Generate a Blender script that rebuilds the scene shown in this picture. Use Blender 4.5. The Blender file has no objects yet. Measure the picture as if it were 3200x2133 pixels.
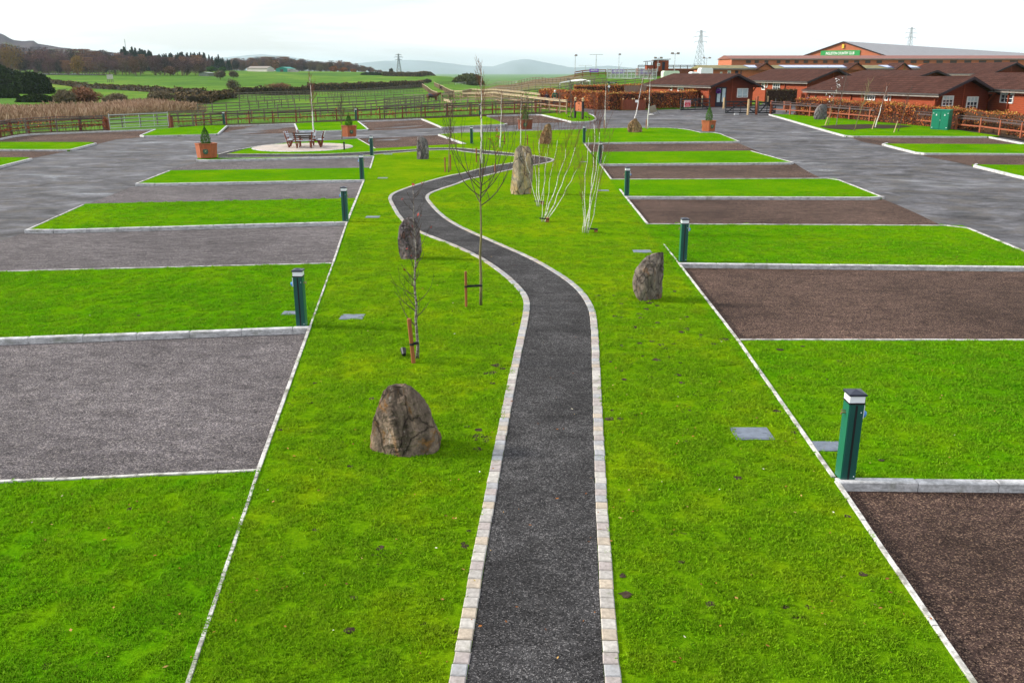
import bpy, bmesh, math, random
import numpy as np
from mathutils import Vector, Matrix, noise
random.seed(7); np.random.seed(7)
S = bpy.context.scene
COL = S.collection
R = math.radians
# ------------------------------------------------------------------ camera
F = 2717.0; CX, CY = 1600.0, 1066.5; EYE = 4.6; TH = R(17.2)
cs, sn = math.cos(TH), math.sin(TH)
cam_d = bpy.data.cameras.new('camera'); cam = bpy.data.objects.new('camera', cam_d); COL.objects.link(cam)
cam.location = (0, 0, EYE); cam.rotation_euler = (R(90) - TH, 0, 0)
cam_d.sensor_width = 36; cam_d.lens = F / 3200 * 36; cam_d.clip_end = 20000; cam_d.clip_start = .1
S.camera = cam
# ------------------------------------------------------------------ terrain height
UU = [-2500, -600, 0, 600, 1100, 1300, 1400, 1500, 1560, 1700, 1850, 2100, 2600, 5000]
YY = [100, 130, 160, 200, 260, 340, 440, 520, 600, 720, 900, 1300]
TB = [
 [.1, .2, .3, .5, .8, 1.5, 3.2, 4, 4.5, 5, 6, 8],
 [.1, .2, .3, .5, .8, 1.5, 3.2, 4, 4.5, 5, 6, 8],
 [0, 0, .1, .2, .5, 1.4, 3.1, 3.9, 4.5, 5, 6, 8],
 [0, 0, -.2, -.3, -.3, .6, 2.4, 3.9, 5.0, 6, 6.5, 7],
 [0, -.1, -.4, -.8, -1.3, -1.0, .7, 2.2, 3.7, 5.0, 4.4, 2],
 [.2, .1, -.2, -.7, -1.1, -.8, .6, 2, 2.6, 2.8, 0, -5],
 [.4, .3, 0, -.5, -.9, -.6, .8, 1.8, 1.8, 1, -3, -8],
 [.6, .4, .2, -.2, -.6, -.9, -1.6, -3, -6, -8, -10, -12],
 [.8, .6, .6, .8, 1.0, 0, -3, -6, -8, -10, -12, -12],
 [.9, 1.2, 2.0, 3.4, 2.6, 0, -4, -6, -8, -10, -12, -12],
 [1., 1.5, 3.3, 4.7, 4, 0, -4, -6, -8, -10, -12, -12],
 [1.1, 1.6, 3.4, 4.8, 4.8, 3, 0, -3, -6, -8, -10, -12],
 [1.1, 1.5, 2.0, 3.0, 4, 4, 4, 4, 4, 4, 0, -8],
 [1.1, 1.5, 2.0, 3.0, 4, 4, 4, 4, 4, 4, 0, -8]]
def sm(t):
    t = 0. if t < 0 else 1. if t > 1 else t
    return t * t * (3 - 2 * t)
def site_h(x, y):
    return 1.0 * sm((y - 50) / 50) * sm((x + 25) / 30)
def far_h(x, y):
    u = 1600 + 2844 * x / max(y, 5)
    u = min(max(u, UU[0]), UU[-1] - 1)
    i = 0
    while u >= UU[i + 1]: i += 1
    fu = sm((u - UU[i]) / (UU[i + 1] - UU[i]))
    yc = min(max(y, YY[0]), YY[-1] - .01)
    j = 0
    while yc >= YY[j + 1]: j += 1
    fy = (yc - YY[j]) / (YY[j + 1] - YY[j])
    a = TB[i][j] * (1 - fy) + TB[i][j + 1] * fy
    b = TB[i + 1][j] * (1 - fy) + TB[i + 1][j + 1] * fy
    h = a * (1 - fu) + b * fu
    if y > YY[-1]: h += (-14 - h) * sm((y - 1300) / 500)
    return h
def H(x, y):
    if y < 90: return site_h(x, y)
    t = sm((y - 90) / 25)
    return site_h(x, min(y, 110)) * (1 - t) + far_h(x, y) * t if t < 1 else far_h(x, y)
def ray(px, py):
    a, b = px - CX, CY - py
    return a, b * sn + F * cs, b * cs - F * sn      # world X, Y, Z
def at(px, py, dz=0.0, lo=4., hi=3000.):
    """first point of the terrain (+dz) seen through a pixel of the 3200 wide photograph"""
    X, Y, Z = ray(px, py)
    f = lambda y: EYE + Z / Y * y - (H(X / Y * y, y) + dz)
    y0 = lo; y1 = lo
    while f(y1) > 0 and y1 < hi:
        y0 = y1; y1 *= 1.02
    for _ in range(22):
        m = (y0 + y1) / 2
        if f(m) > 0: y0 = m
        else: y1 = m
    y = (y0 + y1) / 2
    return Vector((X / Y * y, y, H(X / Y * y, y)))
def aty(px, y, z=None):
    """point at depth y (metres) on the vertical line of photo column px near the horizon"""
    x = (px - CX) / 2844.0 * y
    return Vector((x, y, H(x, y) if z is None else z))
def zat(x, y, py):
    """height at which a point above (x,y) shows on photo row py"""
    t = (CY - py) / F
    # t = ((z-EYE)*cs + y*sn) / (y*cs - (z-EYE)*sn)
    dz = (t * y * cs - y * sn) / (cs + t * sn)
    return EYE + dz
def hgt(p, py): return zat(p.x, p.y, py) - p.z
def scale_at(p):  # metres per photo pixel there
    return (p.y * cs + (EYE - p.z) * sn) / F
def Dd(x, y): return (x * 1.36054, y * 1.36054)
def ZR(x0, y0, k): return lambda x, y: (x0 + x / k, y0 + y / k)
Z1 = ZR(0, 80, 3.676); Z2 = ZR(600, 120, 3.676); Z3 = ZR(1200, 120, 3.676); Z4 = ZR(1800, 60, 3.676)
Z5 = ZR(2400, 60, 2.941); Z6 = ZR(0, 360, 2.6133); Z7 = ZR(2300, 400, 2.6133)
ZA = ZR(1100, 400, 5.2275); ZB = ZR(1450, 380, 4.126); ZH = ZR(1780, 180, 7.843); ZG = ZR(2100, 250, 6.723)
# ------------------------------------------------------------------ object helpers
def link(o, parent=None):
    COL.objects.link(o)
    if parent is not None:
        o.parent = parent
    return o
def tag(o, label=None, cat=None, group=None, kind=None):
    if label: o['label'] = label
    if cat: o['category'] = cat
    if group: o['group'] = group
    if kind: o['kind'] = kind
    return o
def thing(name, loc, label, cat, group=None, rz=0, sc=1):
    o = bpy.data.objects.new(name, None); o.empty_display_size = .2
    COL.objects.link(o); o.location = loc; o.rotation_euler = (0, 0, rz); o.scale = (sc, sc, sc)
    return tag(o, label, cat, group)
def copy_tree(o, parent=None):
    c = o.copy(); COL.objects.link(c); c.parent = parent
    for ch in [k for k in o.children]: copy_tree(ch, c)
    return c
def relabel(c, loc, rz, label, sc=None):
    c.location = loc; c.rotation_euler = (0, 0, rz); c['label'] = label
    if sc: c.scale = (sc,) * 3
    return c
class MB:
    """collects polygons, then links them as one mesh object"""
    def __init__(s): s.v = []; s.f = []; s.m = []; s.mi = 0; s.sm = False
    def add(s, vs, fs):
        b = len(s.v); s.v += [tuple(v) for v in vs]; s.f += [tuple(i + b for i in f) for f in fs]; s.m += [s.mi] * len(fs)
    def box(s, c, d, rz=0, M=None, ch=0):
        x, y, z = d[0] / 2, d[1] / 2, d[2] / 2
        if ch <= 0:
            vs = [(i * x, j * y, k * z) for i in (-1, 1) for j in (-1, 1) for k in (-1, 1)]
            fs = [(0, 1, 3, 2), (4, 6, 7, 5), (0, 4, 5, 1), (2, 3, 7, 6), (0, 2, 6, 4), (1, 5, 7, 3)]
        else:
            vs = []
            for k, q in ((-1, 0), (1, 0), (1, 1)):
                for i, j in ((-1, -1), (1, -1), (1, 1), (-1, 1)):
                    if q: vs.append((i * (x - ch), j * (y - ch), k * z))
                    else: vs.append((i * x, j * y, k * z - (ch if k > 0 else 0)))
            fs = [(3, 2, 1, 0), (8, 9, 10, 11)]
            for a in (0, 4):
                for n in range(4): fs.append((a + n, a + (n + 1) % 4, a + 4 + (n + 1) % 4, a + 4 + n))
        m = Matrix.Translation(Vector(c)) @ (M if M is not None else Matrix.Rotation(rz, 4, 'Z'))
        s.add([m @ Vector(v) for v in vs], fs); return s
    def bar(s, a, b, w, h=None, roll=0):
        """a box beam from a to b, w wide and h high"""
        a, b = Vector(a), Vector(b); h = h or w; d = b - a; L = d.length
        if L < 1e-5: return s
        d.normalize()
        side = d.cross(Vector((0, 0, 1)))
        if side.length < 1e-3: side = Vector((1, 0, 0))
        side.normalize(); up = side.cross(d)
        M = Matrix((side, d, up)).transposed().to_4x4()
        if roll: M = M @ Matrix.Rotation(roll, 4, 'Y')
        return s.box((a + b) / 2, (w, L, h), M=M)
    def tube(s, pts, rad, n=6, cap=True):
        pts = [Vector(p) for p in pts]
        if not hasattr(rad, '__len__'): rad = [rad] * len(pts)
        rings = []; ref = None
        for i, p in enumerate(pts):
            d = (pts[min(i + 1, len(pts) - 1)] - pts[max(i - 1, 0)])
            d = d.normalized() if d.length > 1e-9 else Vector((0, 0, 1))
            if ref is None: ref = Vector((1, 0, 0)) if abs(d.x) < .8 else Vector((0, 1, 0))
            u = (ref - d * ref.dot(d))
            if u.length < 1e-4: u = d.orthogonal()
            u.normalize(); ref = u; w = d.cross(u)
            rings.append([p + (u * math.cos(2 * math.pi * k / n) + w * math.sin(2 * math.pi * k / n)) * rad[i] for k in range(n)])
        vs = [v for r in rings for v in r]; fs = []
        for i in range(len(rings) - 1):
            for k in range(n):
                fs.append((i * n + k, i * n + (k + 1) % n, (i + 1) * n + (k + 1) % n, (i + 1) * n + k))
        if cap: fs += [tuple(range(n))[::-1], tuple(range((len(rings) - 1) * n, len(rings) * n))]
        s.add(vs, fs); return s
    def prism(s, pts, z0, z1, M=None):
        n = len(pts); vs = [(p[0], p[1], z0) for p in pts] + [(p[0], p[1], z1) for p in pts]
        if M is not None: vs = [M @ Vector(v) for v in vs]
        s.add(vs, [tuple(range(n))[::-1], tuple(range(n, 2 * n))] + [(i, (i + 1) % n, n + (i + 1) % n, n + i) for i in range(n)]); return s
    def lathe(s, prof, n=16, c=(0, 0, 0)):
        vs = []; fs = []
        for r, z in prof:
            for k in range(n):
                a = 2 * math.pi * k / n; vs.append((c[0] + r * math.cos(a), c[1] + r * math.sin(a), c[2] + z))
        for i in range(len(prof) - 1):
            for k in range(n): fs.append((i * n + k, i * n + (k + 1) % n, (i + 1) * n + (k + 1) % n, (i + 1) * n + k))
        fs += [tuple(range(n))[::-1], tuple(range((len(prof) - 1) * n, len(prof) * n))]
        s.add(vs, fs); return s
    def mesh(s, name, mats, smooth=False):
        me = bpy.data.meshes.new(name); me.from_pydata(s.v, [], s.f)
        for m in (mats if isinstance(mats, (list, tuple)) else [mats]): me.materials.append(m)
        if isinstance(mats, (list, tuple)) and len(mats) > 1: me.polygons.foreach_set('material_index', s.m)
        if smooth: me.polygons.foreach_set('use_smooth', [True] * len(s.f))
        me.update(); return me
    def build(s, name, mats, parent=None, smooth=False, loc=None):
        o = bpy.data.objects.new(name, s.mesh(name, mats, smooth)); link(o, parent)
        if loc is not None: o.location = loc
        return o
def np_mesh(name, V, Fq, mats, mi=None, k=4):
    """V (n,3), Fq (m,k) arrays"""
    me = bpy.data.meshes.new(name); me.vertices.add(len(V)); me.vertices.foreach_set('co', np.asarray(V, dtype=np.float32).ravel())
    m = len(Fq); me.loops.add(m * k); me.loops.foreach_set('vertex_index', np.asarray(Fq, dtype=np.int32).ravel())
    me.polygons.add(m); me.polygons.foreach_set('loop_start', np.arange(0, m * k, k, dtype=np.int32))
    me.polygons.foreach_set('loop_total', np.full(m, k, dtype=np.int32))
    for q in (mats if isinstance(mats, (list, tuple)) else [mats]): me.materials.append(q)
    if mi is not None: me.polygons.foreach_set('material_index', np.asarray(mi, dtype=np.int32))
    me.update(calc_edges=True); me.validate(); return me
def leaves_np(P, size, asp=1.0, jitter=.4, flat=0.0):
    """one randomly turned quad (diamond) per point"""
    n = len(P); a = np.random.normal(size=(n, 3)); a[:, 2] *= (1 - flat); a /= np.linalg.norm(a, axis=1)[:, None] + 1e-9
    b = np.cross(a, np.random.normal(size=(n, 3))); b /= np.linalg.norm(b, axis=1)[:, None] + 1e-9
    s = size * (1 + jitter * (np.random.rand(n, 1) * 2 - 1)) / 2
    V = np.stack([P - a * s, P + b * s * asp, P + a * s, P - b * s * asp], 1).reshape(-1, 3)
    return V, np.arange(n * 4).reshape(-1, 4)
# ------------------------------------------------------------------ materials
class MT:
    def __init__(s, name, rough=.8, spec=.3, metal=0):
        s.m = bpy.data.materials.new(name); s.m.use_nodes = True; s.t = s.m.node_tree; s.N = s.t.nodes; s.L = s.t.links
        s.b = s.N['Principled BSDF']; s.b.inputs['Roughness'].default_value = rough; s.b.inputs['Specular IOR Level'].default_value = spec
        s.b.inputs['Metallic'].default_value = metal; s.geo = None
    def n(s, t, **k):
        x = s.N.new(t)
        for a, v in k.items(): setattr(x, a, v)
        return x
    def pos(s, sc=(1, 1, 1), obj=False):
        if obj: o = s.n('ShaderNodeTexCoord').outputs['Object']
        else: o = s.n('ShaderNodeNewGeometry').outputs['Position']
        mp = s.n('ShaderNodeMapping'); mp.inputs['Scale'].default_value = sc; s.L.new(o, mp.inputs['Vector']); return mp.outputs[0]
    def noise(s, vec, scale, detail=3, rough=.55, dist=0):
        x = s.n('ShaderNodeTexNoise'); x.inputs['Scale'].default_value = scale; x.inputs['Detail'].default_value = detail
        x.inputs['Roughness'].default_value = rough; x.inputs['Distortion'].default_value = dist; s.L.new(vec, x.inputs['Vector']); return x.outputs['Fac']
    def voro(s, vec, scale, feat='F1', out='Distance'):
        x = s.n('ShaderNodeTexVoronoi', feature=feat); x.inputs['Scale'].default_value = scale; s.L.new(vec, x.inputs['Vector']); return x.outputs[out]
    def ramp(s, fac, stops, interp='LINEAR'):
        x = s.n('ShaderNodeValToRGB'); x.color_ramp.interpolation = interp; e = x.color_ramp.elements
        while len(e) > 1: e.remove(e[-1])
        e[0].position = stops[0][0]; e[0].color = (*s.c3(stops[0][1]), 1)
        for p, c in stops[1:]: q = e.new(p); q.color = (*s.c3(c), 1)
        s.L.new(fac, x.inputs[0]); return x.outputs[0]
    def c3(s, c): return (c, c, c) if not hasattr(c, '__len__') else tuple(c[:3])
    def mix(s, a, b, fac, mode='MIX'):
        x = s.n('ShaderNodeMix', data_type='RGBA', blend_type=mode)
        for v, i in ((fac, 0), (a, 6), (b, 7)):
            if hasattr(v, 'is_linked'): s.L.new(v, x.inputs[i])
            elif i == 0: x.inputs[0].default_value = v
            else: x.inputs[i].default_value = (*s.c3(v), 1)
        return x.outputs[2]
    def math(s, op, a, b=None, clamp=False):
        x = s.n('ShaderNodeMath', operation=op, use_clamp=clamp)
        for v, i in ((a, 0), (b, 1)):
            if v is None: continue
            if hasattr(v, 'is_linked'): s.L.new(v, x.inputs[i])
            else: x.inputs[i].default_value = v
        return x.outputs[0]
    def col(s, c):
        if hasattr(c, 'is_linked'): s.L.new(c, s.b.inputs['Base Color'])
        else: s.b.inputs['Base Color'].default_value = (*s.c3(c), 1)
        return s
    def bump(s, h, strength=.4, dist=.02, prev=None):
        x = s.n('ShaderNodeBump'); x.inputs['Strength'].default_value = strength; x.inputs['Distance'].default_value = dist
        s.L.new(h, x.inputs['Height'])
        if prev: s.L.new(prev, x.inputs['Normal'])
        s.L.new(x.outputs[0], s.b.inputs['Normal']); return x.outputs[0]
    def rough(s, r): s.L.new(r, s.b.inputs['Roughness']); return s
def simple(name, c, rough=.7, var=.15, scale=3, spec=.3, metal=0, bump=0, obj=True, stretch=(1, 1, 1)):
    t = MT(name, rough, spec, metal); p = t.pos(stretch, obj)
    n = t.noise(p, scale, 4, .6)
    lo = [x * (1 - var) for x in c]; hi = [min(1, x * (1 + var)) for x in c]
    t.col(t.ramp(n, [(.3, lo), (.7, hi)]))
    if bump: t.bump(t.noise(p, scale * 6, 3), bump, .01)
    return t.m
HAZE = 1.05e-4
# ------------------------------------------------------------------ surface materials
def grass_col(t, p, soil=True, tint=1.0):
    a = t.noise(p, .30, 3, .6); b = t.noise(p, 1.5, 5, .7, .3); c = t.noise(p, 19, 3, .7)
    G = lambda r, g, b_: (r * tint * 1.30, g * tint * 1.06, b_ * tint * .7)
    c1 = t.ramp(t.math('ADD', t.math('MULTIPLY', a, .55), t.math('MULTIPLY', b, .45)),
                [(.34, G(.032, .140, .003)), (.48, G(.066, .195, .003)), (.63, G(.145, .245, .004))])
    col = t.mix(c1, t.ramp(c, [(.3, G(.016, .065, .002)), (.62, G(.13, .285, .007))]), .42)
    # the middle lawn has a yellower grass mix than the strips beside the bays
    sx = t.n('ShaderNodeSeparateXYZ'); t.L.new(p, sx.inputs[0]); msk = None
    for (q0, q1), sg in (((Dd(592, 1083), Dd(836, 412)), 1), ((Dd(1925, 1110), Dd(1378, 378)), -1)):
        w0, w1 = at(*q0, .09), at(*q1, .09); k = (w1.x - w0.x) / (w1.y - w0.y)
        e = t.math('MULTIPLY', t.math('SUBTRACT', sx.outputs[0], t.math('ADD', t.math('MULTIPLY', sx.outputs[1], k), w0.x - k * w0.y)), sg)
        e = t.math('MULTIPLY', e, 8.0, True); msk = e if msk is None else t.math('MULTIPLY', msk, e)
    col = t.mix(t.mix(col, (.74, .97, .8), 1, 'MULTIPLY'), col, msk)
    if soil:
        s = t.math('MULTIPLY', t.ramp(t.noise(p, 1.1, 2), [(.56, 0), (.63, 1)]), t.ramp(t.noise(p, 9, 3, .7), [(.6, 0), (.66, 1)]))
        col = t.mix(col, (.035, .026, .014), s)
    return col
t = MT('lawn_grass', 1, .0); P = t.pos((1, 1, 1)); t.col(grass_col(t, P))
bb = t.bump(t.noise(P, 4, 4, .6), .45, .05); t.bump(t.noise(P, 45, 3, .8), .9, .03, bb); M_LAWN = t.m
t = MT('grass_blade', .8, .04); P = t.pos((1, 1, 1)); oi = t.n('ShaderNodeObjectInfo')
gc = grass_col(t, P, False, 1.75); gc = t.mix(gc, (.20, .27, .02), t.math('MULTIPLY', oi.outputs['Random'], .45)); t.col(gc)
tr = t.n('ShaderNodeBsdfTranslucent'); t.L.new(gc, tr.inputs[0]); ms = t.n('ShaderNodeMixShader'); ms.inputs[0].default_value = .35; t.L.new(t.b.outputs[0], ms.inputs[1]); t.L.new(tr.outputs[0], ms.inputs[2]); t.L.new(ms.outputs[0], t.N['Material Output'].inputs[0])
M_BLADE = t.m
def gravel(name, cols, sc=85, patch=.22):
    t = MT(name, .9, .08); P = t.pos((1, 1, 1))
    v = t.voro(P, sc, out='Color'); sp = t.n('ShaderNodeSeparateColor'); t.L.new(v, sp.inputs[0])
    c = t.ramp(sp.outputs[0], [(0, cols[0]), (.45, cols[1]), (.8, cols[2]), (.97, cols[3])])
    v2 = t.voro(P, sc * .45, out='Color'); s2 = t.n('ShaderNodeSeparateColor'); t.L.new(v2, s2.inputs[0])
    c = t.mix(c, t.ramp(s2.outputs[1], [(0, [x * .6 for x in cols[0]]), (1, [x * 1.15 for x in cols[2]])]), .35)
    a = t.noise(P, patch, 4, .6, .4); c = t.mix(c, t.ramp(a, [(.3, .62), (.7, 1.25)]), 1, 'MULTIPLY')
    a2 = t.noise(t.pos((1.3, 2.6, 1)), 1.6, 5, .75, .6); c = t.mix(c, t.ramp(a2, [(.35, .68), (.65, 1.28)]), 1, 'MULTIPLY')
    t.col(c); d = t.voro(P, sc); q = t.bump(d, .75, .015); t.bump(t.noise(t.pos((.6, 1.5, 1)), 3.2, 5, .7), .7, .08, q); return t.m
M_GRAVL = gravel('grey_gravel', [(.032, .028, .031), (.098, .088, .094), (.172, .155, .162), (.44, .39, .36)])
M_GRAVR = gravel('brown_gravel', [(.018, .011, .010), (.058, .037, .033), (.115, .072, .058), (.42, .28, .19)])
M_PATH = gravel('path_grit', [(.013, .013, .014), (.038, .037, .038), (.070, .068, .070), (.24, .23, .23)], 95, .8)
def asphalt():
    t = MT('asphalt', .7, .22); P = t.pos((1, 1, 1)); st = t.pos((.8, 1, 1))
    f = t.noise(P, 110, 3, .8); b = t.noise(st, .7, 6, .62, 1.2); m = t.noise(st, 3, 4, .6)
    c = t.ramp(t.math('ADD', t.math('MULTIPLY', b, .7), t.math('MULTIPLY', m, .3)), [(.37, (.022, .021, .022)), (.46, (.050, .048, .053)), (.53, (.075, .073, .081)), (.64, (.14, .138, .152))])
    br = t.ramp(t.noise(st, .9, 5, .65, .5), [(.5, 0), (.62, .6)]); c = t.mix(c, (.085, .073, .062), br)
    c = t.mix(c, t.ramp(f, [(.3, .7), (.7, 1.3)]), .5, 'MULTIPLY')
    g2 = t.noise(P, 9, 5, .75); c = t.mix(c, t.ramp(g2, [(.35, .72), (.65, 1.22)]), 1, 'MULTIPLY'); vd = t.voro(t.pos((.5, 1, 1)), .55, 'DISTANCE_TO_EDGE'); c = t.mix(c, (.03, .03, .032), t.math('MULTIPLY', t.ramp(vd, [(0, .55), (.012, 0)]), t.ramp(t.noise(P, .5), [(.45, 0), (.6, 1)])))
    t.col(c); wet = t.noise(t.pos((.5, 1, 1)), .33, 4, .6, .8)
    t.rough(t.ramp(wet, [(.38, .8), (.58, .6), (.68, .28), (.76, .16)])); t.bump(f, .25, .01, t.bump(b, .3, .05)); return t.m
M_ROAD = asphalt()
def concrete(name, c0=(.42, .42, .43), d=(.13, .13, .13), k=.55):
    t = MT(name, .8, .3); P = t.pos((1, 1, 1)); w = t.noise(t.pos((1, 1, 3)), 5, 5, .7)
    c = t.mix(c0, t.ramp(t.noise(P, 30, 3), [(.3, .75), (.7, 1.15)]), 1, 'MULTIPLY')
    c = t.mix(c, d, t.math('MULTIPLY', t.ramp(w, [(.46, 0), (.62, 1)]), k)); c = t.mix(c, (.10, .12, .05), t.math('MULTIPLY', t.ramp(t.noise(P, 2.2, 5, .7), [(.56, 0), (.68, .5)]), 1.0)); t.col(c); t.bump(t.noise(P, 80, 3), .2, .005); return t.m
M_KERB = concrete('kerb_concrete', (.50, .50, .51)); M_PIN = concrete('edging_concrete', (.52, .51, .49), (.12, .11, .09), .8)
M_SETT = []
for i, c in enumerate([(.36, .34, .32), (.31, .315, .33), (.40, .34, .27), (.34, .30, .29), (.27, .285, .30), (.42, .40, .37)]):
    M_SETT.append(concrete('paving_sett_%s' % 'abcdef'[i], c, (.2, .18, .16), .35))
t = MT('soil', .95, .1); P = t.pos(); t.col(t.ramp(t.noise(P, 5, 5, .7), [(.3, (.02, .014, .01)), (.7, (.065, .045, .03))])); t.bump(t.noise(P, 9, 4), 1, .1); M_SOIL = t.m
t = MT('patio_stone', .8, .3); P = t.pos(); br = t.n('ShaderNodeTexBrick'); br.inputs['Scale'].default_value = 1.3
br.inputs['Color1'].default_value = (.47, .39, .33, 1); br.inputs['Color2'].default_value = (.38, .34, .31, 1); br.inputs['Mortar'].default_value = (.2, .18, .16, 1)
br.inputs['Mortar Size'].default_value = .012; t.L.new(P, br.inputs['Vector']); t.col(t.mix(br.outputs[0], t.ramp(t.noise(P, 2, 4), [(.3, .8), (.7, 1.15)]), 1, 'MULTIPLY')); M_PATIO = t.m
# fields
t = MT('field_grass', .95, .05); P = t.pos((1, 1, 1)); sep = t.n('ShaderNodeSeparateXYZ'); t.L.new(P, sep.inputs[0])
a = t.noise(P, .012, 3, .6, .5); b = t.noise(t.pos((1, .35, 1)), .12, 5, .65); c = t.noise(P, 1.2, 3)
g = t.ramp(t.math('ADD', t.math('MULTIPLY', a, .6), t.math('MULTIPLY', b, .4)), [(.36, (.030, .092, .006)), (.5, (.064, .152, .007)), (.62, (.125, .20, .014)), (.74, (.15, .165, .04))])
g = t.mix(g, t.ramp(c, [(.3, .75), (.7, 1.2)]), 1, 'MULTIPLY')
# rough brown bank (own colour of the dead bracken mound)
def band(sock, a0, a1, b0, b1):
    m = t.n('ShaderNodeMapRange'); m.inputs[1].default_value = a0; m.inputs[2].default_value = a1; t.L.new(sock, m.inputs[0])
    m2 = t.n('ShaderNodeMapRange'); m2.inputs[1].default_value = b0; m2.inputs[2].default_value = b1; m2.inputs[3].default_value = 1; m2.inputs[4].default_value = 0; t.L.new(sock, m2.inputs[0])
    return t.math('MULTIPLY', m.outputs[0], m2.outputs[0])
br_ = t.math('MULTIPLY', band(sep.outputs[1], 150, 175, 300, 330), band(sep.outputs[0], -12, -4, 12, 17))
br_ = t.math('MULTIPLY', br_, t.ramp(t.noise(P, .12, 4, .7), [(.3, .75), (.5, 1)]))
g = t.mix(g, t.ramp(t.noise(P, .5, 4), [(.3, (.085, .065, .03)), (.7, (.16, .105, .055))]), br_); t.col(g); t.bump(c, .5, .2); M_FIELD = t.m
# ------------------------------------------------------------------ sheets
def W(pts, dz=0.0): return [at(x, y, dz) for x, y in pts]
def sheet(name, pts, dz, mat, skirt=0.0, grid=4.0, world=False, kind='structure'):
    P = pts if world else [(p.x, p.y) for p in W(pts, dz)]
    P = [(p[0], p[1]) for p in P]
    bm = bmesh.new(); vs = [bm.verts.new((x, y, 0)) for x, y in P]; bm.faces.new(vs)
    xs = [p[0] for p in P]; ys = [p[1] for p in P]
    if max(ys) > 48:
        y = max(48, min(ys) + .01)
        while y < max(ys):
            bmesh.ops.bisect_plane(bm, geom=bm.verts[:] + bm.edges[:] + bm.faces[:], plane_co=(0, y, 0), plane_no=(0, 1, 0)); y += grid
        x = min(xs) + grid
        while x < max(xs):
            bmesh.ops.bisect_plane(bm, geom=bm.verts[:] + bm.edges[:] + bm.faces[:], plane_co=(x, 0, 0), plane_no=(1, 0, 0)); x += grid * 1.5
    bmesh.ops.triangulate(bm, faces=bm.faces[:])
    bm.normal_update()
    for f in bm.faces:
        if f.normal.z < 0: f.normal_flip()
    for v in bm.verts: v.co.z = H(v.co.x, v.co.y) + dz
    if skirt:
        be = [e for e in bm.edges if len(e.link_faces) == 1]
        r = bmesh.ops.extrude_edge_only(bm, edges=be)
        for v in [g for g in r['geom'] if isinstance(g, bmesh.types.BMVert)]: v.co.z -= skirt
        bmesh.ops.recalc_face_normals(bm, faces=bm.faces[:])
    me = bpy.data.meshes.new(name); bm.to_mesh(me); bm.free(); me.materials.append(mat)
    o = bpy.data.objects.new(name, me); COL.objects.link(o); o['kind'] = kind
    return o
def resample(P, step):
    out = [P[0].copy()]; acc = 0
    for a, b in zip(P[:-1], P[1:]):
        d = (b - a).length
        if d < 1e-6: continue
        s = step - acc
        while s <= d:
            out.append(a.lerp(b, s / d)); s += step
        acc = d - (s - step)
    if (out[-1] - P[-1]).length > step * .3: out.append(P[-1].copy())
    return out
def smooth_line(P, n=3):
    for _ in range(n):
        Q = [P[0]]
        for a, b in zip(P[:-1], P[1:]): Q += [a.lerp(b, .25), a.lerp(b, .75)]
        Q.append(P[-1]); P = Q
    return P
EDGES = []
def kerb(pts, w=.125, top=.118, seg=.915, gap=.008, mat=None, name='kerb', curve=0, ch=.014, world=False, wob=.004, drop=0):
    P = pts if world else W(pts, top)
    if drop == 0: EDGES.append(([(p[0], p[1]) for p in P], w / 2 + .012))
    P = [Vector((p[0], p[1], 0)) for p in P]
    if curve: P = smooth_line(P, curve)
    Q = resample(P, seg) if seg else P
    mb = MB(); rr = random.Random(int(P[0].x * 100))
    for a, b in zip(Q[:-1], Q[1:]):
        d = (b - a); L = d.length
        if L < .05 or (drop and rr.random() < drop): continue
        d.normalize(); ang = math.atan2(d.y, d.x)
        za, zb = H(a.x, a.y), H(b.x, b.y); z = (za + zb) / 2
        Mx = Matrix.Rotation(ang, 4, 'Z') @ Matrix.Rotation(-math.atan2(zb - za, L), 4, 'Y') @ Matrix.Rotation(rr.uniform(-wob, wob), 4, 'X')
        mb.box(((a.x + b.x) / 2, (a.y + b.y) / 2, z + top - .11 + rr.uniform(-wob, wob)), (L - gap, w, .22), M=Mx, ch=ch)
    o = mb.build(name, mat or M_KERB); o['kind'] = 'structure'; return o
def pin(pts, **k):
    return kerb(pts, w=k.pop('w', .055), top=k.pop('top', .108), mat=M_PIN, name='edging', ch=.004, **k)
LAWN = []     # lawn outlines (world XY) for the blades
def lawn(pts, dz=.09):
    o = sheet('lawn', pts, dz, M_LAWN, .16)
    LAWN.append([(p.x, p.y) for p in W(pts, dz)])
    return o
# base ground and road
def ground():
    ys = list(np.concatenate([np.arange(-25, 60, 6.), np.arange(60, 130, 3.), np.geomspace(130, 1500, 110), np.geomspace(1600, 9000, 16)]))
    us = np.concatenate([np.linspace(-6000, -400, 12), np.linspace(-300, 3500, 130), np.linspace(3700, 9000, 12)])
    V = []; nx = len(us)
    for y in ys:
        for u in us:
            yy = max(y, 40); x = (u - 1600) / 2844 * yy
            h = H(x, y); n = 0
            d = .07
            if y > 128: n = .25 * noise.noise((x * .03, y * .03, 0)) + .10 * noise.noise((x * .12, y * .12, 3)); n *= min(1, (y - 128) / 40)
            V.append((x, y, h - d + n))
    Fq = [(j * nx + i, j * nx + i + 1, (j + 1) * nx + i + 1, (j + 1) * nx + i) for j in range(len(ys) - 1) for i in range(nx - 1)]
    me = bpy.data.meshes.new('ground'); me.from_pydata(V, [], Fq); me.materials.append(M_FIELD)
    me.polygons.foreach_set('use_smooth', [True] * len(Fq))
    o = bpy.data.objects.new('ground', me); COL.objects.link(o); o['kind'] = 'structure'
ground()
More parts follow.
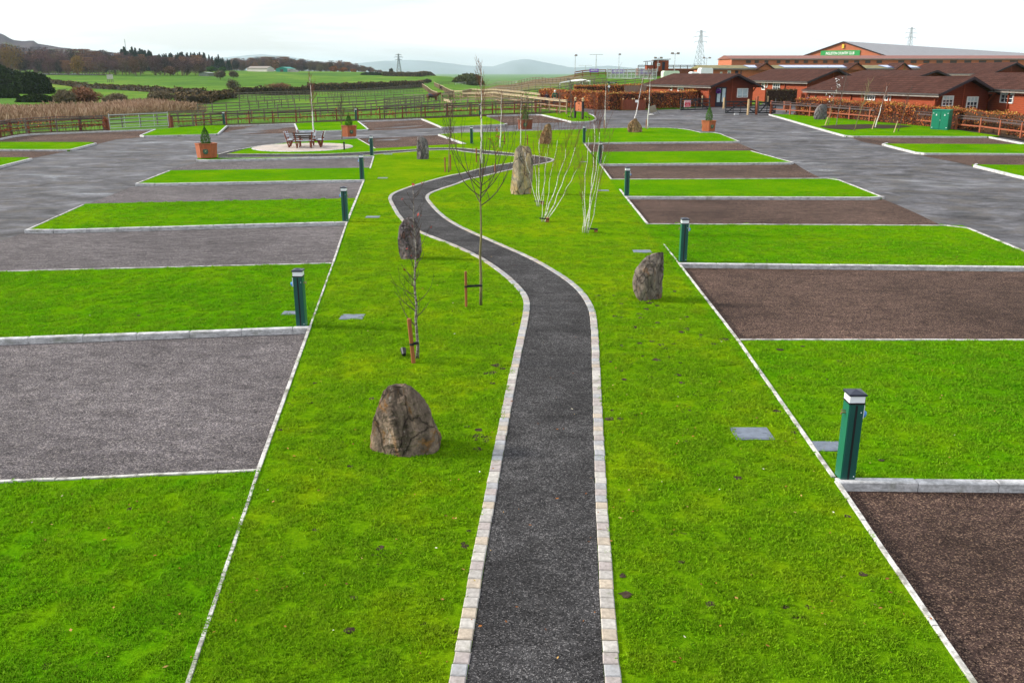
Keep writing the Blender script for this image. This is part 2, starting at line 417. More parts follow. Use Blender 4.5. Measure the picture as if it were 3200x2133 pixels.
road_px = [(-600, 452), Z1(0, 1300), Z1(160, 1272), Z1(350, 1245), Z1(1240, 1212), Z1(1760, 1190), Z2(20, 1000), Z2(400, 1000), Z2(1185, 978), Z2(1880, 955), Z2(2353, 940), Z3(430, 925), Z3(1100, 895),
           Z3(1800, 870), Z3(2160, 840), Z3(2330, 790), Z4(120, 1020), Z4(500, 1050), Z4(780, 1045), Z4(1190, 1035), Z4(1550, 1005), Z4(1620, 1000), Z4(2100, 995), Z4(2260, 900),
           Z4(2353, 890), Z5(250, 790), Z5(270, 890), Z5(900, 960), Z5(2110, 1070), Z5(2353, 1110), (3600, 470)]
rw = [(p.x, p.y) for p in W(road_px)]
sheet('road', [(-130, rw[0][1] - 4), *rw, (130, rw[-1][1] - 6), (130, -20), (-130, -20)], -.002, M_ROAD, world=True)
# gravel pitches
def ex(p, q, x):   # extend the line p-q to photo column x
    k = (x - p[0]) / (q[0] - p[0]); return (x, p[1] + k * (q[1] - p[1]))
XL, XR = -900, 4300
GL = [
 [ex(Dd(0, 797), Dd(700, 768), XL), Dd(712, 756), Dd(594, 1090), ex(Dd(0, 1103), Dd(590, 1078), XL)],
 [ex(Dd(0, 556), Dd(50, 539), -250), Dd(50, 536), Dd(800, 511), Dd(765, 604), ex(Dd(0, 626), Dd(757, 604), -700)],
 [Z6(1060, 590), Z6(1110, 585), Dd(838, 414), Dd(816, 460), Z6(690, 735), Z6(745, 716)],
 [Z6(1600, 388), Z6(1620, 378), Dd(858, 363), Dd(849, 390), Z6(1385, 456), Z6(1398, 448)]]
for g in GL: sheet('gravel_pitch', g, .004, M_GRAVL)
GR = [
 [Dd(1925, 1106), Dd(1925, 1106), ex(Dd(1945, 1129), Dd(2352, 1133), XR), (XR, 2700), Dd(2420, 1830), Dd(2240, 1568)][1:],
 [Dd(1564, 612), ex(Dd(1575, 614), Dd(2352, 622), XR), ex(Dd(1700, 780), Dd(2352, 780), XR), Dd(1688, 780)],
 [Dd(1440, 456), Dd(2030, 458), Dd(2060, 470), Dd(2110, 492), Dd(2165, 519), Dd(1488, 516)],
 [Dd(1380, 380), Dd(1825, 375), Dd(1845, 388), Dd(1890, 412), Dd(1402, 414)],
 [Dd(1342, 331), Dd(1692, 327), Dd(1745, 349), Dd(1354, 352)]]
for g in GR: sheet('gravel_pitch', g, .004, M_GRAVR)
sheet('gravel_pitch', [ex(Z1(160, 1290), Z1(0, 1318), -500), Z1(160, 1285), Z1(350, 1250), Z1(1240, 1222), Z1(1740, 1195), Z1(1620, 1250), Z1(1610, 1285), Z1(1330, 1310), Z1(1100, 1365), Z1(800, 1438), Z1(330, 1530), ex(Z1(0, 1350), Z1(330, 1340), -500)], .004, M_GRAVR)
for g in ([Z2(400, 1005), Z2(1185, 985), Z2(1225, 1085), Z2(330, 1112)],
          [Z2(1940, 950), Z2(2353, 940), Z3(430, 925), Z3(660, 1025), Z3(300, 1040), Z2(2353, 1048), Z2(2050, 1060)],
          [Z3(1180, 890), Z3(1800, 873), Z3(2160, 962), Z3(1700, 975), Z3(1410, 1005)],
          [Z2(1905, 1150), Z2(2353, 1138), Z3(620, 1112), Z3(935, 1212), Z3(400, 1236), Z2(2353, 1252), Z2(2105, 1264)],
          [Z5(740, 1080), Z5(2040, 1082), Z5(2353, 1145), (3700, 490), (3700, 470), Z7(2352, 133), Z7(1240, 130), Z5(1040, 1160), Z5(860, 1125)],
          [Z7(1500, 215), ex(Z7(1520, 222), Z7(2352, 225), 4000), ex(Z7(1960, 300), Z7(2352, 300), 4000), Z7(1920, 310), Z7(1800, 280), Z7(1560, 235)]):
    sheet('gravel_pitch', g, .004, M_GRAVR)
# lawns on the left
IL = lambda y: (Dd(592 + (y - 1083) * -.354, y))     # left edge of the middle lawn
island = [(Dd(383, 1700)), Dd(430, 1568), Dd(592, 1080), Dd(712, 750), Dd(765, 603), Dd(797, 509), Dd(836, 413), Z2(2088, 1350), Z2(300, 1395), Z2(60, 1395), Z2(60, 1375), Z2(300, 1330),
          Z2(450, 1290), Z2(790, 1232), Z2(1050, 1202), Z2(1540, 1172), Z2(1720, 1165), Z2(1905, 1150), Z2(2040, 1225), Z2(2105, 1263), Z2(2353, 1251), Z3(370, 1236), Z3(880, 1212), Z3(930, 1210), Z3(630, 1098), Z3(870, 1082), Z3(1530, 1066), Z3(2290, 1042),
          Z4(400, 1250), Z4(800, 1245), Z4(1100, 1248), Z4(1300, 1270), Z4(1430, 1305), Z4(1620, 1305), Z4(1860, 1398), Z4(80, 1422), Dd(1378, 378), Dd(1440, 455), Dd(1490, 514), Dd(1560, 606), Dd(1695, 778),
          Dd(1922, 1104), Dd(2240, 1568), Dd(2332, 1700)]
lawn(island)
L0 = [ex(Dd(0, 1108), Dd(590, 1080), XL), Dd(592, 1080), Dd(430, 1568), Dd(383, 1700), (XL, 2500)]
lawn([ex(Dd(0, 1103), Dd(592, 1078), XL), Dd(590, 1078), Dd(428, 1568), Dd(380, 1700), (XL, 2400)], .088)
lawn([ex(Dd(0, 777), Dd(710, 750), -800), Dd(708, 752), Dd(762, 603), ex(Dd(0, 623), Dd(757, 602), -800)], .088)
lawn([Z6(215, 940), Dd(795, 510), Dd(816, 455), Z6(700, 722), Z6(680, 730)], .088)
lawn([Z6(1120, 560), Dd(835, 413), Dd(849, 385), Z6(1385, 450)], .088)
# left far lawns
LA = [ex(Z1(0, 1418), Z1(800, 1420), -500), Z1(800, 1428), Z1(1095, 1350), Z1(1050, 1338), ex(Z1(0, 1335), Z1(1050, 1337), -500)]
LB = [ex(Z1(0, 1543), Z1(200, 1540), -500), Z6(0, 415), Z6(250, 352), Z6(220, 343), ex(Z6(0, 343), Z6(220, 343), -500)]
LC = [Z1(1615, 1262), Z1(2353, 1250), Z2(290, 1100), Z2(400, 1000), Z2(340, 992), Z1(2353, 1145), Z1(1785, 1190)]
LDd = [Z2(1185, 975), Z2(1220, 1070), Z2(2030, 1045), Z2(1900, 948)]
LE = [Z3(440, 922), Z3(670, 1022), Z3(1405, 985), Z3(1170, 895)]
LF = [Z3(1810, 870), Z3(2160, 958), Z4(0, 1180), Z4(150, 1177), Z4(215, 1160), Z4(232, 1135), Z4(200, 1105), Z4(150, 1085), Z3(2330, 845), Z3(2160, 843)]
for q in (LA, LB, LC, LDd, LE, LF): lawn(q)
# right lawns
R0 = [Dd(1920, 1101), ex(Dd(1920, 1102), Dd(2352, 1106), XR), ex(Dd(1700, 778), Dd(2352, 779), XR), Dd(1695, 778)]
R1 = [Dd(1560, 604), ex(Dd(1560, 604), Dd(2352, 612), 3700), Dd(2400, 600), Dd(2352, 575), Dd(2210, 517), Dd(1488, 513)]
R2 = [Dd(1437, 451), Dd(2028, 453), Dd(1918, 409), Dd(1404, 411)]
R3_ = [Dd(1380, 377), Dd(1820, 373), Dd(1725, 346), Dd(1358, 349)]
G_ = [Z5(20, 875), Z5(720, 1073), Z5(2040, 1079), Z5(2130, 1072), Z5(1720, 1015), Z5(1100, 940), Z5(560, 905), Z5(250, 876)]
H_ = [Z7(1195, 128), Z7(1505, 205), ex(Z7(1510, 205), Z7(2352, 210), 3900), ex(Z7(1240, 122), Z7(2352, 128), 3900)]
I_ = [Z7(1930, 297), Z7(2352, 400), (3700, 640), (3900, 516), ex(Z7(1970, 291), Z7(2352, 296), 3900)]
for q in (R0, R1, R2, R3_): lawn(q, .088)
for q in (G_, H_, I_): lawn(q)
# kerbs
for k_ in ([ex(Dd(0, 776), Dd(710, 750), -800), Dd(712, 750)], [Z6(205, 932), Z6(230, 938), Dd(797, 508.5)], [Z6(1108, 555), Z6(1125, 559), Dd(837, 412.5)], [Z2(52, 1390), Z2(90, 1396), Z2(2090, 1350)],
           [Dd(1921, 1101), ex(Dd(1920, 1101), Dd(2352, 1105), XR)], [Dd(1560, 603.5), ex(Dd(1560, 604), Dd(2352, 612), 3700)], [Dd(1437, 450.5), Dd(2020, 452.5), Dd(2029, 450)], [Dd(1379, 376.5), Dd(1816, 373), Dd(1821, 371)],
           [Z4(80, 1418), Z4(1860, 1403), Z4(1875, 1395)], [Z3(628, 1100), Z3(935, 1207)],
           [ex(Z1(0, 1418), Z1(800, 1420), -500), Z1(800, 1424), Z1(1100, 1347)], [ex(Z6(0, 412), Z6(250, 350), -500), Z6(255, 350)],
           [Z1(1612, 1258), Z1(1640, 1265), Z1(2353, 1248), Z2(290, 1098), Z2(400, 1000), Z2(1180, 975), Z2(1220, 1068), Z2(2030, 1045), Z2(1905, 948), Z2(2353, 935), Z3(430, 920), Z3(670, 1020), Z3(1400, 982), Z3(1410, 975)],
           [Z1(1612, 1258), Z1(1790, 1187), Z1(1240, 1208), Z1(350, 1243), Z1(160, 1265), ex(Z1(160, 1265), Z1(0, 1297), -500)],
           [Z3(1180, 888), Z3(1800, 870), Z3(2160, 955), Z4(0, 1178), Z4(150, 1174), Z4(215, 1158), Z4(232, 1132), Z4(200, 1104), Z4(150, 1084)],
           [Z5(12, 872), Z5(725, 1072), Z5(2035, 1078)], [Z5(2035, 1078), Z5(2353, 1138), (3500, 480)],
           [Z7(1235, 120), Z7(1192, 126), Z7(1505, 204), ex(Z7(1510, 204), Z7(2352, 208), 3900)], [Z7(1965, 290), Z7(1926, 296), Z7(2352, 398), (3700, 640)]):
    kerb(k_)
for k_, dr in (([ex(Dd(0, 1104), Dd(592, 1078), XL), Dd(592, 1077)], 0), ([Dd(592, 1080), Dd(712, 748)], 0), ([Dd(383, 1700), Dd(430, 1568), Dd(592, 1082)], .06), ([Dd(712, 749), Dd(765, 603)], .12),
               ([Dd(765, 603), Dd(797, 508)], 0), ([Dd(797, 508), Dd(818, 457)], .3), ([Dd(818, 457), Dd(836, 412)], 0), ([Dd(850, 386), Z2(2088, 1350)], 0),
               ([ex(Dd(0, 622), Dd(762, 603), -800), Dd(762, 603)], 0), ([Z6(215, 935), Z6(680, 728)], 0), ([Z6(1115, 555), Z6(1385, 451)], 0),
               ([Dd(1922, 1103), Dd(2240, 1568), Dd(2332, 1700)], 0), ([Dd(1694, 777), Dd(1922, 1103)], 0), ([Dd(1560, 604), Dd(1694, 777)], 0), ([Dd(1525, 560), Dd(1560, 604)], 0.2),
               ([Dd(1437, 451), Dd(1488, 514)], 0), ([Dd(1424, 434), Dd(1437, 451)], 0), ([Dd(1379, 377), Dd(1404, 411)], 0), ([Dd(1343, 330), Dd(1358, 350)], 0),
               ([Dd(1700, 778), ex(Dd(1700, 778), Dd(2352, 779), XR)], 0), ([Dd(1488, 513), Dd(2210, 517), Dd(2352, 575), Dd(2420, 603)], 0), ([Dd(2028, 452), Dd(1918, 409), Dd(1404, 411)], 0), ([Dd(1820, 372), Dd(1725, 346)], 0),
               ([Z4(1865, 1397), Z4(1630, 1303), Z4(1430, 1300), Z4(1300, 1268), Z4(1100, 1246), Z4(800, 1243), Z4(400, 1248), Z3(2290, 1040), Z3(1530, 1064), Z3(870, 1080), Z3(640, 1098)], 0),
               ([Z2(1905, 1149), Z2(2105, 1262)], 0), ([Z2(300, 1330), Z2(450, 1288), Z2(790, 1230), Z2(1050, 1200)], 0)):
    pin(k_, drop=1e-9 if dr else 0, seg=.3 if dr else .915, w=(.036 if dr else .052) if k_[0][1] > 700 else .075)
# the footpath
PL = [Dd(1045, 1720), Dd(1070, 1568), Dd(1092, 1430), Dd(1116, 1275), Dd(1146, 1100), Dd(1167, 980), Dd(1190, 850), Dd(1212, 745), Dd(1219, 700), Dd(1214, 680), Dd(1195, 655), Dd(1150, 617), Dd(1100, 586), Dd(1040, 559), Dd(990, 541), Dd(947, 522), Dd(920, 495), Dd(905, 468), Dd(898, 455),
      Dd(906, 443), Dd(960, 424), Dd(1035, 403), (1450, 542), (1489, 531), (1535, 520), (1600, 510), (1650, 500), (1655, 494), (1640, 490), (1605, 486), (1523, 481), (1450, 473), (1420, 467), (1339, 469), (1263, 474.5), (1215, 478), (1169, 482), (1144, 485), (1008, 490), (899, 491), (682, 492)]
PR = [Dd(1402, 1720), Dd(1388, 1568), Dd(1378, 1400), Dd(1366, 1100), Dd(1360, 850), Dd(1357, 740), Dd(1351, 705), Dd(1326, 665), Dd(1280, 630), Dd(1220, 595), Dd(1140, 560), Dd(1050, 521), Dd(1010, 495), Dd(985, 468), Dd(974, 452), Dd(988, 440), Dd(1050, 421), (1450, 561), (1511, 549), (1554, 538),
      (1598, 528), (1668, 515), (1712, 506.5), (1727, 501), (1722, 496), (1703, 492), (1668, 486.5), (1603, 479.5), (1499, 469), (1454, 464.5), (1416, 462), (1339, 463), (1301, 467), (1169, 474), (1100, 478), (1008, 482), (899, 482), (706, 481.5)]
pL = smooth_line([Vector((p.x, p.y, 0)) for p in W(PL, .1)], 2); pR = smooth_line([Vector((p.x, p.y, 0)) for p in W(PR, .1)], 2)
sheet('path', [(p.x, p.y) for p in pL] + [(p.x, p.y) for p in reversed(pR)], .096, M_PATH, world=True)
w4 = W([Z2(455, 1292), Z2(300, 1332), Z2(300, 1372), (690, 492), (715, 492), (706, 481.5), Z2(640, 1262)], .096)
sheet('path', [(p.x, p.y) for p in w4], .0975, M_PATH, world=True)
def setts(P, side, name='path_edging'):
    Q = resample(P, .152); mb = MB(); rr = random.Random(3)
    for i, (a, b) in enumerate(zip(Q[:-1], Q[1:])):
        d = b - a; L = d.length
        if L < .06: continue
        d.normalize(); nrm = Vector((-d.y, d.x, 0)) * side
        c = (a + b) / 2 + nrm * (.066 + rr.uniform(-.004, .004)); z = H(c.x, c.y) + .112 + rr.uniform(-.004, .004)
        if c.y > 70: break
        M = Matrix.Rotation(math.atan2(d.y, d.x) + rr.uniform(-.025, .025), 4, 'Z') @ Matrix.Rotation(rr.uniform(-.02, .02), 4, 'X')
        mb.mi = rr.choice([0, 0, 1, 1, 2, 3, 3, 4, 5, 5])
        mb.box((c.x, c.y, z - .05), (L - rr.uniform(.005, .011), .128, .10), M=M, ch=.009)
    o = mb.build(name, M_SETT); o['kind'] = 'structure'
setts(pL, 1); setts(pR, -1)
# soil beds
sheet('soil', [Z5(470, 985), Z5(620, 970), Z5(900, 965), Z5(1240, 975), Z5(1330, 985), Z5(1200, 1000), Z5(1060, 1005), Z5(960, 1000), Z5(760, 1015), Z5(560, 1005)], .115, M_SOIL)
for pts in ([ex(Z1(160, 1262), Z1(0, 1290), -500), Z1(350, 1240), Z1(1240, 1205), Z1(1230, 1190), Z1(350, 1222), ex(Z1(160, 1240), Z1(0, 1266), -500)],
            [Z1(2050, 1160), Z1(2353, 1150), Z2(430, 998), Z2(1200, 974), Z2(1700, 948), Z2(2353, 930), Z3(430, 915), Z3(1180, 886), Z3(2140, 845), Z3(2140, 835), Z3(1180, 868), Z3(430, 900), Z2(2353, 915), Z2(1700, 932), Z2(1200, 960), Z2(430, 982), Z1(2353, 1135), Z1(2050, 1148)],
            [Z5(1720, 1020), Z5(2130, 1075), Z5(2353, 1112), (3300, 462), (3300, 440), Z5(2353, 1085), Z5(1720, 1000)]):
    sheet('soil', pts, .06, M_SOIL)
# round patio
pc = at(*Z2(1275, 1268)); pr = scale_at(pc) * 302 / 2
sheet('patio', [(pc.x + pr * math.cos(a), pc.y + pr * math.sin(a)) for a in np.linspace(0, 2 * math.pi, 48, endpoint=False)], .104, M_PATIO, .03, world=True)
kerb([(pc.x + (pr + .04) * math.cos(a), pc.y + (pr + .04) * math.sin(a)) for a in np.linspace(0, 2 * math.pi, 49)], w=.08, top=.11, seg=.5, mat=M_PIN, world=True, name='edging')
# drain covers
M_STEEL = simple('galvanised_steel', (.34, .39, .45), .45, .2, 12, .5, .4, .1)
M_COVER = simple('cover_steel', (.13, .155, .20), .5, .25, 10, .4, .2, .2, False)
covers = [(Dd(1727, 996), .46, 'largest square grey drain cover, on the middle lawn left of the nearest right bollard'), (Dd(1903, 1025), .34, 'dark drain cover behind the nearest right hand bollard'), (Dd(809, 728), .42, 'grey drain cover on the middle lawn beside the nearest left hand bollard'),
          (Dd(668, 719), .3, 'half hidden drain cover in the grass strip left of the nearest left bollard'), (Dd(856, 498.5), .42, 'grey drain cover on the lawn above the leaning dark boulder'), (ZA(500, 818), .40, 'grey drain cover right of the short left bollard beside the fourth bay'),
          (ZA(590, 430), .44, 'far grey drain cover left of the dark pillar boulder'), (Dd(1475, 577.5), .44, 'grey drain cover on the lawn behind the split boulder'), (ZB(1798, 890), .40, 'thin grey drain cover right of the rear multi-stem birch'),
          (ZB(1550, 520), .34, 'faint far drain cover left of the second farthest right bollard')]
for (px, py), s, lab in covers:
    p = at(px, py, .09); mb = MB(); mb.box((0, 0, .088), (s * 1.08, s * .86, .02), ch=.004); mb.box((0, 0, .098), (s * .92, s * .70, .008), ch=.002)
    for k in (-1, 1): mb.box((k * s * .36, 0, .1035), (.05, .02, .003))
    tag(mb.build('drain_cover', M_COVER, loc=(p.x, p.y, p.z + .004)), lab, 'drain cover', 'drain covers set in the lawns')
# ------------------------------------------------------------------ bollards
def paint(name, c, rough=.35, **k): return simple(name, c, rough, .06, 2, .5, **k)
M_GREEN = paint('green_paint', (.006, .12, .068), .4); M_GREEN2 = paint('dark_green_paint', (.005, .070, .058), .4); M_BLACK = simple('black_plastic', (.012, .012, .014), .45, .1)
M_CAP = simple('cap_plastic', (.022, .028, .045), .35, .1); M_LENS = simple('opal_lens', (.80, .83, .88), .3, .03); M_BLUE = simple('blue_plastic', (.06, .22, .55), .4, .05)
M_WHITE = simple('white_plastic', (.75, .78, .8), .4, .05); M_BRASS = simple('brass', (.35, .25, .12), .35, .1, metal=.8)
def make_bollard(loc, label, sock=1, rz=0, h=1.06):
    t = thing('bollard', loc, label, 'bollard', 'green service bollards beside the bays', rz); w = .170
    b = MB(); b.box((0, 0, h * .44), (w, w, h * .88), ch=.006); b.build('body', M_GREEN, t)
    f = MB(); f.box((0, -w / 2 - .002, h * .44), (w - .02, .010, h * .87)); fp = f.build('front_panel', M_GREEN2, t)
    s = MB(); s.box((0, -w / 2 - .009, h * .44), (.022, .006, h * .86)); s.build('groove', M_BLACK, fp)
    for x, z in ((.055, h * .79), (.06, .05)): sc = MB(); sc.tube([(x, -w / 2 - .006, z), (x, -w / 2 - .012, z)], .007, 6); sc.build('screw', M_LENS, fp)
    mb = MB(); mb.box((0, 0, h * .888), (w + .016, w + .016, .018), ch=.004); mb.build('collar', M_BLACK, t)
    mb = MB(); mb.box((0, 0, h * .935), (w, w, .086)); mb.build('light_band', M_LENS, t)
    mb = MB(); mb.box((0, 0, h * .985), (w + .03, w + .03, .025), ch=.005)
    q = (w + .03) / 2 - .006; z0 = h * .985 + .0125; mb.add([(-q, -q, z0), (q, -q, z0), (q, q, z0), (-q, q, z0), (0, 0, z0 + .03)], [(0, 1, 4), (1, 2, 4), (2, 3, 4), (3, 0, 4)]); mb.build('cap', M_CAP, t)
    for k in range(2):
        if k == 0:
            mb = MB(); mb.box((sock * (w / 2 + .012), 0, h * .78), (.024, .1, .16), ch=.004); so = mb.build('socket', M_WHITE, t)
            m2 = MB(); m2.tube([(sock * (w / 2 + .02), 0, h * .745), (sock * (w / 2 + .055), 0, h * .735)], [.043, .038], 10); m2.build('socket_cover', M_BLUE, so)
        else:
            mb = MB(); mb.tube([(-sock * w / 2, 0, h * .76), (-sock * (w / 2 + .045), 0, h * .76), (-sock * (w / 2 + .05), 0, h * .735)], [.012, .011, .009], 6)
            mb.box((-sock * (w / 2 + .03), 0, h * .785), (.05, .012, .01)); mb.build('tap', M_BRASS, t)
    return t
bol = [((2640, 1489), 1, 'nearest green bollard on the right, at the corner kerb of the brown gravel bay'),
       ((944, 1016), -1, 'nearest green bollard on the left, at the end of the thick kerb'),
       ((2133, 815), 1, 'green bollard up-right of the split boulder, on the second right kerb'),
       ((1080, 690), -1, 'second green bollard on the left, beside the second left grass strip'),
       ((1958, 611), 1, 'green bollard right of the rear birch, on the third right kerb'),
       ((1132, 560), -1, 'third green bollard on the left, short of the bench circle'),
       ((1875, 510), 1, 'green bollard partly behind the right birch twigs, on the fourth right kerb'),
       ((1162, 485), -1, 'green bollard standing by the footpath, right of the round picnic table'),
       ((1825, 446), 1, 'green bollard at the corner of the boulder lawn, far right row'),
       ((1474, 448), 1, 'plain green bollard standing alone on the lawn between thin saplings'),
       ((1500, 361), 1, 'farthest green bollard in front of the brown fence, beside a white birch'),
       ((1113, 376), -1, 'green bollard against the brown fence, right of the far middle planter'),
       ((701, 388), -1, 'green bollard against the brown fence, far left above a bay corner')]
b0 = None
for (px, py), sk, lab in bol:
    p = at(px, py, .11); z = p.z + .11
    h = hgt(p, 1225 if px == 2640 else 0) if 0 else 1.1
    if b0 is None or sk != b0[1]:
        src = make_bollard((p.x, p.y, z), lab, sk); b0 = (src, sk); 
        if sk == 1 and 'bR' not in globals(): bR = src
        if sk == -1 and 'bL' not in globals(): bL = src
    else:
        c = copy_tree(bR if sk == 1 else bL); relabel(c, (p.x, p.y, z), random.uniform(-.06, .06), lab)
    b0 = (None, sk) if b0 is None else (b0[0], sk)
# ------------------------------------------------------------------ boulders
def rock_mat(name, cols, sc=3.0, rust=None):
    t = MT(name, .9, .08); P = t.pos((1, 1, .6), True)
    a = t.noise(P, sc, 7, .65, 1.2); b = t.noise(P, sc * 7, 5, .7)
    c = t.ramp(a, [(.32, cols[0]), (.46, cols[1]), (.58, cols[2]), (.7, cols[3])])
    c = t.mix(c, t.ramp(b, [(.3, .6), (.7, 1.35)]), .8, 'MULTIPLY')
    if rust: c = t.mix(c, rust, t.math('MULTIPLY', t.ramp(t.noise(P, sc * .8, 5, .7, 2), [(.52, 0), (.62, 1)]), .7))
    dv = t.n('ShaderNodeVectorMath', operation='ADD'); nv = t.n('ShaderNodeTexNoise'); nv.inputs['Scale'].default_value = 3; nv.inputs['Detail'].default_value = 4; t.L.new(P, nv.inputs['Vector']); sv = t.n('ShaderNodeVectorMath', operation='SCALE'); sv.inputs['Scale'].default_value = .35; t.L.new(nv.outputs['Color'], sv.inputs[0]); t.L.new(P, dv.inputs[0]); t.L.new(sv.outputs[0], dv.inputs[1])
    ck = t.voro(dv.outputs[0], sc * 1.1, 'DISTANCE_TO_EDGE'); c = t.mix(c, [x * .5 for x in cols[0]], t.ramp(ck, [(0, .85), (.035, 0)]))
    c = t.mix(c, (.50, .49, .44), t.ramp(t.noise(P, sc * 4, 4, .7), [(.62, 0), (.68, .55)]))
    t.col(c); q0 = t.bump(t.ramp(ck, [(0, 0), (.06, 1)]), .7, .04); q = t.bump(b, .7, .03, q0); t.bump(t.noise(P, sc * 1.4, 7, .75, 1.5), 1, .22, q); return t.m
RK = [rock_mat('boulder_dark_rust', [(.06, .046, .038), (.22, .17, .13), (.40, .30, .22), (.60, .46, .33)], 2.2, (.34, .16, .035)),
      rock_mat('boulder_purple', [(.06, .052, .06), (.19, .155, .165), (.32, .27, .275), (.46, .41, .40)], 3, (.17, .075, .055)),
      rock_mat('boulder_split', [(.09, .075, .065), (.26, .215, .185), (.41, .34, .28), (.56, .46, .36)], 3, (.25, .14, .07)),
      rock_mat('boulder_sand', [(.13, .12, .10), (.42, .35, .25), (.60, .44, .22), (.64, .53, .36)], 1.6, (.60, .37, .12)),
      rock_mat('boulder_grey', [(.055, .052, .056), (.16, .145, .15), (.28, .26, .26), (.42, .39, .39)], 3, (.12, .07, .06)),
      rock_mat('boulder_orange', [(.09, .055, .03), (.24, .15, .08), (.38, .26, .14), (.5, .38, .24)], 2.6, (.35, .16, .06))]
def rock(base, ytop, prof, mat, label, depth=.75, rough=.5, seed=0, facets=2.2):
    p = at(base[0], base[1], .09); s = scale_at(p); wm_ = max(q[2] - q[1] for q in prof) * s; Ht = zat(p.x, p.y + wm_ * depth * .40, ytop) - p.z - .06
    n = 110; m = 96; V = []; rr = random.Random(seed + 40); off = Vector((seed * 7.3, seed * 3.1, 0)); wmax = max(q[2] - q[1] for q in prof) * s
    for i in range(m + 1):
        t_ = i / m; k = 0
        while k < len(prof) - 2 and t_ > prof[k + 1][0]: k += 1
        f = min(max((t_ - prof[k][0]) / (prof[k + 1][0] - prof[k][0]), 0), 1)
        xl = prof[k][1] * (1 - f) + prof[k + 1][1] * f; xr = prof[k][2] * (1 - f) + prof[k + 1][2] * f
        cx = ((xl + xr) / 2 - base[0]) * s; rx = (xr - xl) / 2 * s; ry = rx * depth * (1.08 - .25 * t_)
        for j in range(n):
            a = 2 * math.pi * j / n; c_, s_ = math.cos(a), math.sin(a); pw = .62
            V.append(Vector((cx + math.copysign(abs(c_) ** pw, c_) * rx, math.copysign(abs(s_) ** pw, s_) * ry, t_ * Ht)))
    # split faces: planes that cut the block, mostly seen from the front and the sides
    for q in range(30):
        nr = Vector((rr.gauss(0, .75), rr.choice((-1, -1, 1)) * rr.uniform(.5, 1.2), rr.uniform(-.12, .55))).normalized()
        sup = max(v.dot(nr) for v in V); keep = rr.uniform(.70, .93) if abs(nr.x) < .75 else rr.uniform(.93, .98)
        cen = Vector((0, 0, Ht * .45)).dot(nr); lim = cen + (sup - cen) * keep
        for v in V:
            e = v.dot(nr) - lim
            if e > 0: dv = nr * e; v.y -= dv.y * .98 / max(.45, abs(nr.y)) * .8; v.x -= dv.x * .14; v.z -= dv.z * .08
    for k, v in enumerate(V):
        t_ = v.z / Ht; q = v * (2.4 / max(wmax, .5)) + off; c = Vector((v.x, v.y, 0)); nr = c.normalized() if c.length > 1e-4 else Vector((0, -1, 0))
        rd = 1 - abs(noise.noise(q * 1.6)) * 2; fr = noise.fractal(q * 5.0, .8, 2.1, 5)
        v += nr * wmax * (.024 * rd + .024 * fr) * rough * min(1, (1 - t_) * 5 + .3) * (.4 + .6 * abs(nr.y)); v.z += .02 * fr * Ht * .5
    Fq = [(i * n + j, i * n + (j + 1) % n, (i + 1) * n + (j + 1) % n, (i + 1) * n + j) for i in range(m) for j in range(n)]
    Fq.append(tuple(range(m * n, (m + 1) * n)))
    me = bpy.data.meshes.new('boulder'); me.from_pydata([(v.x, v.y, v.z - .04) for v in V], [], Fq); me.materials.append(mat)
    o = bpy.data.objects.new('boulder', me); COL.objects.link(o); o.location = (p.x, p.y + wmax * depth * .40, p.z + .09); tag(o, label, 'boulder', 'boulders on the lawns'); return o
def pf(Zf, base_x, lst): return [(t_, Zf(a, 0)[0], Zf(b, 0)[0]) for t_, a, b in lst]
Zr1 = ZR(1100, 1150, 4.751); Zr2 = ZR(1200, 600, 2.613); Zr3 = ZR(1940, 740, 6.535)
rock((1262, 1428), 1200, pf(Zr1, 0, [(0, 290, 1180), (.08, 240, 1270), (.16, 240, 1292), (.3, 262, 1240), (.45, 290, 1165), (.6, 345, 1145), (.75, 395, 1065), (.88, 450, 935), (.96, 520, 860), (1, 600, 790)]), RK[0], 'large broad dark boulder with rusty streaks, nearest on the middle lawn', .8, .9, 1)
rock((1278, 812), 680, pf(Zr2, 0, [(0, 140, 275), (.2, 118, 300), (.5, 114, 300), (.8, 128, 290), (.95, 165, 262), (1, 195, 240)]), RK[1], 'purple grey upright boulder behind the stake-tied sapling, beside the path bend', .8, .8, 2)
rock((2032, 942), 787, pf(Zr3, 0, [(0, 430, 860), (.1, 330, 885), (.2, 285, 885), (.35, 258, 872), (.5, 265, 885), (.65, 290, 885), (.8, 400, 885), (.9, 500, 885), (.97, 640, 882), (1, 760, 865)]), RK[2], 'split boulder with vertical right side, pale left face, on the right lawn', .7, .7, 3)
rock((1630, 608), 455, pf(ZB, 0, [(0, 612, 862), (.1, 600, 868), (.3, 612, 882), (.5, 628, 890), (.7, 640, 890), (.85, 650, 885), (.94, 665, 878), (1, 705, 850)]), RK[3], 'tall sandy yellow standing stone in the middle of the lawn', .5, .75, 4)
rock((1320, 498), 424, pf(ZA, 0, [(0, 1060, 1240), (.1, 1055, 1250), (.4, 1058, 1252), (.6, 1060, 1246), (.8, 1068, 1236), (.9, 1072, 1205), (1, 1082, 1140)]), RK[4], 'dark grey pillar boulder beside the far path, left of a sapling', .75, .8, 5)
rock((1704, 450), 386, pf(Z3, 0, [(0, 1780, 1912), (.2, 1785, 1925), (.5, 1800, 1928), (.7, 1830, 1926), (.9, 1850, 1925), (1, 1872, 1912)]), RK[5], 'brown tapering boulder behind the tall standing stone', .8, .9, 6)
rock((1985, 414), 370, pf(Z4, 0, [(0, 612, 765), (.2, 598, 768), (.5, 600, 758), (.7, 618, 730), (.85, 645, 706), (1, 672, 700)]), RK[5], 'orange brown boulder at the foot of the leaning birch', .8, 1.0, 7)
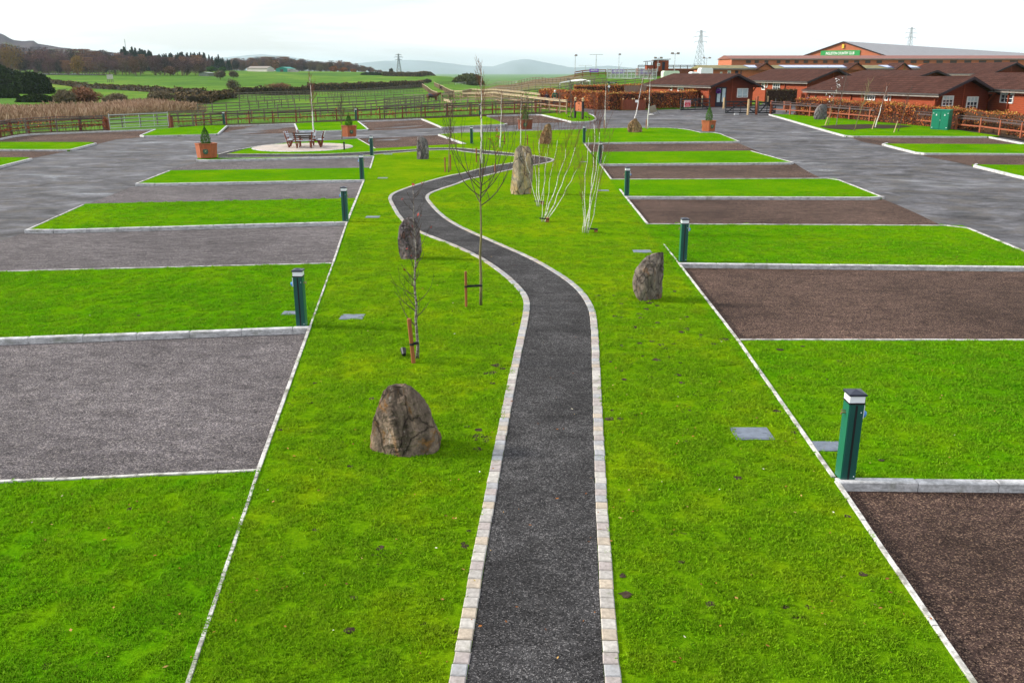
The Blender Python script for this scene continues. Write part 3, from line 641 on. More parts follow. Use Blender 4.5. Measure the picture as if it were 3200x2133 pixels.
rock((2565, 374), 325, pf(Z5, 0, [(0, 446, 530), (.15, 430, 540), (.3, 430, 546), (.6, 440, 548), (.85, 460, 548), (1, 490, 532)]), RK[4], 'grey leaning boulder in front of the beech hedge, by the rail fence', .8, .7, 8)
# ------------------------------------------------------------------ planters
def wood(name, c, var=.25, rough=.7, st=(8, 8, .8)): return simple(name, c, rough, var, 2.2, .3, stretch=st, bump=.1)
M_ORNG = wood('orange_stained_wood', (.33, .095, .035)); M_REDW = wood('red_brown_wood', (.17, .045, .022)); M_GREYW = wood('weathered_wood', (.19, .155, .12)); M_PALEW = wood('fresh_pine', (.46, .33, .18)); M_DARKW = wood('dark_weathered_wood', (.065, .05, .045))
M_EMB = simple('emblem_green', (.008, .07, .045), .5, .05); M_GOLD = simple('emblem_gold', (.22, .24, .12), .5, .05)
M_CONIF = simple('conifer_foliage', (.06, .15, .018), .9, .6, 6); M_BARK = simple('bark', (.13, .095, .06), .9, .4, 12, bump=.4, stretch=(1, 1, .4))
def planter(px, py, label, rz, round_=False):
    p = at(px, py, .09); t = thing('planter', (p.x, p.y, p.z + .1), label, 'planter', 'wooden planters by the road', rz); r = .58; n = 20 if round_ else 6
    mb = MB(); hh = .76
    prof = [(r * .90, .03), (r, hh), (r * .9, hh), (r * .88, hh - .12)]
    mb.lathe(prof, n); mb.build('box', M_ORNG if not round_ else M_REDW, t)
    mb = MB(); 
    for k in range(n):
        a, b = 2 * math.pi * k / n, 2 * math.pi * (k + 1) / n
        mb.add([(q * math.cos(x), q * math.sin(x), z) for z in (hh - .005, hh + .03) for q in (r * .88, r * 1.05) for x in (a, b)], [(0, 1, 3, 2), (4, 6, 7, 5), (2, 3, 7, 6), (0, 4, 5, 1)])
    mb.build('rim', M_ORNG if not round_ else M_GREYW, t)
    mb = MB(); mb.lathe([(r * .85, hh - .1), (r * .85, hh - .07), (.05, hh - .02)], n); mb.build('soil', M_SOIL, t)
    for k in range(1 if round_ else 3):
        a = 2 * math.pi * (k * 2 + .5) / 6 if not round_ else -math.pi / 2
        rin = (r * math.cos(math.pi / 6) if not round_ else r) * .952
        M = Matrix.Rotation(a, 4, 'Z') @ Matrix.Translation((rin + .002, 0, hh * .52)) @ Matrix.Rotation(R(90) - (.08), 4, 'Y')
        mb = MB(); mb.prism([(.165 * math.cos(x), .135 * math.sin(x)) for x in np.linspace(0, 2 * math.pi, 20, endpoint=False)], 0, .012, M); em = mb.build('emblem', M_EMB, t)
        m2 = MB(); m2.prism([(.05, -.02), (.02, -.05), (-.05, -.04), (-.03, 0), (-.07, .03), (-.02, .06), (.03, .03)], .0125, .018, M)
        for x in np.linspace(0, 2 * math.pi, 20, endpoint=False): m2.prism([(.115 * math.cos(x), .09 * math.sin(x)), (.115 * math.cos(x + .25), .09 * math.sin(x + .25)), (.105 * math.cos(x + .25), .08 * math.sin(x + .25)), (.105 * math.cos(x), .08 * math.sin(x))], .0125, .016, M)
        m2.build('motif', M_GOLD, em)
    return t, (p.x, p.y, p.z + .1 + hh - .05)
def shrub(loc, h, r, label, group=None):
    t = thing('conifer_shrub', loc, label, 'shrub', group)
    n = 2600; z = np.random.rand(n) ** 1.15; rad = r * (np.sin(np.clip(z * 1.05 + .12, 0, 1) * math.pi) ** .55) * (1 - z * .72) * 1.25
    a = np.random.rand(n) * 6.283; q = rad * (.55 + .45 * np.random.rand(n) ** .4) * (1 + .12 * np.sin(a * 5 + z * 20))
    P = np.stack([q * np.cos(a), q * np.sin(a), z * h + .02], 1); V, Fq = leaves_np(P, .055, .5)
    o = bpy.data.objects.new('foliage', np_mesh('foliage', V, Fq, M_CONIF)); link(o, t)
    mb = MB(); mb.tube([(0, 0, -.05), (0, 0, h * .8)], [.025, .008]); mb.build('stem', M_BARK, t); return t
M_FLW = simple('flower_white', (.7, .7, .45), .7, .1); M_FLP = simple('flower_purple', (.16, .03, .28), .7, .3)
for (px, py), lab, rz, rd, hs, ls in (((648, 494), 'orange wooden hexagonal planter with green emblem, on the kerb end at left', R(12), False, 1.08, 'slim dark conifer in the planter at the left kerb end'),
      ((1092, 428), 'orange wooden planter by the far road, right of the round picnic table', R(30), False, .95, 'small conifer in the planter right of the picnic table'),
      ((1641, 405), 'round red-brown tub planter beside the road behind the standing stone', 0, True, .95, 'narrow dark conifer in the round tub planter'),
      ((2213, 411), 'orange wooden hexagonal planter on the lawn corner in front of the gates', R(22), False, 1.25, 'tall bright conifer in the planter before the gates')):
    t, c = planter(px, py, lab, rz, rd); shrub(c, hs, .26, ls, 'conifers in the planters')
    mb = MB(); rr = random.Random(px)
    for k in range(5):
        a = -math.pi * rr.random(); mb.lathe([(.02, 0), (.06, .03), (.05, .07), (.01, .09)], 7, (.38 * math.cos(a), .38 * math.sin(a), .68))
    mb.build('flowers', M_FLW, t)
# ------------------------------------------------------------------ picnic table
pt = at(955, 459, .1); T = thing('picnic_table', (pt.x, pt.y, pt.z + .105), 'round red-brown picnic table with four curved high-backed benches on the round patio', 'picnic table', rz=R(8))
M_TTOP = simple('wet_grey_boards', (.34, .37, .42), .3, .2, 5, .5, stretch=(1, 8, 1)); 
def arc(mb, r0, r1, z0, z1, a0, a1, n=8, tilt=0):
    for k in range(n):
        a, b = a0 + (a1 - a0) * k / n, a0 + (a1 - a0) * (k + 1) / n
        vs = [((q + (tilt if z == z1 else 0)) * math.cos(x), (q + (tilt if z == z1 else 0)) * math.sin(x), z) for z in (z0, z1) for q in (r0, r1) for x in (a, b)]
        mb.add(vs, [(0, 2, 3, 1), (4, 5, 7, 6), (2, 6, 7, 3), (0, 1, 5, 4), (0, 4, 6, 2), (1, 3, 7, 5)])
mb = MB()
for k in range(9):
    y = -.56 + k * .14; hw = math.sqrt(max(.62 ** 2 - y * y, .01)); mb.box((0, y, .75), (hw * 2, .13, .035))
mb.build('tabletop', M_TTOP, T)
for k in range(4):
    a = R(45 + 90 * k); mb = MB(); mb.tube([(.42 * math.cos(a), .42 * math.sin(a), .73), (.46 * math.cos(a), .46 * math.sin(a), 0)], .035, 4); mb.build('table_leg', M_REDW, T)
for k in range(4):
    a = R(90 * k); mb = MB()
    for q in range(3): arc(mb, .82 + q * .125, .935 + q * .125, .43, .465, a - .55, a + .55)
    mb.build('seat', M_TTOP, T)
    mb = MB()
    for q in range(3): arc(mb, 1.155 + q * .05, 1.18 + q * .05, .60 + q * .125, .69 + q * .125, a - .52, a + .52, tilt=.03)
    mb.build('backrest', M_TTOP if k != 3 else M_DARKW, T)
    for s_ in (-1, 1):
        b = a + s_ * .42; c_, d_ = math.cos(b), math.sin(b); mb = MB()
        mb.bar((1.06 * c_, 1.06 * d_, 0), (1.31 * c_, 1.31 * d_, .97), .045, .075); mb.bar((1.06 * c_, 1.06 * d_, 0), (.86 * c_, .86 * d_, .42), .045, .08); mb.bar((.5 * c_, .5 * d_, .40), (1.16 * c_, 1.16 * d_, .40), .04, .07)
        mb.build('leg', M_REDW, T)
bp = at(*Z2(1750, 1280), .1); mb = MB(); mb.box((0, 0, .2), (.08, .08, .42), ch=.01); mb.box((0, 0, .44), (.11, .11, .05), ch=.01)
tag(mb.build('post_light', M_BLACK, loc=(bp.x, bp.y, bp.z + .1)), 'tiny black post light on the right edge of the round patio', 'garden light')
# ------------------------------------------------------------------ young trees
M_BIRCH = None
t = MT('birch_bark', .7, .3); P = t.pos((1, 1, 1), True); c = t.ramp(t.noise(t.pos((3, 3, 26), True), 1.5, 3, .6), [(.36, (.05, .04, .035)), (.42, (.62, .60, .57)), (.7, (.8, .78, .75))]); t.col(c); M_BIRCH = t.m
t = MT('lichen_bark', .8, .3); c = t.ramp(t.noise(t.pos((8, 8, 14), True), 2, 4, .7), [(.4, (.07, .05, .04)), (.55, (.22, .20, .17)), (.7, (.42, .40, .36))]); t.col(c); M_LICH = t.m
M_TWIG = simple('red_twigs', (.16, .06, .035), .8, .3); M_TWIGD = simple('dark_twigs', (.07, .045, .035), .8, .3); M_TWIGG = simple('olive_bark', (.16, .14, .06), .8, .35, 6)
M_REDL2 = simple('orange_brown_leaves', (.34, .09, .03), .7, .4); M_REDL = simple('red_leaves', (.30, .03, .02), .7, .3); M_STAKE = wood('stake_wood', (.26, .09, .03)); M_BAND = simple('rubber_strap', (.012, .012, .014), .7)
def branch(mb, p, d, L, r, depth, rr, up=.25, kink=.16, nseg=5, leafp=None, sub=(3, 5), spread=.7, minr=.0022):
    pts = [p.copy()]; rad = [r]; q = p.copy(); d = d.normalized()
    for i in range(nseg):
        d = (d + Vector((rr.uniform(-1, 1), rr.uniform(-1, 1), rr.uniform(-.4, .6))) * kink + Vector((0, 0, up / nseg))).normalized()
        q = q + d * (L / nseg); pts.append(q.copy()); rad.append(max(minr, r * (1 - (i + 1) / nseg * .85)))
    mb.tube(pts, rad, 5 if r > .012 else 4 if r > .006 else 3, cap=False)
    if leafp is not None and depth == 0: leafp.append(pts[-1]); leafp.append(pts[-2])
    if depth > 0:
        for k in range(rr.randint(*sub)):
            i = rr.randint(1, nseg); b = pts[i]
            dd = (d + Vector((rr.uniform(-1, 1), rr.uniform(-1, 1), rr.uniform(-.3, .8))) * spread).normalized()
            branch(mb, b, dd, L * rr.uniform(.35, .6), max(minr, rad[i] * .6), depth - 1, rr, up, kink, max(3, nseg - 1), leafp, sub, spread, minr)
def sapling(px, py, ytop, label, bark, twig, seed, r=.022, clear=.25, nb=26, blen=.28, side=.8, up=.35, lean=(0, 0), leaves=None, kind='sapling', depth=1, dz=.09, name='young_tree', cat='young tree', minr=.0028, xtop=None, nl=12, lsize=.05):
    p = at(px, py, dz); rr = random.Random(seed); h = hgt(p, ytop) - dz
    s = scale_at(p); dx = ((xtop if xtop is not None else px) - px) * s * (p.y / max(p.y, 1))
    t = thing(name, (p.x, p.y, p.z + dz - .01), label, cat, 'young trees planted in the lawns'); tr = MB(); n = 12; pts = []; rad = []
    for i in range(n + 1):
        f = i / n; pts.append(Vector((dx * f + .02 * rr.uniform(-1, 1) * h * .3, .02 * rr.uniform(-1, 1) * h * .3, f * h)))
        rad.append(r * (1 - f * .86) * (1.25 if i == 0 else 1))
    tr.tube(pts, rad, 8, cap=True); tr.build('trunk', bark, t, smooth=True)
    br = MB(); lp = []
    for k in range(nb):
        f = clear + (1 - clear) * ((k + rr.random()) / nb); i = min(int(f * n), n - 1); b = pts[i].lerp(pts[i + 1], f * n - i)
        a = rr.uniform(0, 6.283); d = Vector((math.cos(a) * side, math.sin(a) * side, rr.uniform(.1, .6) + up * .5))
        branch(br, b, d, h * blen * (1.15 - f * .75) * rr.uniform(.6, 1.2), r * .42 * (1.1 - f * .7), depth, rr, up, .15, 5, lp, (2, 4), .7, minr)
    br.build('branches', twig, t)
    if leaves is not None and lp:
        P = np.array([tuple(rr.choice(lp)) for _ in range(nl)]) + np.random.normal(size=(nl, 3)) * .03
        V, Fq = leaves_np(P, lsize, .7); o = bpy.data.objects.new('leaves', np_mesh('leaves', V, Fq, leaves)); link(o, t)
    return t
def stake(px, py, ytop, label, tiepx=None, tiepy=None, r=.03, xtop=None, mat=None, dz=.09, double=None):
    p = at(px, py, dz); h = hgt(p, ytop) - dz; s = scale_at(p); dx = ((xtop or px) - px) * s
    t = thing('tree_stake', (p.x, p.y, p.z + dz), label, 'tree stake', 'stakes supporting the young trees')
    mb = MB(); mb.tube([(0, 0, -.05), (dx, 0, h - .01), (dx, 0, h)], [r, r, r * .85], 9); mb.build('post', mat or M_STAKE, t)
    if tiepx:
        tz = hgt(p, tiepy) - dz; L = (tiepx - px) * s; mb = MB()
        for y in (-.022, .022): mb.bar((dx * tz / h - .02, y, tz), (L, y + .0, tz + .02), .006, .035)
        mb.tube([(dx * tz / h, 0, tz - .018), (dx * tz / h, 0, tz + .018)], r + .005, 8); mb.tube([(L, 0, tz), (L, 0, tz + .036)], .034, 8); mb.build('strap', M_BAND, t)
    return t
# the nearest sapling, side branches with a few red leaves
sapling(1304, 1120, 590, 'thin mottled sapling with few red leaves, nearest, tied to an orange stake', M_LICH, M_TWIGD, 11, r=.026, clear=.2, nb=32, blen=.17, side=.8, up=.5, xtop=1310, leaves=M_REDL, nl=14, lsize=.055, minr=.0028)
stake(1293, 1133, 995, 'short thick orange stake beside the nearest mottled sapling', 1304, 1075, .034, xtop=1283)
# sapling with a vase crown
def vase(px, py, ytop, fork, label, seed, spread=.5, r=.032, nb=11, bark=M_TWIGG, twig=M_TWIGD):
    p = at(px, py, .09); h = hgt(p, ytop) - .09; zf = hgt(p, fork) - .09; rr = random.Random(seed)
    t = thing('young_tree', (p.x, p.y, p.z + .08), label, 'young tree', 'young trees planted in the lawns'); tr = MB()
    pts = [Vector((.012 * rr.uniform(-1, 1) + .03 * i / 9, .012 * rr.uniform(-1, 1), h * .82 * i / 9)) for i in range(10)]
    tr.tube(pts, [r * (1 - .75 * i / 9) for i in range(10)], 8); tr.build('trunk', bark, t, smooth=True)
    br = MB()
    for k in range(nb):
        f = k / nb; z = zf + (h * .72 - zf) * f * .8; a = k * 2.4 + rr.uniform(-.4, .4); d = Vector((math.cos(a) * 1.0, math.sin(a) * .8, .46))
        pts = [Vector((.02, 0, z))]; L = (h - z) * rr.uniform(.75, 1.0); dd = d.normalized(); rad = [r * .38 * (1 - f * .4)]
        for i in range(7):
            dd = (dd + Vector((-math.cos(a) * .05, -math.sin(a) * .06, .21)) + Vector((rr.uniform(-1, 1), rr.uniform(-1, 1), 0)) * .07).normalized()
            pts.append(pts[-1] + dd * L / 6.5); rad.append(max(.0035, rad[0] * (1 - (i + 1) / 7 * .8)))
        br.tube(pts, rad, 5, cap=False)
        for q in range(rr.randint(4, 6)):
            i = rr.randint(1, 6); branch(br, pts[i], (dd + Vector((rr.uniform(-1, 1), rr.uniform(-1, 1), .2)) * .7), L * rr.uniform(.2, .42), rad[i] * .6, 0, rr, .35, .12, 4, None, (1, 2), .6, .0032)
    br.build('branches', twig, t); return t
vase(1502, 953, 350, 642, 'tall olive sapling with upswept vase crown, beside the path', 5, nb=12)
stake(1457, 962, 848, 'slim orange stake with a long black strap, left of the vase-crowned sapling', 1503, 895, .026)
# multi stem birches
def multi(px, py, stems, label, seed, r=.019):
    p = at(px, py, .09); s = scale_at(p); rr = random.Random(seed)
    t = thing('multi_stem_birch', (p.x, p.y, p.z + .08), label, 'birch tree', 'white multi-stem birches'); br = MB()
    for k, (tx, ty, bx, q) in enumerate(stems):
        h = hgt(p, ty) - .09; n = 10; dx = (tx - px) * s * .93; dxb = (bx - px) * s; rs = r * q; yy = rr.uniform(-.25, .25)
        pts = []
        for i in range(n + 1):
            f = i / n; bw = math.sin(f * 3.1 + k) * .05 * h * .5; pts.append(Vector((dxb + (dx - dxb) * (f ** .85) + bw * f + rr.uniform(-.03, .03), yy * f + rr.uniform(-.03, .03), f * h)))
        m = MB(); m.tube(pts[:9], [rs * (1 - .82 * i / n) for i in range(9)], 8, cap=True); m.build('trunk', M_BIRCH, t, smooth=True)
        br.tube(pts[8:], [max(.003, rs * (1 - .9 * i / n)) for i in range(8, n + 1)], 5, cap=False)
        for b in range(int(17 * q + 5)):
            f = rr.uniform(.28, .98); i = int(f * n); i = min(i, n - 1); a = rr.uniform(0, 6.28); d0 = (pts[-1] - pts[0]).normalized()
            branch(br, pts[i].lerp(pts[i + 1], f * n - i), d0 + Vector((math.cos(a), math.sin(a), 0)) * rr.uniform(.25, .55), h * rr.uniform(.12, .30), .0048 * q, 1, rr, .3, .1, 5, None, (2, 5), .5, .0022)
    br.build('branches', M_TWIG, t); return t
multi(1694, 692, [(1782, 400, 1696, 1.0), (1822, 400, 1700, .9), (1715, 420, 1690, .45), (1840, 480, 1702, .65), (1750, 370, 1697, .5)], 'front white birch with several stems fanning right, beside the standing stone', 31)
multi(1682, 645, [(1622, 430, 1680, .65), (1684, 380, 1683, .8), (1668, 440, 1681, .7), (1725, 400, 1685, .5)], 'rear white birch clump just right of the standing stone', 32)
multi(1824, 728, [(1872, 330, 1826, .85), (1862, 300, 1832, .8), (1815, 560, 1822, .5), (1905, 420, 1838, .6), (1835, 350, 1823, .7), (1880, 380, 1834, .4)], 'right hand white birch with upright stems and red twigs', 33)
for (px, py, yt, lab) in ((1711, 694, 680, 'short fat tree stake stump at the foot of the front fanning birch'), (1695, 640, 628, 'short tree stake stump at the foot of the rear birch clump'), (1862, 726, 716, 'short tree stake stump right of the right hand birch')):
    stake(px, py, yt, lab, px - 22, py - 10, .055, mat=M_STAKE)
# the farther saplings
sap = [((1402, 538), 300, 1414, 'slender dark sapling between two short stakes, left of the lawn birches', M_TWIGG, M_TWIGD, .03, 34),
       ((1563, 461), 290, 1568, 'white twin birch sapling behind the vase-crowned tree', M_BIRCH, M_TWIG, .04, 26),
       ((1626, 455), 300, 1628, 'thin white birch sapling rising behind the sandy standing stone', M_BIRCH, M_TWIG, .03, 26),
       ((1640, 455), 290, 1647, 'thin dark sapling directly behind the standing stone, in front of the round tub', M_TWIGG, M_TWIGD, .028, 24),
       ((1747, 357), 268, 1748, 'thin sapling on the sign lawn, tied to a low stake', M_GREYW, M_TWIGD, .035, 26),
       ((1784, 364), 252, 1782, 'thin sapling just left of the hanging sign posts', M_GREYW, M_TWIGD, .035, 26),
       ((1890, 400), 262, 1889, 'white birch sapling nearest the sign lawn, in front of the beech hedge', M_BIRCH, M_TWIG, .045, 18),
       ((1983, 377), 240, 2004, 'white birch leaning right behind the orange boulder', M_BIRCH, M_TWIG, .05, 18),
       ((2023, 402), 228, 2026, 'straight white birch right of the orange boulder', M_BIRCH, M_TWIG, .05, 22),
       ((981, 438), 238, 981, 'straight white birch rising behind the round picnic table', M_BIRCH, M_TWIG, .06, 30),
       ((1069, 434), 300, 1073, 'thin dark sapling left of the middle planter by the far road', M_TWIGG, M_TWIGD, .032, 30),
       ((2587, 390), 250, 2607, 'thin sapling with pale leaves in front of the right beech hedge', M_TWIGG, M_TWIGD, .03, 22),
       ((2611, 396), 232, 2628, 'leaning sapling second from the leaning grey boulder', M_LICH, M_TWIGD, .032, 22),
       ((2669, 409), 252, 2703, 'right-leaning olive sapling in the middle of the soil bed', M_TWIGG, M_TWIGG, .032, 22),
       ((2735, 399), 270, 2757, 'white birch sapling on the soil bed left of the green cabinet', M_BIRCH, M_TWIG, .045, 26),
       ((2806, 411), 280, 2829, 'last dark sapling on the soil bed, closest to the green cabinet', M_TWIGD, M_TWIGD, .032, 26)]
for i, ((px, py), yt, xt, lab, bk, tw, r, nb) in enumerate(sap):
    lv = M_WHITE if i == 11 else None
    sapling(px, py, yt, lab, bk, tw, 50 + i, r=r, clear=.42 if bk is M_BIRCH else .35, nb=nb, blen=.24, side=.55, up=.6, xtop=xt, minr=.006, leaves=lv, nl=60, lsize=.1)
sapling(1548, 541, 400, 'small sapling keeping orange-brown leaves, behind the vase-crowned tree at the path', M_TWIGD, M_TWIGD, 91, r=.016, clear=.25, nb=18, blen=.3, side=.8, up=.4, leaves=M_REDL2, nl=45, lsize=.09, minr=.005)
# thick white birch trunk in front of the far path
sapling(1505, 511, 205, 'tall birch with a thick pure white trunk beside the far path', M_BIRCH, M_TWIG, 77, r=.05, clear=.45, nb=34, blen=.26, side=.5, up=.6, xtop=1508, minr=.005)
for a in (((1391, 537), 491, None, 'left of two short stakes at the slender dark sapling'), ((1408, 532), 483, None, 'right of two short stakes at the slender dark sapling'), ((1489, 507), 462, (1503, 485), 'stake with strap left of the thick white birch trunk'),
          ((1547, 536), 512, None, 'stake on the path edge behind the vase crown'), ((1577, 451), 422, (1564, 443), 'stake right of the white twin birch sapling'), ((1648, 452), 421, (1640, 435), 'stake right of the thin dark sapling behind the standing stone'),
          ((1741, 357), 335, (1747, 345), 'low stake left of the first sapling on the sign lawn'), ((1781, 362), 340, None, 'pale leaning stake at the second sapling on the sign lawn'), ((1888, 401), 375, None, 'short stake at the white birch nearest the sign lawn'),
          ((2019, 403), 373, None, 'short stake at the straight white birch right of the orange boulder'), ((2578, 391), 362, None, 'short pale stake nearest the leaning grey boulder'), ((2725, 404), 368, None, 'short pale stake left of the soil bed birch'), ((2793, 414), 378, None, 'leaning pale stake nearest the green cabinet')):
    (px, py), yt, tie, lab = a; pale = 'pale' in lab
    stake(px, py, yt, lab, *(tie or (None, None)), r=.035, mat=M_PALEW if pale else None, xtop=px + (8 if 'leaning' in lab or px > 2500 else 0))
# small black up-lighters on the lawn near the first stake and on the sign lawn
def spot(px, py, lab):
    p = at(px, py, .09); t = thing('ground_spotlight', (p.x, p.y, p.z + .09), lab, 'spotlight', 'small spotlights in the lawns', random.uniform(0, 3))
    mb = MB(); mb.tube([(0, 0, 0), (0, 0, .06)], .012); mb.build('spike', M_BLACK, t); mb = MB(); mb.tube([(0, -.05, .05), (0, .07, .11)], [.035, .05], 10); mb.build('lamp_head', M_BLACK, t)
spot(1262, 1114, 'small black ground spotlight left of the nearest stake')
for i, (x, y) in enumerate(((1777, 368), (1786, 369), (1790, 371), (1829, 367), (1833, 369), (1842, 370))):
    spot(x, y, ['spotlight farthest left before the sign', 'first of the paired spotlights left of the sign post', 'second of the paired spotlights left of the sign post', 'first of the paired spotlights right of the sign', 'second of the paired spotlights right of the sign', 'spotlight farthest right on the sign lawn tip'][i])
# ------------------------------------------------------------------ grass blades (geometry nodes on points)
def inside(poly, X, Y):
    r = np.zeros(len(X), bool); n = len(poly); j = n - 1
    for i in range(n):
        xi, yi = poly[i]; xj, yj = poly[j]
        c = ((yi > Y) != (yj > Y)) & (X < (xj - xi) * (Y - yi) / (yj - yi + 1e-12) + xi); r ^= c; j = i
    return r
def clump(seed, nb=60, rad=.085):
    rs = np.random.RandomState(seed); a = rs.rand(nb) * 6.283; q = rad * np.sqrt(rs.rand(nb)); x = q * np.cos(a); y = q * np.sin(a)
    h = .017 + .018 * rs.rand(nb); w = .0035 + .002 * rs.rand(nb); b = rs.rand(nb) * 6.283; l = .35 + .75 * rs.rand(nb); la = rs.rand(nb) * 6.283
    dx, dy = np.cos(b) * w, np.sin(b) * w; lx, ly = np.cos(la) * l * h, np.sin(la) * l * h
    V = np.stack([np.stack([x - dx, y - dy, np.zeros(nb) - .004], 1), np.stack([x + dx, y + dy, np.zeros(nb) - .004], 1), np.stack([x + dx * .7 + lx * .4, y + dy * .7 + ly * .4, h * .65], 1), np.stack([x + lx, y + ly, h], 1)], 1).reshape(-1, 3)
    o = bpy.data.objects.new('grass_clump', np_mesh('grass_clump', V, np.arange(nb * 4).reshape(-1, 4), M_BLADE)); return o
gcol = bpy.data.collections.new('grass_sources')
for k in range(5): gcol.objects.link(clump(k))
PT = []; SC = []
# bare soil spots in the lawns (the grass does not grow there)
rb = random.Random(12); SPOT = []
for _ in range(70):
    y = rb.uniform(6.2, 22); x = rb.uniform(-.5, .55) * y
    SPOT.append((x, y, rb.uniform(.02, .06)))
for (px, py), n_, sp_ in ((Dd(1490, 720), 26, 1.1), (Dd(1520, 760), 18, 1.3), (Dd(1480, 830), 12, 1.0), (Dd(1140, 870), 8, .35), (Dd(1120, 990), 6, .25), (Dd(1417, 1340), 9, .10), (Dd(1395, 950), 5, .15), (Dd(1070, 1255), 5, .08)):
    c = at(px, py, .09)
    for _ in range(n_): SPOT.append((c.x + rb.gauss(0, sp_ * .5), c.y + rb.gauss(0, sp_), rb.uniform(.02, .075)))
mb_ = MB()
for x, y, r in SPOT:
    k = 9; mb_.add([(x + r * rb.uniform(.6, 1.3) * math.cos(6.283 * i / k), y + r * rb.uniform(.6, 1.3) * math.sin(6.283 * i / k), H(x, y) + .0925 + .00035 * (len(mb_.f) % 17)) for i in range(k)], [tuple(range(k))])
pathpoly = [(p.x, p.y) for p in pL] + [(p.x, p.y) for p in reversed(pR)]
for y0, y1, den, s0 in ((4.0, 7.5, 120, .95), (7.5, 11, 85, 1.05), (11, 16, 60, 1.15), (16, 24, 34, 1.2), (24, 34, 16, 1.1)):
    xm = y1 * .62 + 1.5; n = int(2 * xm * (y1 - y0) * den); X = np.random.rand(n) * 2 * xm - xm; Y = y0 + np.random.rand(n) * (y1 - y0)
    ok = np.zeros(n, bool)
    for pl in LAWN: ok |= inside(pl, X, Y)
    ok &= ~inside(pathpoly, X, Y)
    for dx, dy in ((.16, 0), (-.16, 0), (0, .16), (0, -.16)): ok &= ~inside(pathpoly, X + dx, Y + dy)
    for (px, py), s, lab in covers:
        c = at(px, py, .09); ok &= ~((abs(X - c.x) < s * .58) & (abs(Y - c.y) < s * .47))
    for sx, sy, sr in SPOT:
        if y0 - 1 < sy < y1 + 1: ok &= ((X - sx) ** 2 + (Y - sy) ** 2) > (sr * .8 + .015 * s0) ** 2
    for pl_e, wd in EDGES:
        for (ax, ay), (bx, by) in zip(pl_e[:-1], pl_e[1:]):
            if max(ay, by) < y0 - 1 or min(ay, by) > y1 + 1: continue
            L2 = (bx - ax) ** 2 + (by - ay) ** 2 + 1e-9; tt = np.clip(((X - ax) * (bx - ax) + (Y - ay) * (by - ay)) / L2, 0, 1)
            ok &= np.hypot(X - ax - tt * (bx - ax), Y - ay - tt * (by - ay)) > wd + .05 * s0
    X, Y = X[ok], Y[ok]
    PT += [(x, y, H(x, y) + .088) for x, y in zip(X, Y)]; SC += list(s0 * (.75 + .5 * np.random.rand(len(X))))
me = bpy.data.meshes.new('grass'); me.from_pydata(PT, [], []); at_ = me.attributes.new('sz', 'FLOAT', 'POINT'); at_.data.foreach_set('value', np.array(SC, dtype=np.float32))
go = bpy.data.objects.new('grass', me); COL.objects.link(go); go['kind'] = 'stuff'; go['label'] = 'short green grass blades of the mown lawns'; go['category'] = 'grass'
def gn_instances(obj, coll, attr='sz'):
    ng = bpy.data.node_groups.new('scatter', 'GeometryNodeTree'); ng.interface.new_socket('Geometry', in_out='INPUT', socket_type='NodeSocketGeometry'); ng.interface.new_socket('Geometry', in_out='OUTPUT', socket_type='NodeSocketGeometry')
    n = ng.nodes; l = ng.links; gi = n.new('NodeGroupInput'); gq = n.new('NodeGroupOutput'); ci = n.new('GeometryNodeCollectionInfo'); ci.inputs[0].default_value = coll
    ci.inputs['Separate Children'].default_value = True; ci.inputs['Reset Children'].default_value = True
    ip = n.new('GeometryNodeInstanceOnPoints'); ip.inputs['Pick Instance'].default_value = True
    rv = n.new('FunctionNodeRandomValue'); rv.data_type = 'FLOAT_VECTOR'; rv.inputs[0].default_value = (0, 0, 0); rv.inputs[1].default_value = (0, 0, 6.283)
    na = n.new('GeometryNodeInputNamedAttribute'); na.data_type = 'FLOAT'; na.inputs['Name'].default_value = attr
    l.new(gi.outputs[0], ip.inputs['Points']); l.new(ci.outputs[0], ip.inputs['Instance']); l.new(rv.outputs[0], ip.inputs['Rotation']); l.new(na.outputs['Attribute'], ip.inputs['Scale']); l.new(ip.outputs[0], gq.inputs[0])
    md = obj.modifiers.new('scatter', 'NODES'); md.node_group = ng
gn_instances(go, gcol)
# a few fallen leaves and pale chips
rl = random.Random(5); LP = []
for _ in range(900):
    y = rl.uniform(5.8, 24) ; x = rl.uniform(-.62, .62) * y
    if rl.random() < 9 / y: LP.append((x, y, H(x, y) + .118 + rl.uniform(0, .006)))
okl = np.array([any(inside(pl, np.array([q[0]]), np.array([q[1]]))[0] for pl in LAWN) for q in LP]); LP = np.array(LP)[okl]
V, Fq = leaves_np(LP, .035, .6, .5); V = V.reshape(-1, 4, 3); V[:, :, 2] = LP[:, None, 2] + (V[:, :, 2] - LP[:, None, 2]) * .25; V = V.reshape(-1, 3)
tl = MT('fallen_leaf', .8, .1); gl = tl.n('ShaderNodeNewGeometry'); tl.col(tl.ramp(gl.outputs['Random Per Island'], [(0, (.10, .035, .015)), (.6, (.32, .12, .03)), (.9, (.45, .33, .12)), (1, (.7, .7, .65))]))
fo = bpy.data.objects.new('fallen_leaves', np_mesh('fallen_leaves', V, Fq, tl.m)); COL.objects.link(fo); tag(fo, 'tiny fallen brown leaves scattered over the lawns', 'leaves', None, 'stuff')
# keep only spots that fall on lawn
V_ = mb_.v; keep = [i for i, (x, y, r) in enumerate(SPOT) if any(inside(pl, np.array([x]), np.array([y]))[0] for pl in LAWN) and not inside(pathpoly, np.array([x - .2, x, x + .2]), np.array([y, y, y])).any()]
m_ = MB()
for i in keep: m_.add(V_[i * 9:(i + 1) * 9], [tuple(range(9))])
o_ = m_.build('bare_soil', M_SOIL); o_['kind'] = 'structure'
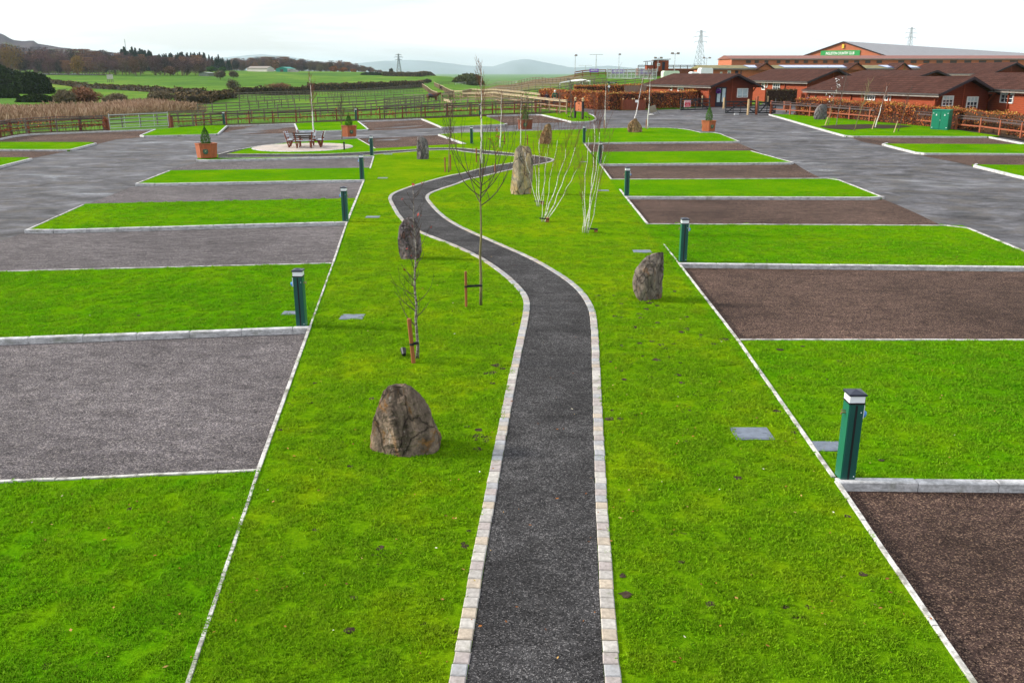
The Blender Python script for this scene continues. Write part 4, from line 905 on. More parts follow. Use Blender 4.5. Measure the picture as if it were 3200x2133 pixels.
# ------------------------------------------------------------------ fences and gates
def mesh_obj(name, me, parent, loc, rz=0):
    o = bpy.data.objects.new(name, me); COL.objects.link(o); o.parent = parent; o.location = loc; o.rotation_euler = (0, 0, rz); return o
def fence(px, label, h=1.15, sp=2.0, rails=((.95, .14), (.45, .09)), pm=None, rm=None, tm=None, pw=.1, top=True, name='rail_fence', group=None, cap=False, base=.0, cat='fence', depth=None):
    P = [at(x, y, h if top else base) for x, y in px] if depth is None else [aty(x, depth) for x, y in px]
    P = [Vector((p.x, p.y, 0)) for p in P]
    L = sum((b - a).length for a, b in zip(P[:-1], P[1:])); sp = max(sp, L / 95)
    Q = resample(P, sp); o = P[0]
    t = thing(name, (o.x, o.y, H(o.x, o.y)), label, cat, group); b0 = Vector((o.x, o.y, H(o.x, o.y)))
    G = [Vector((q.x, q.y, H(q.x, q.y))) for q in Q]
    m = MB(); m.box((0, 0, h / 2 - .05), (pw, pw, h + .1), ch=.008); pme = m.mesh('post', pm)
    for i, g in enumerate(G):
        d = (G[min(i + 1, len(G) - 1)] - G[max(i - 1, 0)])
        mesh_obj('post', pme, t, g - b0, math.atan2(d.y, d.x))
    for k, (z, hh) in enumerate(rails):
        m = MB()
        for a, b in zip(G[:-1], G[1:]):
            a2, b2 = a - b0 + Vector((0, -pw / 2 - .018, z)), b - b0 + Vector((0, -pw / 2 - .018, z)); m.bar(a2, b2, .032, hh)
        m.build('rail', (tm if (cap and k == 0 and tm) else rm) or pm, t)
    if cap:
        m = MB()
        for a, b in zip(G[:-1], G[1:]): m.bar(a - b0 + Vector((0, -.03, h + .04)), b - b0 + Vector((0, -.03, h + .04)), .14, .05)
        m.build('top_rail', tm or rm, t)
    return t
M_BRF = wood('brown_fence_stain', (.20, .062, .028)); M_BRF2 = wood('red_fence_stain', (.27, .075, .035)); M_TOPR = wood('dark_top_rail', (.075, .05, .05))
M_GF = wood('grey_green_rail', (.12, .105, .075)); M_LF = wood('light_lane_rail', (.36, .28, .18)); M_LF2 = wood('brown_lane_rail', (.24, .16, .10))
kw = dict(h=1.12, sp=2.15, rails=((.95, .12), (.48, .10)), pm=M_BRF, rm=M_BRF, tm=M_TOPR, top=False, base=.05, cap=True, group='brown post and rail fence round the site', pw=.12)
fence([ex(Z1(160, 1250), Z1(0, 1280), -500), Z1(160, 1252), Z1(300, 1238), Z1(600, 1215), Z1(900, 1205), Z1(1215, 1195)], 'brown post and rail fence at far left, ending at the metal gate', **kw)
fence([Z1(1965, 1162), Z1(2353, 1150), Z2(140, 992), Z2(420, 984), Z2(690, 974), Z2(960, 968), Z2(1220, 962), Z2(1485, 944), Z2(1745, 938), Z2(2000, 932), Z2(2240, 920), Z3(295, 908), Z3(785, 886), Z3(1258, 868), Z3(1722, 850), Z3(1960, 842), Z3(2155, 840)], 'long brown post and rail fence running from the metal gate to the sign lawn', **kw)
kr = dict(h=1.12, sp=2.1, rails=((.98, .12), (.5, .10)), pm=M_BRF2, rm=M_BRF2, tm=M_TOPR, top=False, base=.08, cap=True, group='brown post and rail fence round the site', pw=.11)
fence([Z5(20, 868), Z5(240, 882), Z5(560, 905), Z5(900, 935), Z5(1070, 948), Z5(1400, 980), Z5(1500, 990)], 'reddish rail fence in front of the right beech hedge, up to the green cabinet', **kr)
fence([Z5(1725, 1018), Z5(1920, 1036), Z5(2110, 1062), Z5(2250, 1082), Z5(2353, 1092), (3400, 462)], 'reddish rail fence to the right of the green cabinet', **kr)
def big_post(px, pyb, pyt, lab, w=.26, mat=None, round_=False, cat='gate post', taper=1.0, dz=.0, grp='gate posts and marker posts'):
    p = at(px, pyb, dz); h = hgt(p, pyt) - dz; m = MB()
    if round_: m.tube([(0, 0, -.1), (0, 0, h - .02), (0, 0, h)], [w / 2, w / 2, w / 2 * .8], 10)
    else: m.box((0, 0, h / 2 - .05), (w, w, h + .1), ch=.02)
    o = m.build('post', mat or M_BRF, loc=(p.x, p.y, p.z + dz)); o.name = 'gate_post' if not round_ else 'round_post'; return tag(o, lab, cat, grp)
big_post(*Z1(1232, 1200), Z1(0, 1065)[1], 'thick brown post at the left end of the metal field gate', .36)
big_post(*Z1(1965, 1165), Z1(0, 1040)[1], 'thick brown post at the right end of the metal field gate', .36)
M_GALV = simple('galvanised_tube', (.42, .45, .46), .4, .1, 4, .5, .5)
def gate(pa, pb, ht, label, mat, bars=5, r=.022, brace=True, bars_v=3, name='field_gate', boxy=False, group=None):
    a = at(*pa, .05); b = at(*pb, .05); L = math.hypot(b.x - a.x, b.y - a.y); ang = math.atan2(b.y - a.y, b.x - a.x)
    t = thing(name, (a.x, a.y, min(a.z, b.z) + .1), label, 'gate', group, ang)
    def st(m, p, q, w): (m.bar(p, q, w * 1.6, w * 3 if boxy else w * 2) if boxy else m.tube([p, q], w, 7))
    m = MB(); z0, z1 = .06, ht
    for p, q in (((0, 0, z0), (L, 0, z0)), ((0, 0, z1), (L, 0, z1)), ((0, 0, 0), (0, 0, z1 + .12)), ((L, 0, 0), (L, 0, z1 + (.12 if not boxy else .35)))): st(m, p, q, r * 1.3)
    m.build('gate_frame', mat, t)
    for k in range(bars - 2):
        m = MB(); z = z0 + (z1 - z0) * ((k + 1) / (bars - 1)) ** 1.2; st(m, (0, 0, z), (L, 0, z), r * .8); m.build('gate_bar', mat, t)
    for k in range(bars_v):
        m = MB(); x = L * (k + 1) / (bars_v + 1); st(m, (x, -.02, z0), (x, -.02, z1), r * .9); m.build('upright', mat, t)
    if brace: m = MB(); st(m, (0.05, -.03, z0), (L * .5, -.03, z1 * .95), r); st(m, (L * .5, -.031, z1 * .95), (L - .05, -.031, z0), r); m.build('brace', mat, t)
    return t, L, ang
gate(Z1(1268, 1196), Z1(1940, 1165), 1.12, 'galvanised metal field gate between two thick brown posts at far left', M_GALV, 5, .024, False, 3)
M_BLKW = wood('black_gate_paint', (.016, .018, .022))
g1, L1, a1 = gate(ZG(178, 655), ZG(775, 630), 1.05, 'black wooden gate carrying the red no entry sign, left of the entrance', M_BLKW, 4, .03, True, 3, boxy=True, group='black entrance gates')
gate(ZG(1122, 712), ZG(1740, 712), 1.05, 'black wooden gate with V bracing, in the middle below the cabin window', M_BLKW, 5, .03, True, 3, boxy=True, group='black entrance gates')
gate(ZG(1805, 718), ZG(2160, 706), 1.0, 'short black wooden gate at the right, between the red posts', M_BLKW, 5, .03, True, 1, boxy=True, group='black entrance gates')
for (x, yb, yt), lab, mt, rd, w_ in (((1768, 725, 345), 'tall reddish round post between the middle and right gates', M_BRF2, True, .24), ((2078, 712, 430), 'square reddish post at the right end of the short gate', M_BRF2, False, .2), ((525, 560, 312), 'reddish post behind the left gate', M_BRF2, False, .15),
      ((625, 570, 330), 'pale post behind the left gate, right of the reddish post', M_PALEW, True, .15), ((1083, 598, 370), 'pale orange round post with white top, by the dark cabin door', M_PALEW, True, .2), ((1590, 735, 405), 'leaning pale pine post in front of the middle gate', M_PALEW, True, .2), ((2000, 560, 340), 'pale orange round post right of the tall reddish post', M_PALEW, True, .17)):
    sx, sy = ZG(x, yb); big_post(sx, sy, ZG(0, yt)[1], lab, w_, mt, rd)
# paddock fences: top rails read from the photograph
pk = dict(h=1.15, sp=2.5, rails=((1.05, .11), (.7, .09), (.35, .09)), pm=M_GF, rm=M_GF, pw=.09, group='paddock fences in the fields')
pd = [([Z1(-900, 1165), Z1(0, 1090), Z1(700, 1058), Z1(1140, 1030), Z1(1900, 978), Z1(2353, 966)], 'paddock fence in front of the reeds, behind the metal gate'),
      ([Z2(0, 865), Z2(300, 845), Z2(550, 822), Z2(950, 792), Z2(1600, 765), Z2(2353, 722), Z3(400, 700)], 'paddock fence closest behind the long brown fence'),
      ([Z2(980, 755), Z2(1500, 738), Z2(2353, 690), Z3(450, 668)], 'paddock fence crossing left of the grazing horse'),
      ([Z2(60, 750), Z2(540, 728), Z2(870, 708), Z2(1185, 686)], 'paddock fence with a gate in the left middle field'),
      ([Z2(540, 658), Z2(900, 650), Z2(1350, 640)], 'paddock fence left, third row from the hedge'),
      ([Z2(480, 625), Z2(1000, 608), Z2(1350, 602), Z2(1900, 582), Z2(2353, 548), Z3(430, 530)], 'far paddock fence running along the dark hedgerow'),
      ([Z2(1440, 676), Z2(1900, 662), Z2(2353, 642), Z3(480, 640)], 'paddock fence right of the birch, third row'),
      ([Z2(1570, 628), Z2(2000, 605), Z2(2353, 588), Z3(440, 575)], 'paddock fence right of the birch, second row from the hedge'),
      ([Z3(0, 690), Z3(400, 655), Z3(660, 628), Z3(805, 606)], 'dark paddock fence rising to the corner above the grazing horse'),
      ([Z3(0, 785), Z3(300, 745), Z3(640, 703)], 'paddock fence just in front of the grazing horse'),
      ([Z3(1080, 588), Z3(1550, 545), Z3(2100, 502), Z3(2353, 492)], 'upper paddock fence climbing to the right'),
      ([Z3(1300, 620), Z3(1660, 590), Z3(2100, 548), ZH(400, 560)], 'lower paddock fence climbing to the right behind the hedge'),
      ([Z3(1550, 482), Z3(1900, 457), Z3(2200, 445), ZH(700, 455)], 'pale rail fence on the brown bank'),
      ([Z3(1000, 500), Z3(1550, 487)], 'fence between the green mound and the brown bank'),
      ([Z3(600, 500), Z3(820, 500)], 'short fence left of the far grey gate'),
      ([ZH(0, 602), ZH(400, 545), ZH(900, 490)], 'fence below the arena bank'),
      ([ZH(160, 662), ZH(700, 600), ZH(1350, 530), ZH(1800, 490)], 'fence below the grey mesh screen'),
      ([Z3(770, 700), Z3(1300, 683), Z3(1720, 682), Z3(1790, 700)], 'dark fence of the near pen behind the brown fence'),
      ([Z3(420, 760), Z3(1100, 725), Z3(1700, 720)], 'low dark fence inside the near pen')]
for q, lab in pd: fence(q, lab, **pk)
pl_ = dict(h=1.3, sp=2.0, rails=((1.22, .12), (.75, .1), (.35, .1)), pm=M_LF2, rm=M_LF2, tm=M_LF, cap=True, pw=.1, group='pale timber fences of the horse walk')
for q, lab in (([Z3(430, 515), Z3(500, 560), Z3(612, 622)], 'pale timber fence on the left of the horse lane'), ([Z3(575, 503), Z3(680, 550), Z3(805, 602)], 'pale timber fence on the right of the horse lane'),
               ([Z3(805, 604), Z3(900, 602), Z3(1000, 582), Z3(1250, 586), Z3(1400, 596), Z3(1600, 618), Z3(1800, 640)], 'pale curved timber fence of the round pen'),
               ([Z3(660, 640), Z3(900, 628), Z3(1250, 618), Z3(1460, 645), Z3(1650, 668), Z3(1850, 692), Z3(2100, 715)], 'long pale timber fence curving down towards the two walkers'),
               ([Z3(690, 702), Z3(780, 725)], 'short pale corner fence behind the brown fence')):
    fence(q, lab, **pl_)
gate((1423, 264), (1472, 264), 1.3, 'far grey metal gate on the field below the green mound', M_GALV, 4, .04, False, 4)
# sparse young beech hedging along the brown fence (whips with a few leaves)
M_BEECH = None
t = MT('beech_leaves', .75, .25); gi = t.n('ShaderNodeNewGeometry'); P = t.pos((1, 1, 1))
c = t.ramp(gi.outputs['Random Per Island'], [(0, (.16, .034, .015)), (.35, (.30, .068, .022)), (.7, (.44, .115, .030)), (.93, (.58, .22, .05)), (1, (.42, .30, .06))])
c = t.mix(c, t.ramp(t.noise(P, .8, 3), [(.35, .6), (.65, 1.3)]), 1, 'MULTIPLY'); t.col(c); M_BEECH = t.m
t = MT('beech_top_leaves', .75, .25); gi = t.n('ShaderNodeNewGeometry'); t.col(t.ramp(gi.outputs['Random Per Island'], [(0, (.16, .07, .02)), (.5, (.38, .20, .04)), (1, (.40, .36, .07))])); M_BEECHT = t.m
def whips(px, label, dens=7, leaf=.05, h=1.1, seed=1, nleaf=5):
    dens *= 1.3; leaf *= 1.3
    P = [Vector((p.x, p.y, 0)) for p in (at(x, y, .1) for x, y in px)]; rr = random.Random(seed); Q = resample(P, 1 / dens); m = MB(); LP = []
    for q in Q:
        x, y = q.x + rr.uniform(-.15, .15), q.y + rr.uniform(-.1, .1); z = H(x, y) + .05; hh = h * rr.uniform(.5, 1.15); lx, ly = rr.uniform(-.2, .2), rr.uniform(-.1, .1)
        m.tube([(x, y, z), (x + lx * .5, y + ly, z + hh * .5), (x + lx, y + ly, z + hh)], [.012, .009, .005], 3, cap=False)
        for _ in range(rr.randint(1, 3)):
            a = rr.uniform(.2, .8); m.tube([(x + lx * a, y + ly * a, z + hh * a), (x + lx * a + rr.uniform(-.3, .3), y, z + hh * a + rr.uniform(.1, .35))], [.007, .004], 3, cap=False)
        if rr.random() < .45:
            for _ in range(rr.randint(2, nleaf * 2)): LP.append((x + lx * .7 + rr.gauss(0, .12), y + rr.gauss(0, .1), z + hh * rr.uniform(.25, 1)))
    o = m.build('young_hedge', M_TWIG); V, Fq = leaves_np(np.array(LP), leaf * 1.9, .6); b = len(m.v)
    me = o.data; m2 = MB(); m2.v = m.v + [tuple(v) for v in V]; m2.f = m.f + [tuple(int(i) + b for i in f) for f in Fq]; m2.m = [0] * len(m.f) + [1] * len(Fq)
    bpy.data.objects.remove(o); o = m2.build('young_hedge', [M_TWIG, M_BEECH]); tag(o, label, 'hedge', None, 'stuff'); return o
whips([ex(Z1(160, 1245), Z1(0, 1275), -300), Z1(160, 1245), Z1(600, 1208), Z1(1200, 1190)], 'thin young beech hedging with orange leaves along the far left fence', 8, seed=1, nleaf=9)
whips([Z1(1990, 1155), Z1(2353, 1140), Z2(420, 984), Z2(960, 966), Z2(1485, 942), Z2(2240, 918), Z3(785, 884), Z3(1258, 866), Z3(2100, 838)], 'thin bare young hedging along the long brown fence', 5, seed=2, nleaf=4)
# ------------------------------------------------------------------ hedges
def hedge(px, h, w, label, mat=None, top_mat=None, dens=260, leaf=.11, core=(.035, .018, .012), base=0, world=None, name='beech_hedge', group='beech hedges', cat='hedge', rag=.06):
    P = world or [(p.x, p.y) for p in (at(x, y, base) for x, y in px)]
    P = [Vector((a, b, 0)) for a, b in P]; Q = resample(P, .8); o = Vector((P[0].x, P[0].y, H(P[0].x, P[0].y)))
    t = thing(name, o, label, cat, group); V = []; Fc = []
    nr = []
    for i, q in enumerate(Q):
        d = (Q[min(i + 1, len(Q) - 1)] - Q[max(i - 1, 0)]).normalized(); n = Vector((-d.y, d.x, 0)); nr.append(n); z = H(q.x, q.y) - o.z; q2 = Vector((q.x - o.x, q.y - o.y, z))
        ww = w / 2 * .82; hh = h * (.93 + .04 * noise.noise((q.x * .5, q.y * .5, 0)))
        V += [q2 - n * ww, q2 - n * ww + Vector((0, 0, hh)), q2 + n * ww + Vector((0, 0, hh)), q2 + n * ww]
    for i in range(len(Q) - 1):
        for k in range(3): Fc.append((i * 4 + k, i * 4 + k + 1, i * 4 + k + 5, i * 4 + k + 4))
    Fc += [(0, 1, 2, 3), tuple(len(V) - 4 + k for k in (3, 2, 1, 0))]
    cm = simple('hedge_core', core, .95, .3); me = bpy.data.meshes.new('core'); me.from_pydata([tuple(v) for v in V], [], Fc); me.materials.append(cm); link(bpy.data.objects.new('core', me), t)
    L = (len(Q) - 1) * .8; area = L * (2 * h + w) + 2 * w * h; n = int(area * dens / 1.9); rs = np.random.RandomState(len(Q))
    s = rs.rand(n) * (len(Q) - 1.001); i = s.astype(int); f = s - i
    QX = np.array([(q.x, q.y) for q in Q]); NX = np.array([(a.x, a.y) for a in nr]); C = QX[i] * (1 - f[:, None]) + QX[i + 1] * f[:, None]; Nn = NX[i]
    per = rs.rand(n) * (2 * h + w); side = np.where(per < h, -1, np.where(per > h + w, 1, 0)); zz = np.where(per < h, per, np.where(per > h + w, per - h - w, h))
    off = np.where(side == 0, per - h - w / 2, side * w / 2); wob = np.array([noise.noise((a * .7, b * .7, c)) for a, b, c in zip(C[:, 0], C[:, 1], zz)]) * rag * 2
    off = off + side * (rs.rand(n) * -.12 + wob); zz = zz + np.where(side == 0, rs.rand(n) * -.1 + wob + rs.rand(n) ** 6 * .22, 0)
    e = rs.rand(n) < (2 * w * h / area); C[e] = np.where(rs.rand(e.sum())[:, None] < .5, QX[0], QX[-1]) ; off[e] = (rs.rand(e.sum()) - .5) * w; zz[e] = rs.rand(e.sum()) * h
    Z = np.array([H(a, b) for a, b in zip(C[:, 0], C[:, 1])]); X = C + Nn * off[:, None]; Pp = np.stack([X[:, 0] - o.x, X[:, 1] - o.y, Z + zz - o.z], 1)
    Vv, Fq = leaves_np(Pp, leaf, .7); mi = ((zz > h * .965) & (rs.rand(n) < .4)).astype(int) if top_mat else None
    ob = bpy.data.objects.new('foliage', np_mesh('foliage', Vv, Fq, [mat, top_mat] if top_mat else mat, mi)); link(ob, t); return t
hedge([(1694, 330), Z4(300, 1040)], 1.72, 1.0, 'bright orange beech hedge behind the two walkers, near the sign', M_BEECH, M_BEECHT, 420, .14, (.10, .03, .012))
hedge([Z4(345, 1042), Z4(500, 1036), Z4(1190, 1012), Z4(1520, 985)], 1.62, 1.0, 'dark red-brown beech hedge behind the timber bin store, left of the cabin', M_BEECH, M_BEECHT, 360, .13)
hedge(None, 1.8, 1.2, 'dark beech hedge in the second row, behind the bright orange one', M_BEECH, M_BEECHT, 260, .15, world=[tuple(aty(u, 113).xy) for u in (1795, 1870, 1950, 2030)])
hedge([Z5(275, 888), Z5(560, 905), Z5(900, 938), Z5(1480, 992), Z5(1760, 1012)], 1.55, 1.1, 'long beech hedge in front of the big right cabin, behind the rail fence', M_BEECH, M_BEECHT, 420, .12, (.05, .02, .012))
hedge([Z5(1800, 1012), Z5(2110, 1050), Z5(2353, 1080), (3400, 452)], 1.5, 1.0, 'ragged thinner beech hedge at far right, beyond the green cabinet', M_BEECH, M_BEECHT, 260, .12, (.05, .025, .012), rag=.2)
M_HG = simple('privet_leaves', (.075, .055, .022), .9, .5, 5)
hedge([Z5(-20, 790), Z5(270, 792)], 1.7, 1.0, 'small dull brown-green hedge beyond the gates, below the second cabin', M_HG, None, 300, .12, name='clipped_hedge', group=None)
# ------------------------------------------------------------------ cabins
def log_mat(name, c, band=7.0, darkk=.55):
    t = MT(name, .7, .12); P = t.pos((1, 1, 1), True); wv = t.n('ShaderNodeTexWave', wave_type='BANDS', bands_direction='Z', wave_profile='SAW'); wv.inputs['Scale'].default_value = band * .28; wv.inputs['Distortion'].default_value = 0; t.L.new(P, wv.inputs['Vector'])
    g = t.ramp(t.noise(t.pos((1, 1, 10), True), 2, 4, .6), [(.3, [x * .8 for x in c]), (.7, [x * 1.15 for x in c])])
    g = t.mix(g, [x * darkk * .5 for x in c], t.ramp(wv.outputs['Fac'], [(0, 1), (.08, 0), (.9, 0), (1, .6)])); t.col(g); t.bump(wv.outputs['Fac'], .6, .02); return t.m
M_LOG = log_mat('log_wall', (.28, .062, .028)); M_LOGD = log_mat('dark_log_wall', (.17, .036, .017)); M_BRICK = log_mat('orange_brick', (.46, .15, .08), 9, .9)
def tile_mat(name, c, sc=3.2):
    t = MT(name, .95, .03); P = t.pos((1, 1, 1), True); b = t.n('ShaderNodeTexBrick'); b.inputs['Scale'].default_value = sc; b.inputs['Color1'].default_value = (*[x * 1.2 for x in c], 1); b.inputs['Color2'].default_value = (*[x * .75 for x in c], 1); b.inputs['Mortar'].default_value = (*[x * .4 for x in c], 1); b.inputs['Mortar Size'].default_value = .03; b.inputs['Brick Width'].default_value = .9
    mp = t.n('ShaderNodeMapping'); mp.inputs['Rotation'].default_value = (0, 0, R(90)); t.L.new(P, mp.inputs['Vector']); t.L.new(mp.outputs[0], b.inputs['Vector'])
    wv = t.n('ShaderNodeTexWave', wave_type='BANDS', bands_direction='X', wave_profile='SAW'); wv.inputs['Scale'].default_value = .85; t.L.new(P, wv.inputs['Vector']); cc = t.mix(b.outputs[0], t.ramp(wv.outputs['Fac'], [(0, .5), (.25, 1), (.8, 1.05), (1, .6)]), 1, 'MULTIPLY'); t.col(t.mix(cc, t.ramp(t.noise(P, 1.2, 4), [(.3, .75), (.7, 1.25)]), 1, 'MULTIPLY')); t.bump(wv.outputs['Fac'], .5, .03); return t.m
M_TILE = tile_mat('brown_roof_tiles', (.074, .035, .028)); M_BARGE = simple('dark_bargeboard', (.03, .018, .022), .6, .2); M_GUT = simple('gutter', (.055, .05, .05), .5, .2); M_SOFF = simple('grey_fascia', (.22, .19, .17), .7, .2)
M_GLASS = simple('window_glass', (.03, .04, .055), .15, .1, spec=.8); M_CURT = simple('net_curtain', (.45, .55, .58), .7, .15); M_WFR = simple('white_window_frame', (.78, .78, .76), .5, .04); M_DOOR = simple('navy_door', (.012, .014, .03), .4, .1)
def window(par, c, nrm, w, h, nx=3, ny=3, curtain=.0, local=True, kind='window'):
    """c = bottom centre in par's space, nrm = 'x' or 'y' facing -x / -y"""
    M = Matrix.Translation(Vector(c)) @ (Matrix.Rotation(R(-90), 4, 'Z') if nrm == 'x' else Matrix.Identity(4))
    fr = MB(); t_ = .07
    def bx(mb, x, y, z, dx, dy, dz): mb.box(M @ Vector((x, y, z)), (dx, dy, dz), M=Matrix.Rotation(R(-90), 4, 'Z') if nrm == 'x' else None)
    for s in (-1, 1): bx(fr, s * (w / 2 - t_ / 2), -.04, h / 2, t_, .08, h)
    bx(fr, 0, -.04, t_ / 2, w - 2 * t_, .08, t_); bx(fr, 0, -.04, h - t_ / 2, w - 2 * t_, .08, t_)
    for k in range(1, nx): bx(fr, -w / 2 + t_ + (w - 2 * t_) * k / nx, -.035, h / 2, .035, .05, h - 2 * t_)
    for k in range(1, ny): bx(fr, 0, -.032, t_ + (h - 2 * t_) * k / ny, w - 2 * t_, .04, .035)
    f = fr.build(kind, M_WFR, par)
    p = MB(); bx(p, 0, -.008, h / 2, w - 2 * t_, .01, h - 2 * t_); p.build('pane', M_GLASS, f)
    if curtain > 0:
        q = MB(); bx(q, 0, -.016, h - t_ - (h - 2 * t_) * curtain / 2, w - 2 * t_, .004, (h - 2 * t_) * curtain); q.build('curtain', M_CURT, f)
    return f
def cabin(A, B, width, eave, ridge, label, wall=None, gwall=None, roof=None, oh=.9, side=.55, wins=(), gwins=(), name='log_cabin', cat='cabin', group='brown log cabins', hip=0, zb=None, drop=.12, purl=True):
    """A = (photo column, depth) of the near left corner, B = the far end of the long wall; heights are absolute"""
    a = aty(*A); b = aty(*B); d = Vector((b.x - a.x, b.y - a.y, 0)); L = d.length; d.normalize(); rz = math.atan2(-d.x, d.y); r = Vector((d.y, -d.x, 0))
    z0 = zb if zb is not None else min(H(a.x, a.y), H(b.x, b.y), H(a.x + r.x * width, a.y + r.y * width)) - .1
    t = thing(name, (a.x, a.y, z0), label, cat, group, rz); e, rg = eave - z0, ridge - z0
    wm = MB(); wm.add([(0, 0, 0), (width, 0, 0), (width, L, 0), (0, L, 0), (0, 0, e), (width, 0, e), (width, L, e), (0, L, e), (width / 2, 0, rg - .06), (width / 2, L, rg - .06)],
                      [(3, 2, 1, 0), (0, 4, 7, 3), (1, 2, 6, 5), (2, 3, 7, 9, 6), (4, 8, 9, 7), (5, 6, 9, 8)]); wm.build('wall', wall or M_LOG, t)
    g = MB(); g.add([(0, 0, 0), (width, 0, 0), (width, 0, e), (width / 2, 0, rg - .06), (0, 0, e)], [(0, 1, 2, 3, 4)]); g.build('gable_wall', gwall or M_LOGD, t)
    sl = (rg - e) / (width / 2); xe = -side; ze = e - sl * side; th = .12
    rf = MB()
    for s in (0, 1):
        X = lambda x: width - x if s else x
        zz = ze - (drop if s else 0)
        y1 = L + oh * .5; y0 = -oh; yr1 = y1 - hip
        vs = [(X(xe), y0, zz), (X(xe), y1, zz), (width / 2, yr1, rg), (width / 2, y0, rg)]
        vs += [(x, y, z + th) for x, y, z in vs]
        rf.add(vs, [(0, 1, 2, 3) if not s else (3, 2, 1, 0), (7, 6, 5, 4) if not s else (4, 5, 6, 7), (0, 4, 5, 1), (0, 3, 7, 4), (1, 5, 6, 2)])
    if hip: rf.add([(xe, L + oh * .5, ze), (width - xe, L + oh * .5, ze - drop), (width / 2, L + oh * .5 - hip, rg + th)], [(0, 1, 2)])
    ro = rf.build('roof', roof or M_TILE, t)
    m = MB(); bgd = .2
    m.bar((xe, -oh - .03, ze + .0), (width / 2, -oh - .03, rg + .0), .05, bgd); m.bar((width / 2, -oh - .03, rg + .0), (width - xe, -oh - .03, ze - drop), .05, bgd); m.build('bargeboard', M_BARGE, ro)
    m = MB(); m.bar((xe - .05, -oh, ze + .05), (xe - .05, L + oh * .5, ze + .05), .11, .1); m.build('gutter', M_GUT, ro)
    m = MB(); m.bar((xe + .02, -oh + .05, ze - .09), (xe + .02, L + oh * .4, ze - .09), .04, .12); m.build('fascia', M_SOFF, ro)
    if purl:
        for x in (0.04, width - .04):
            m = MB(); m.bar((x, -oh + .1, e - .12), (x, 0, e - .12), .14, .16); m.bar((x, -.04, e - .75), (x, -oh * .6, e - .2), .09, .1); m.build('bracket', wall or M_LOG, t)
        m = MB(); m.bar((width / 2, -.03, .1), (width / 2, -.03, rg - .2), .09, .07); m.build('wall_batten', wall or M_LOG, t)
        for y in (0, L * .32, L * .62, L):
            m = MB(); m.bar((-.06, y, .05), (-.06, y, e - .1), .16, .12); m.build('corner_log', wall or M_LOG, t)
    def wall_s(px):
        k = (px - 1600) / 2844.; return (k * a.y - a.x) / (d.x - k * d.y)
    for (p0, p1, y0, y1, nx, ny, cu) in wins:
        s0, s1 = sorted((wall_s(p0), wall_s(p1))); c = a + d * (s0 + s1) / 2; zt, zb_ = zat(c.x, c.y, y0) - z0, zat(c.x, c.y, y1) - z0
        window(t, (-.002, (s0 + s1) / 2, zb_), 'x', s1 - s0, zt - zb_, nx, ny, cu)
    for (p0, p1, y0, y1, nx, ny, cu) in gwins:
        S_ = []
        for px in (p0, p1):
            k = (px - 1600) / 2844.; S_.append((k * a.y - a.x) / (r.x - k * r.y))
        s0, s1 = sorted(S_); c = a + r * (s0 + s1) / 2; zt, zb_ = zat(c.x, c.y, y0) - z0, zat(c.x, c.y, y1) - z0
        if nx == 0:
            m = MB(); m.box(((s0 + s1) / 2, -.03, (zt + zb_) / 2), (s1 - s0, .06, zt - zb_), ch=.01); dd = m.build('door', M_DOOR, t)
            for ii in (-1, 1):
                m = MB(); m.box(((s0 + s1) / 2 + ii * (s1 - s0) * .24, -.065, (zt + zb_) / 2 + .15), ((s1 - s0) * .3, .01, (zt - zb_) * .7)); m.build('door_glass', M_CURT, dd)
        else: window(t, ((s0 + s1) / 2, -.002, zb_), 'y', s1 - s0, zt - zb_, nx, ny, cu)
    return t, a, d, r, z0, L
s4 = lambda x, y: Z4(x, y); s5 = lambda x, y: Z5(x, y)
def wr(Zf, x0, x1, y0, y1, nx=3, ny=3, cu=.3): return (Zf(x0, 0)[0], Zf(x1, 0)[0], Zf(0, y0)[1], Zf(0, y1)[1], nx, ny, cu)
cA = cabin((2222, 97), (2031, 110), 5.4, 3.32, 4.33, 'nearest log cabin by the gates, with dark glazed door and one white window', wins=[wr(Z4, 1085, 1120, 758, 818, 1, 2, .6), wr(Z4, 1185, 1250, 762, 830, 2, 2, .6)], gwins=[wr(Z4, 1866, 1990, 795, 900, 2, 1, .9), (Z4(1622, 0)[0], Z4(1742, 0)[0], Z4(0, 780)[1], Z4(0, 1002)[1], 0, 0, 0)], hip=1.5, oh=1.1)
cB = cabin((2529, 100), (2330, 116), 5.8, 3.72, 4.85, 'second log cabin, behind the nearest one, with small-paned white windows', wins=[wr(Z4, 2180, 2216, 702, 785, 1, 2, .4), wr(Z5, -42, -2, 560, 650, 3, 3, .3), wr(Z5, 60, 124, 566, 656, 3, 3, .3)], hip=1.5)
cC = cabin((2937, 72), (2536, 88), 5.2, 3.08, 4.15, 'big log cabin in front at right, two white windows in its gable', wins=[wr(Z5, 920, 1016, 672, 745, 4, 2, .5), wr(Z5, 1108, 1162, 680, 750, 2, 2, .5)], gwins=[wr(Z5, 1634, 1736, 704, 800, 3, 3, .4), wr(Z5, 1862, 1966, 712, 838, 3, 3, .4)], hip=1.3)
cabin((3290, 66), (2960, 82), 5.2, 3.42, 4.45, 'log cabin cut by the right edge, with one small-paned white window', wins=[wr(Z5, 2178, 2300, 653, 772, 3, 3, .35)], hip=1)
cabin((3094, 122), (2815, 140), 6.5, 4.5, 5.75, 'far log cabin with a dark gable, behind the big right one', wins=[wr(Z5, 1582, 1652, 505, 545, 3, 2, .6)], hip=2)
cabin((2869, 104), (2650, 120), 3.2, 4.22, 4.72, 'low log cabin roof between the other cabins, only its roof showing', hip=1.5, oh=1.2, side=.7)
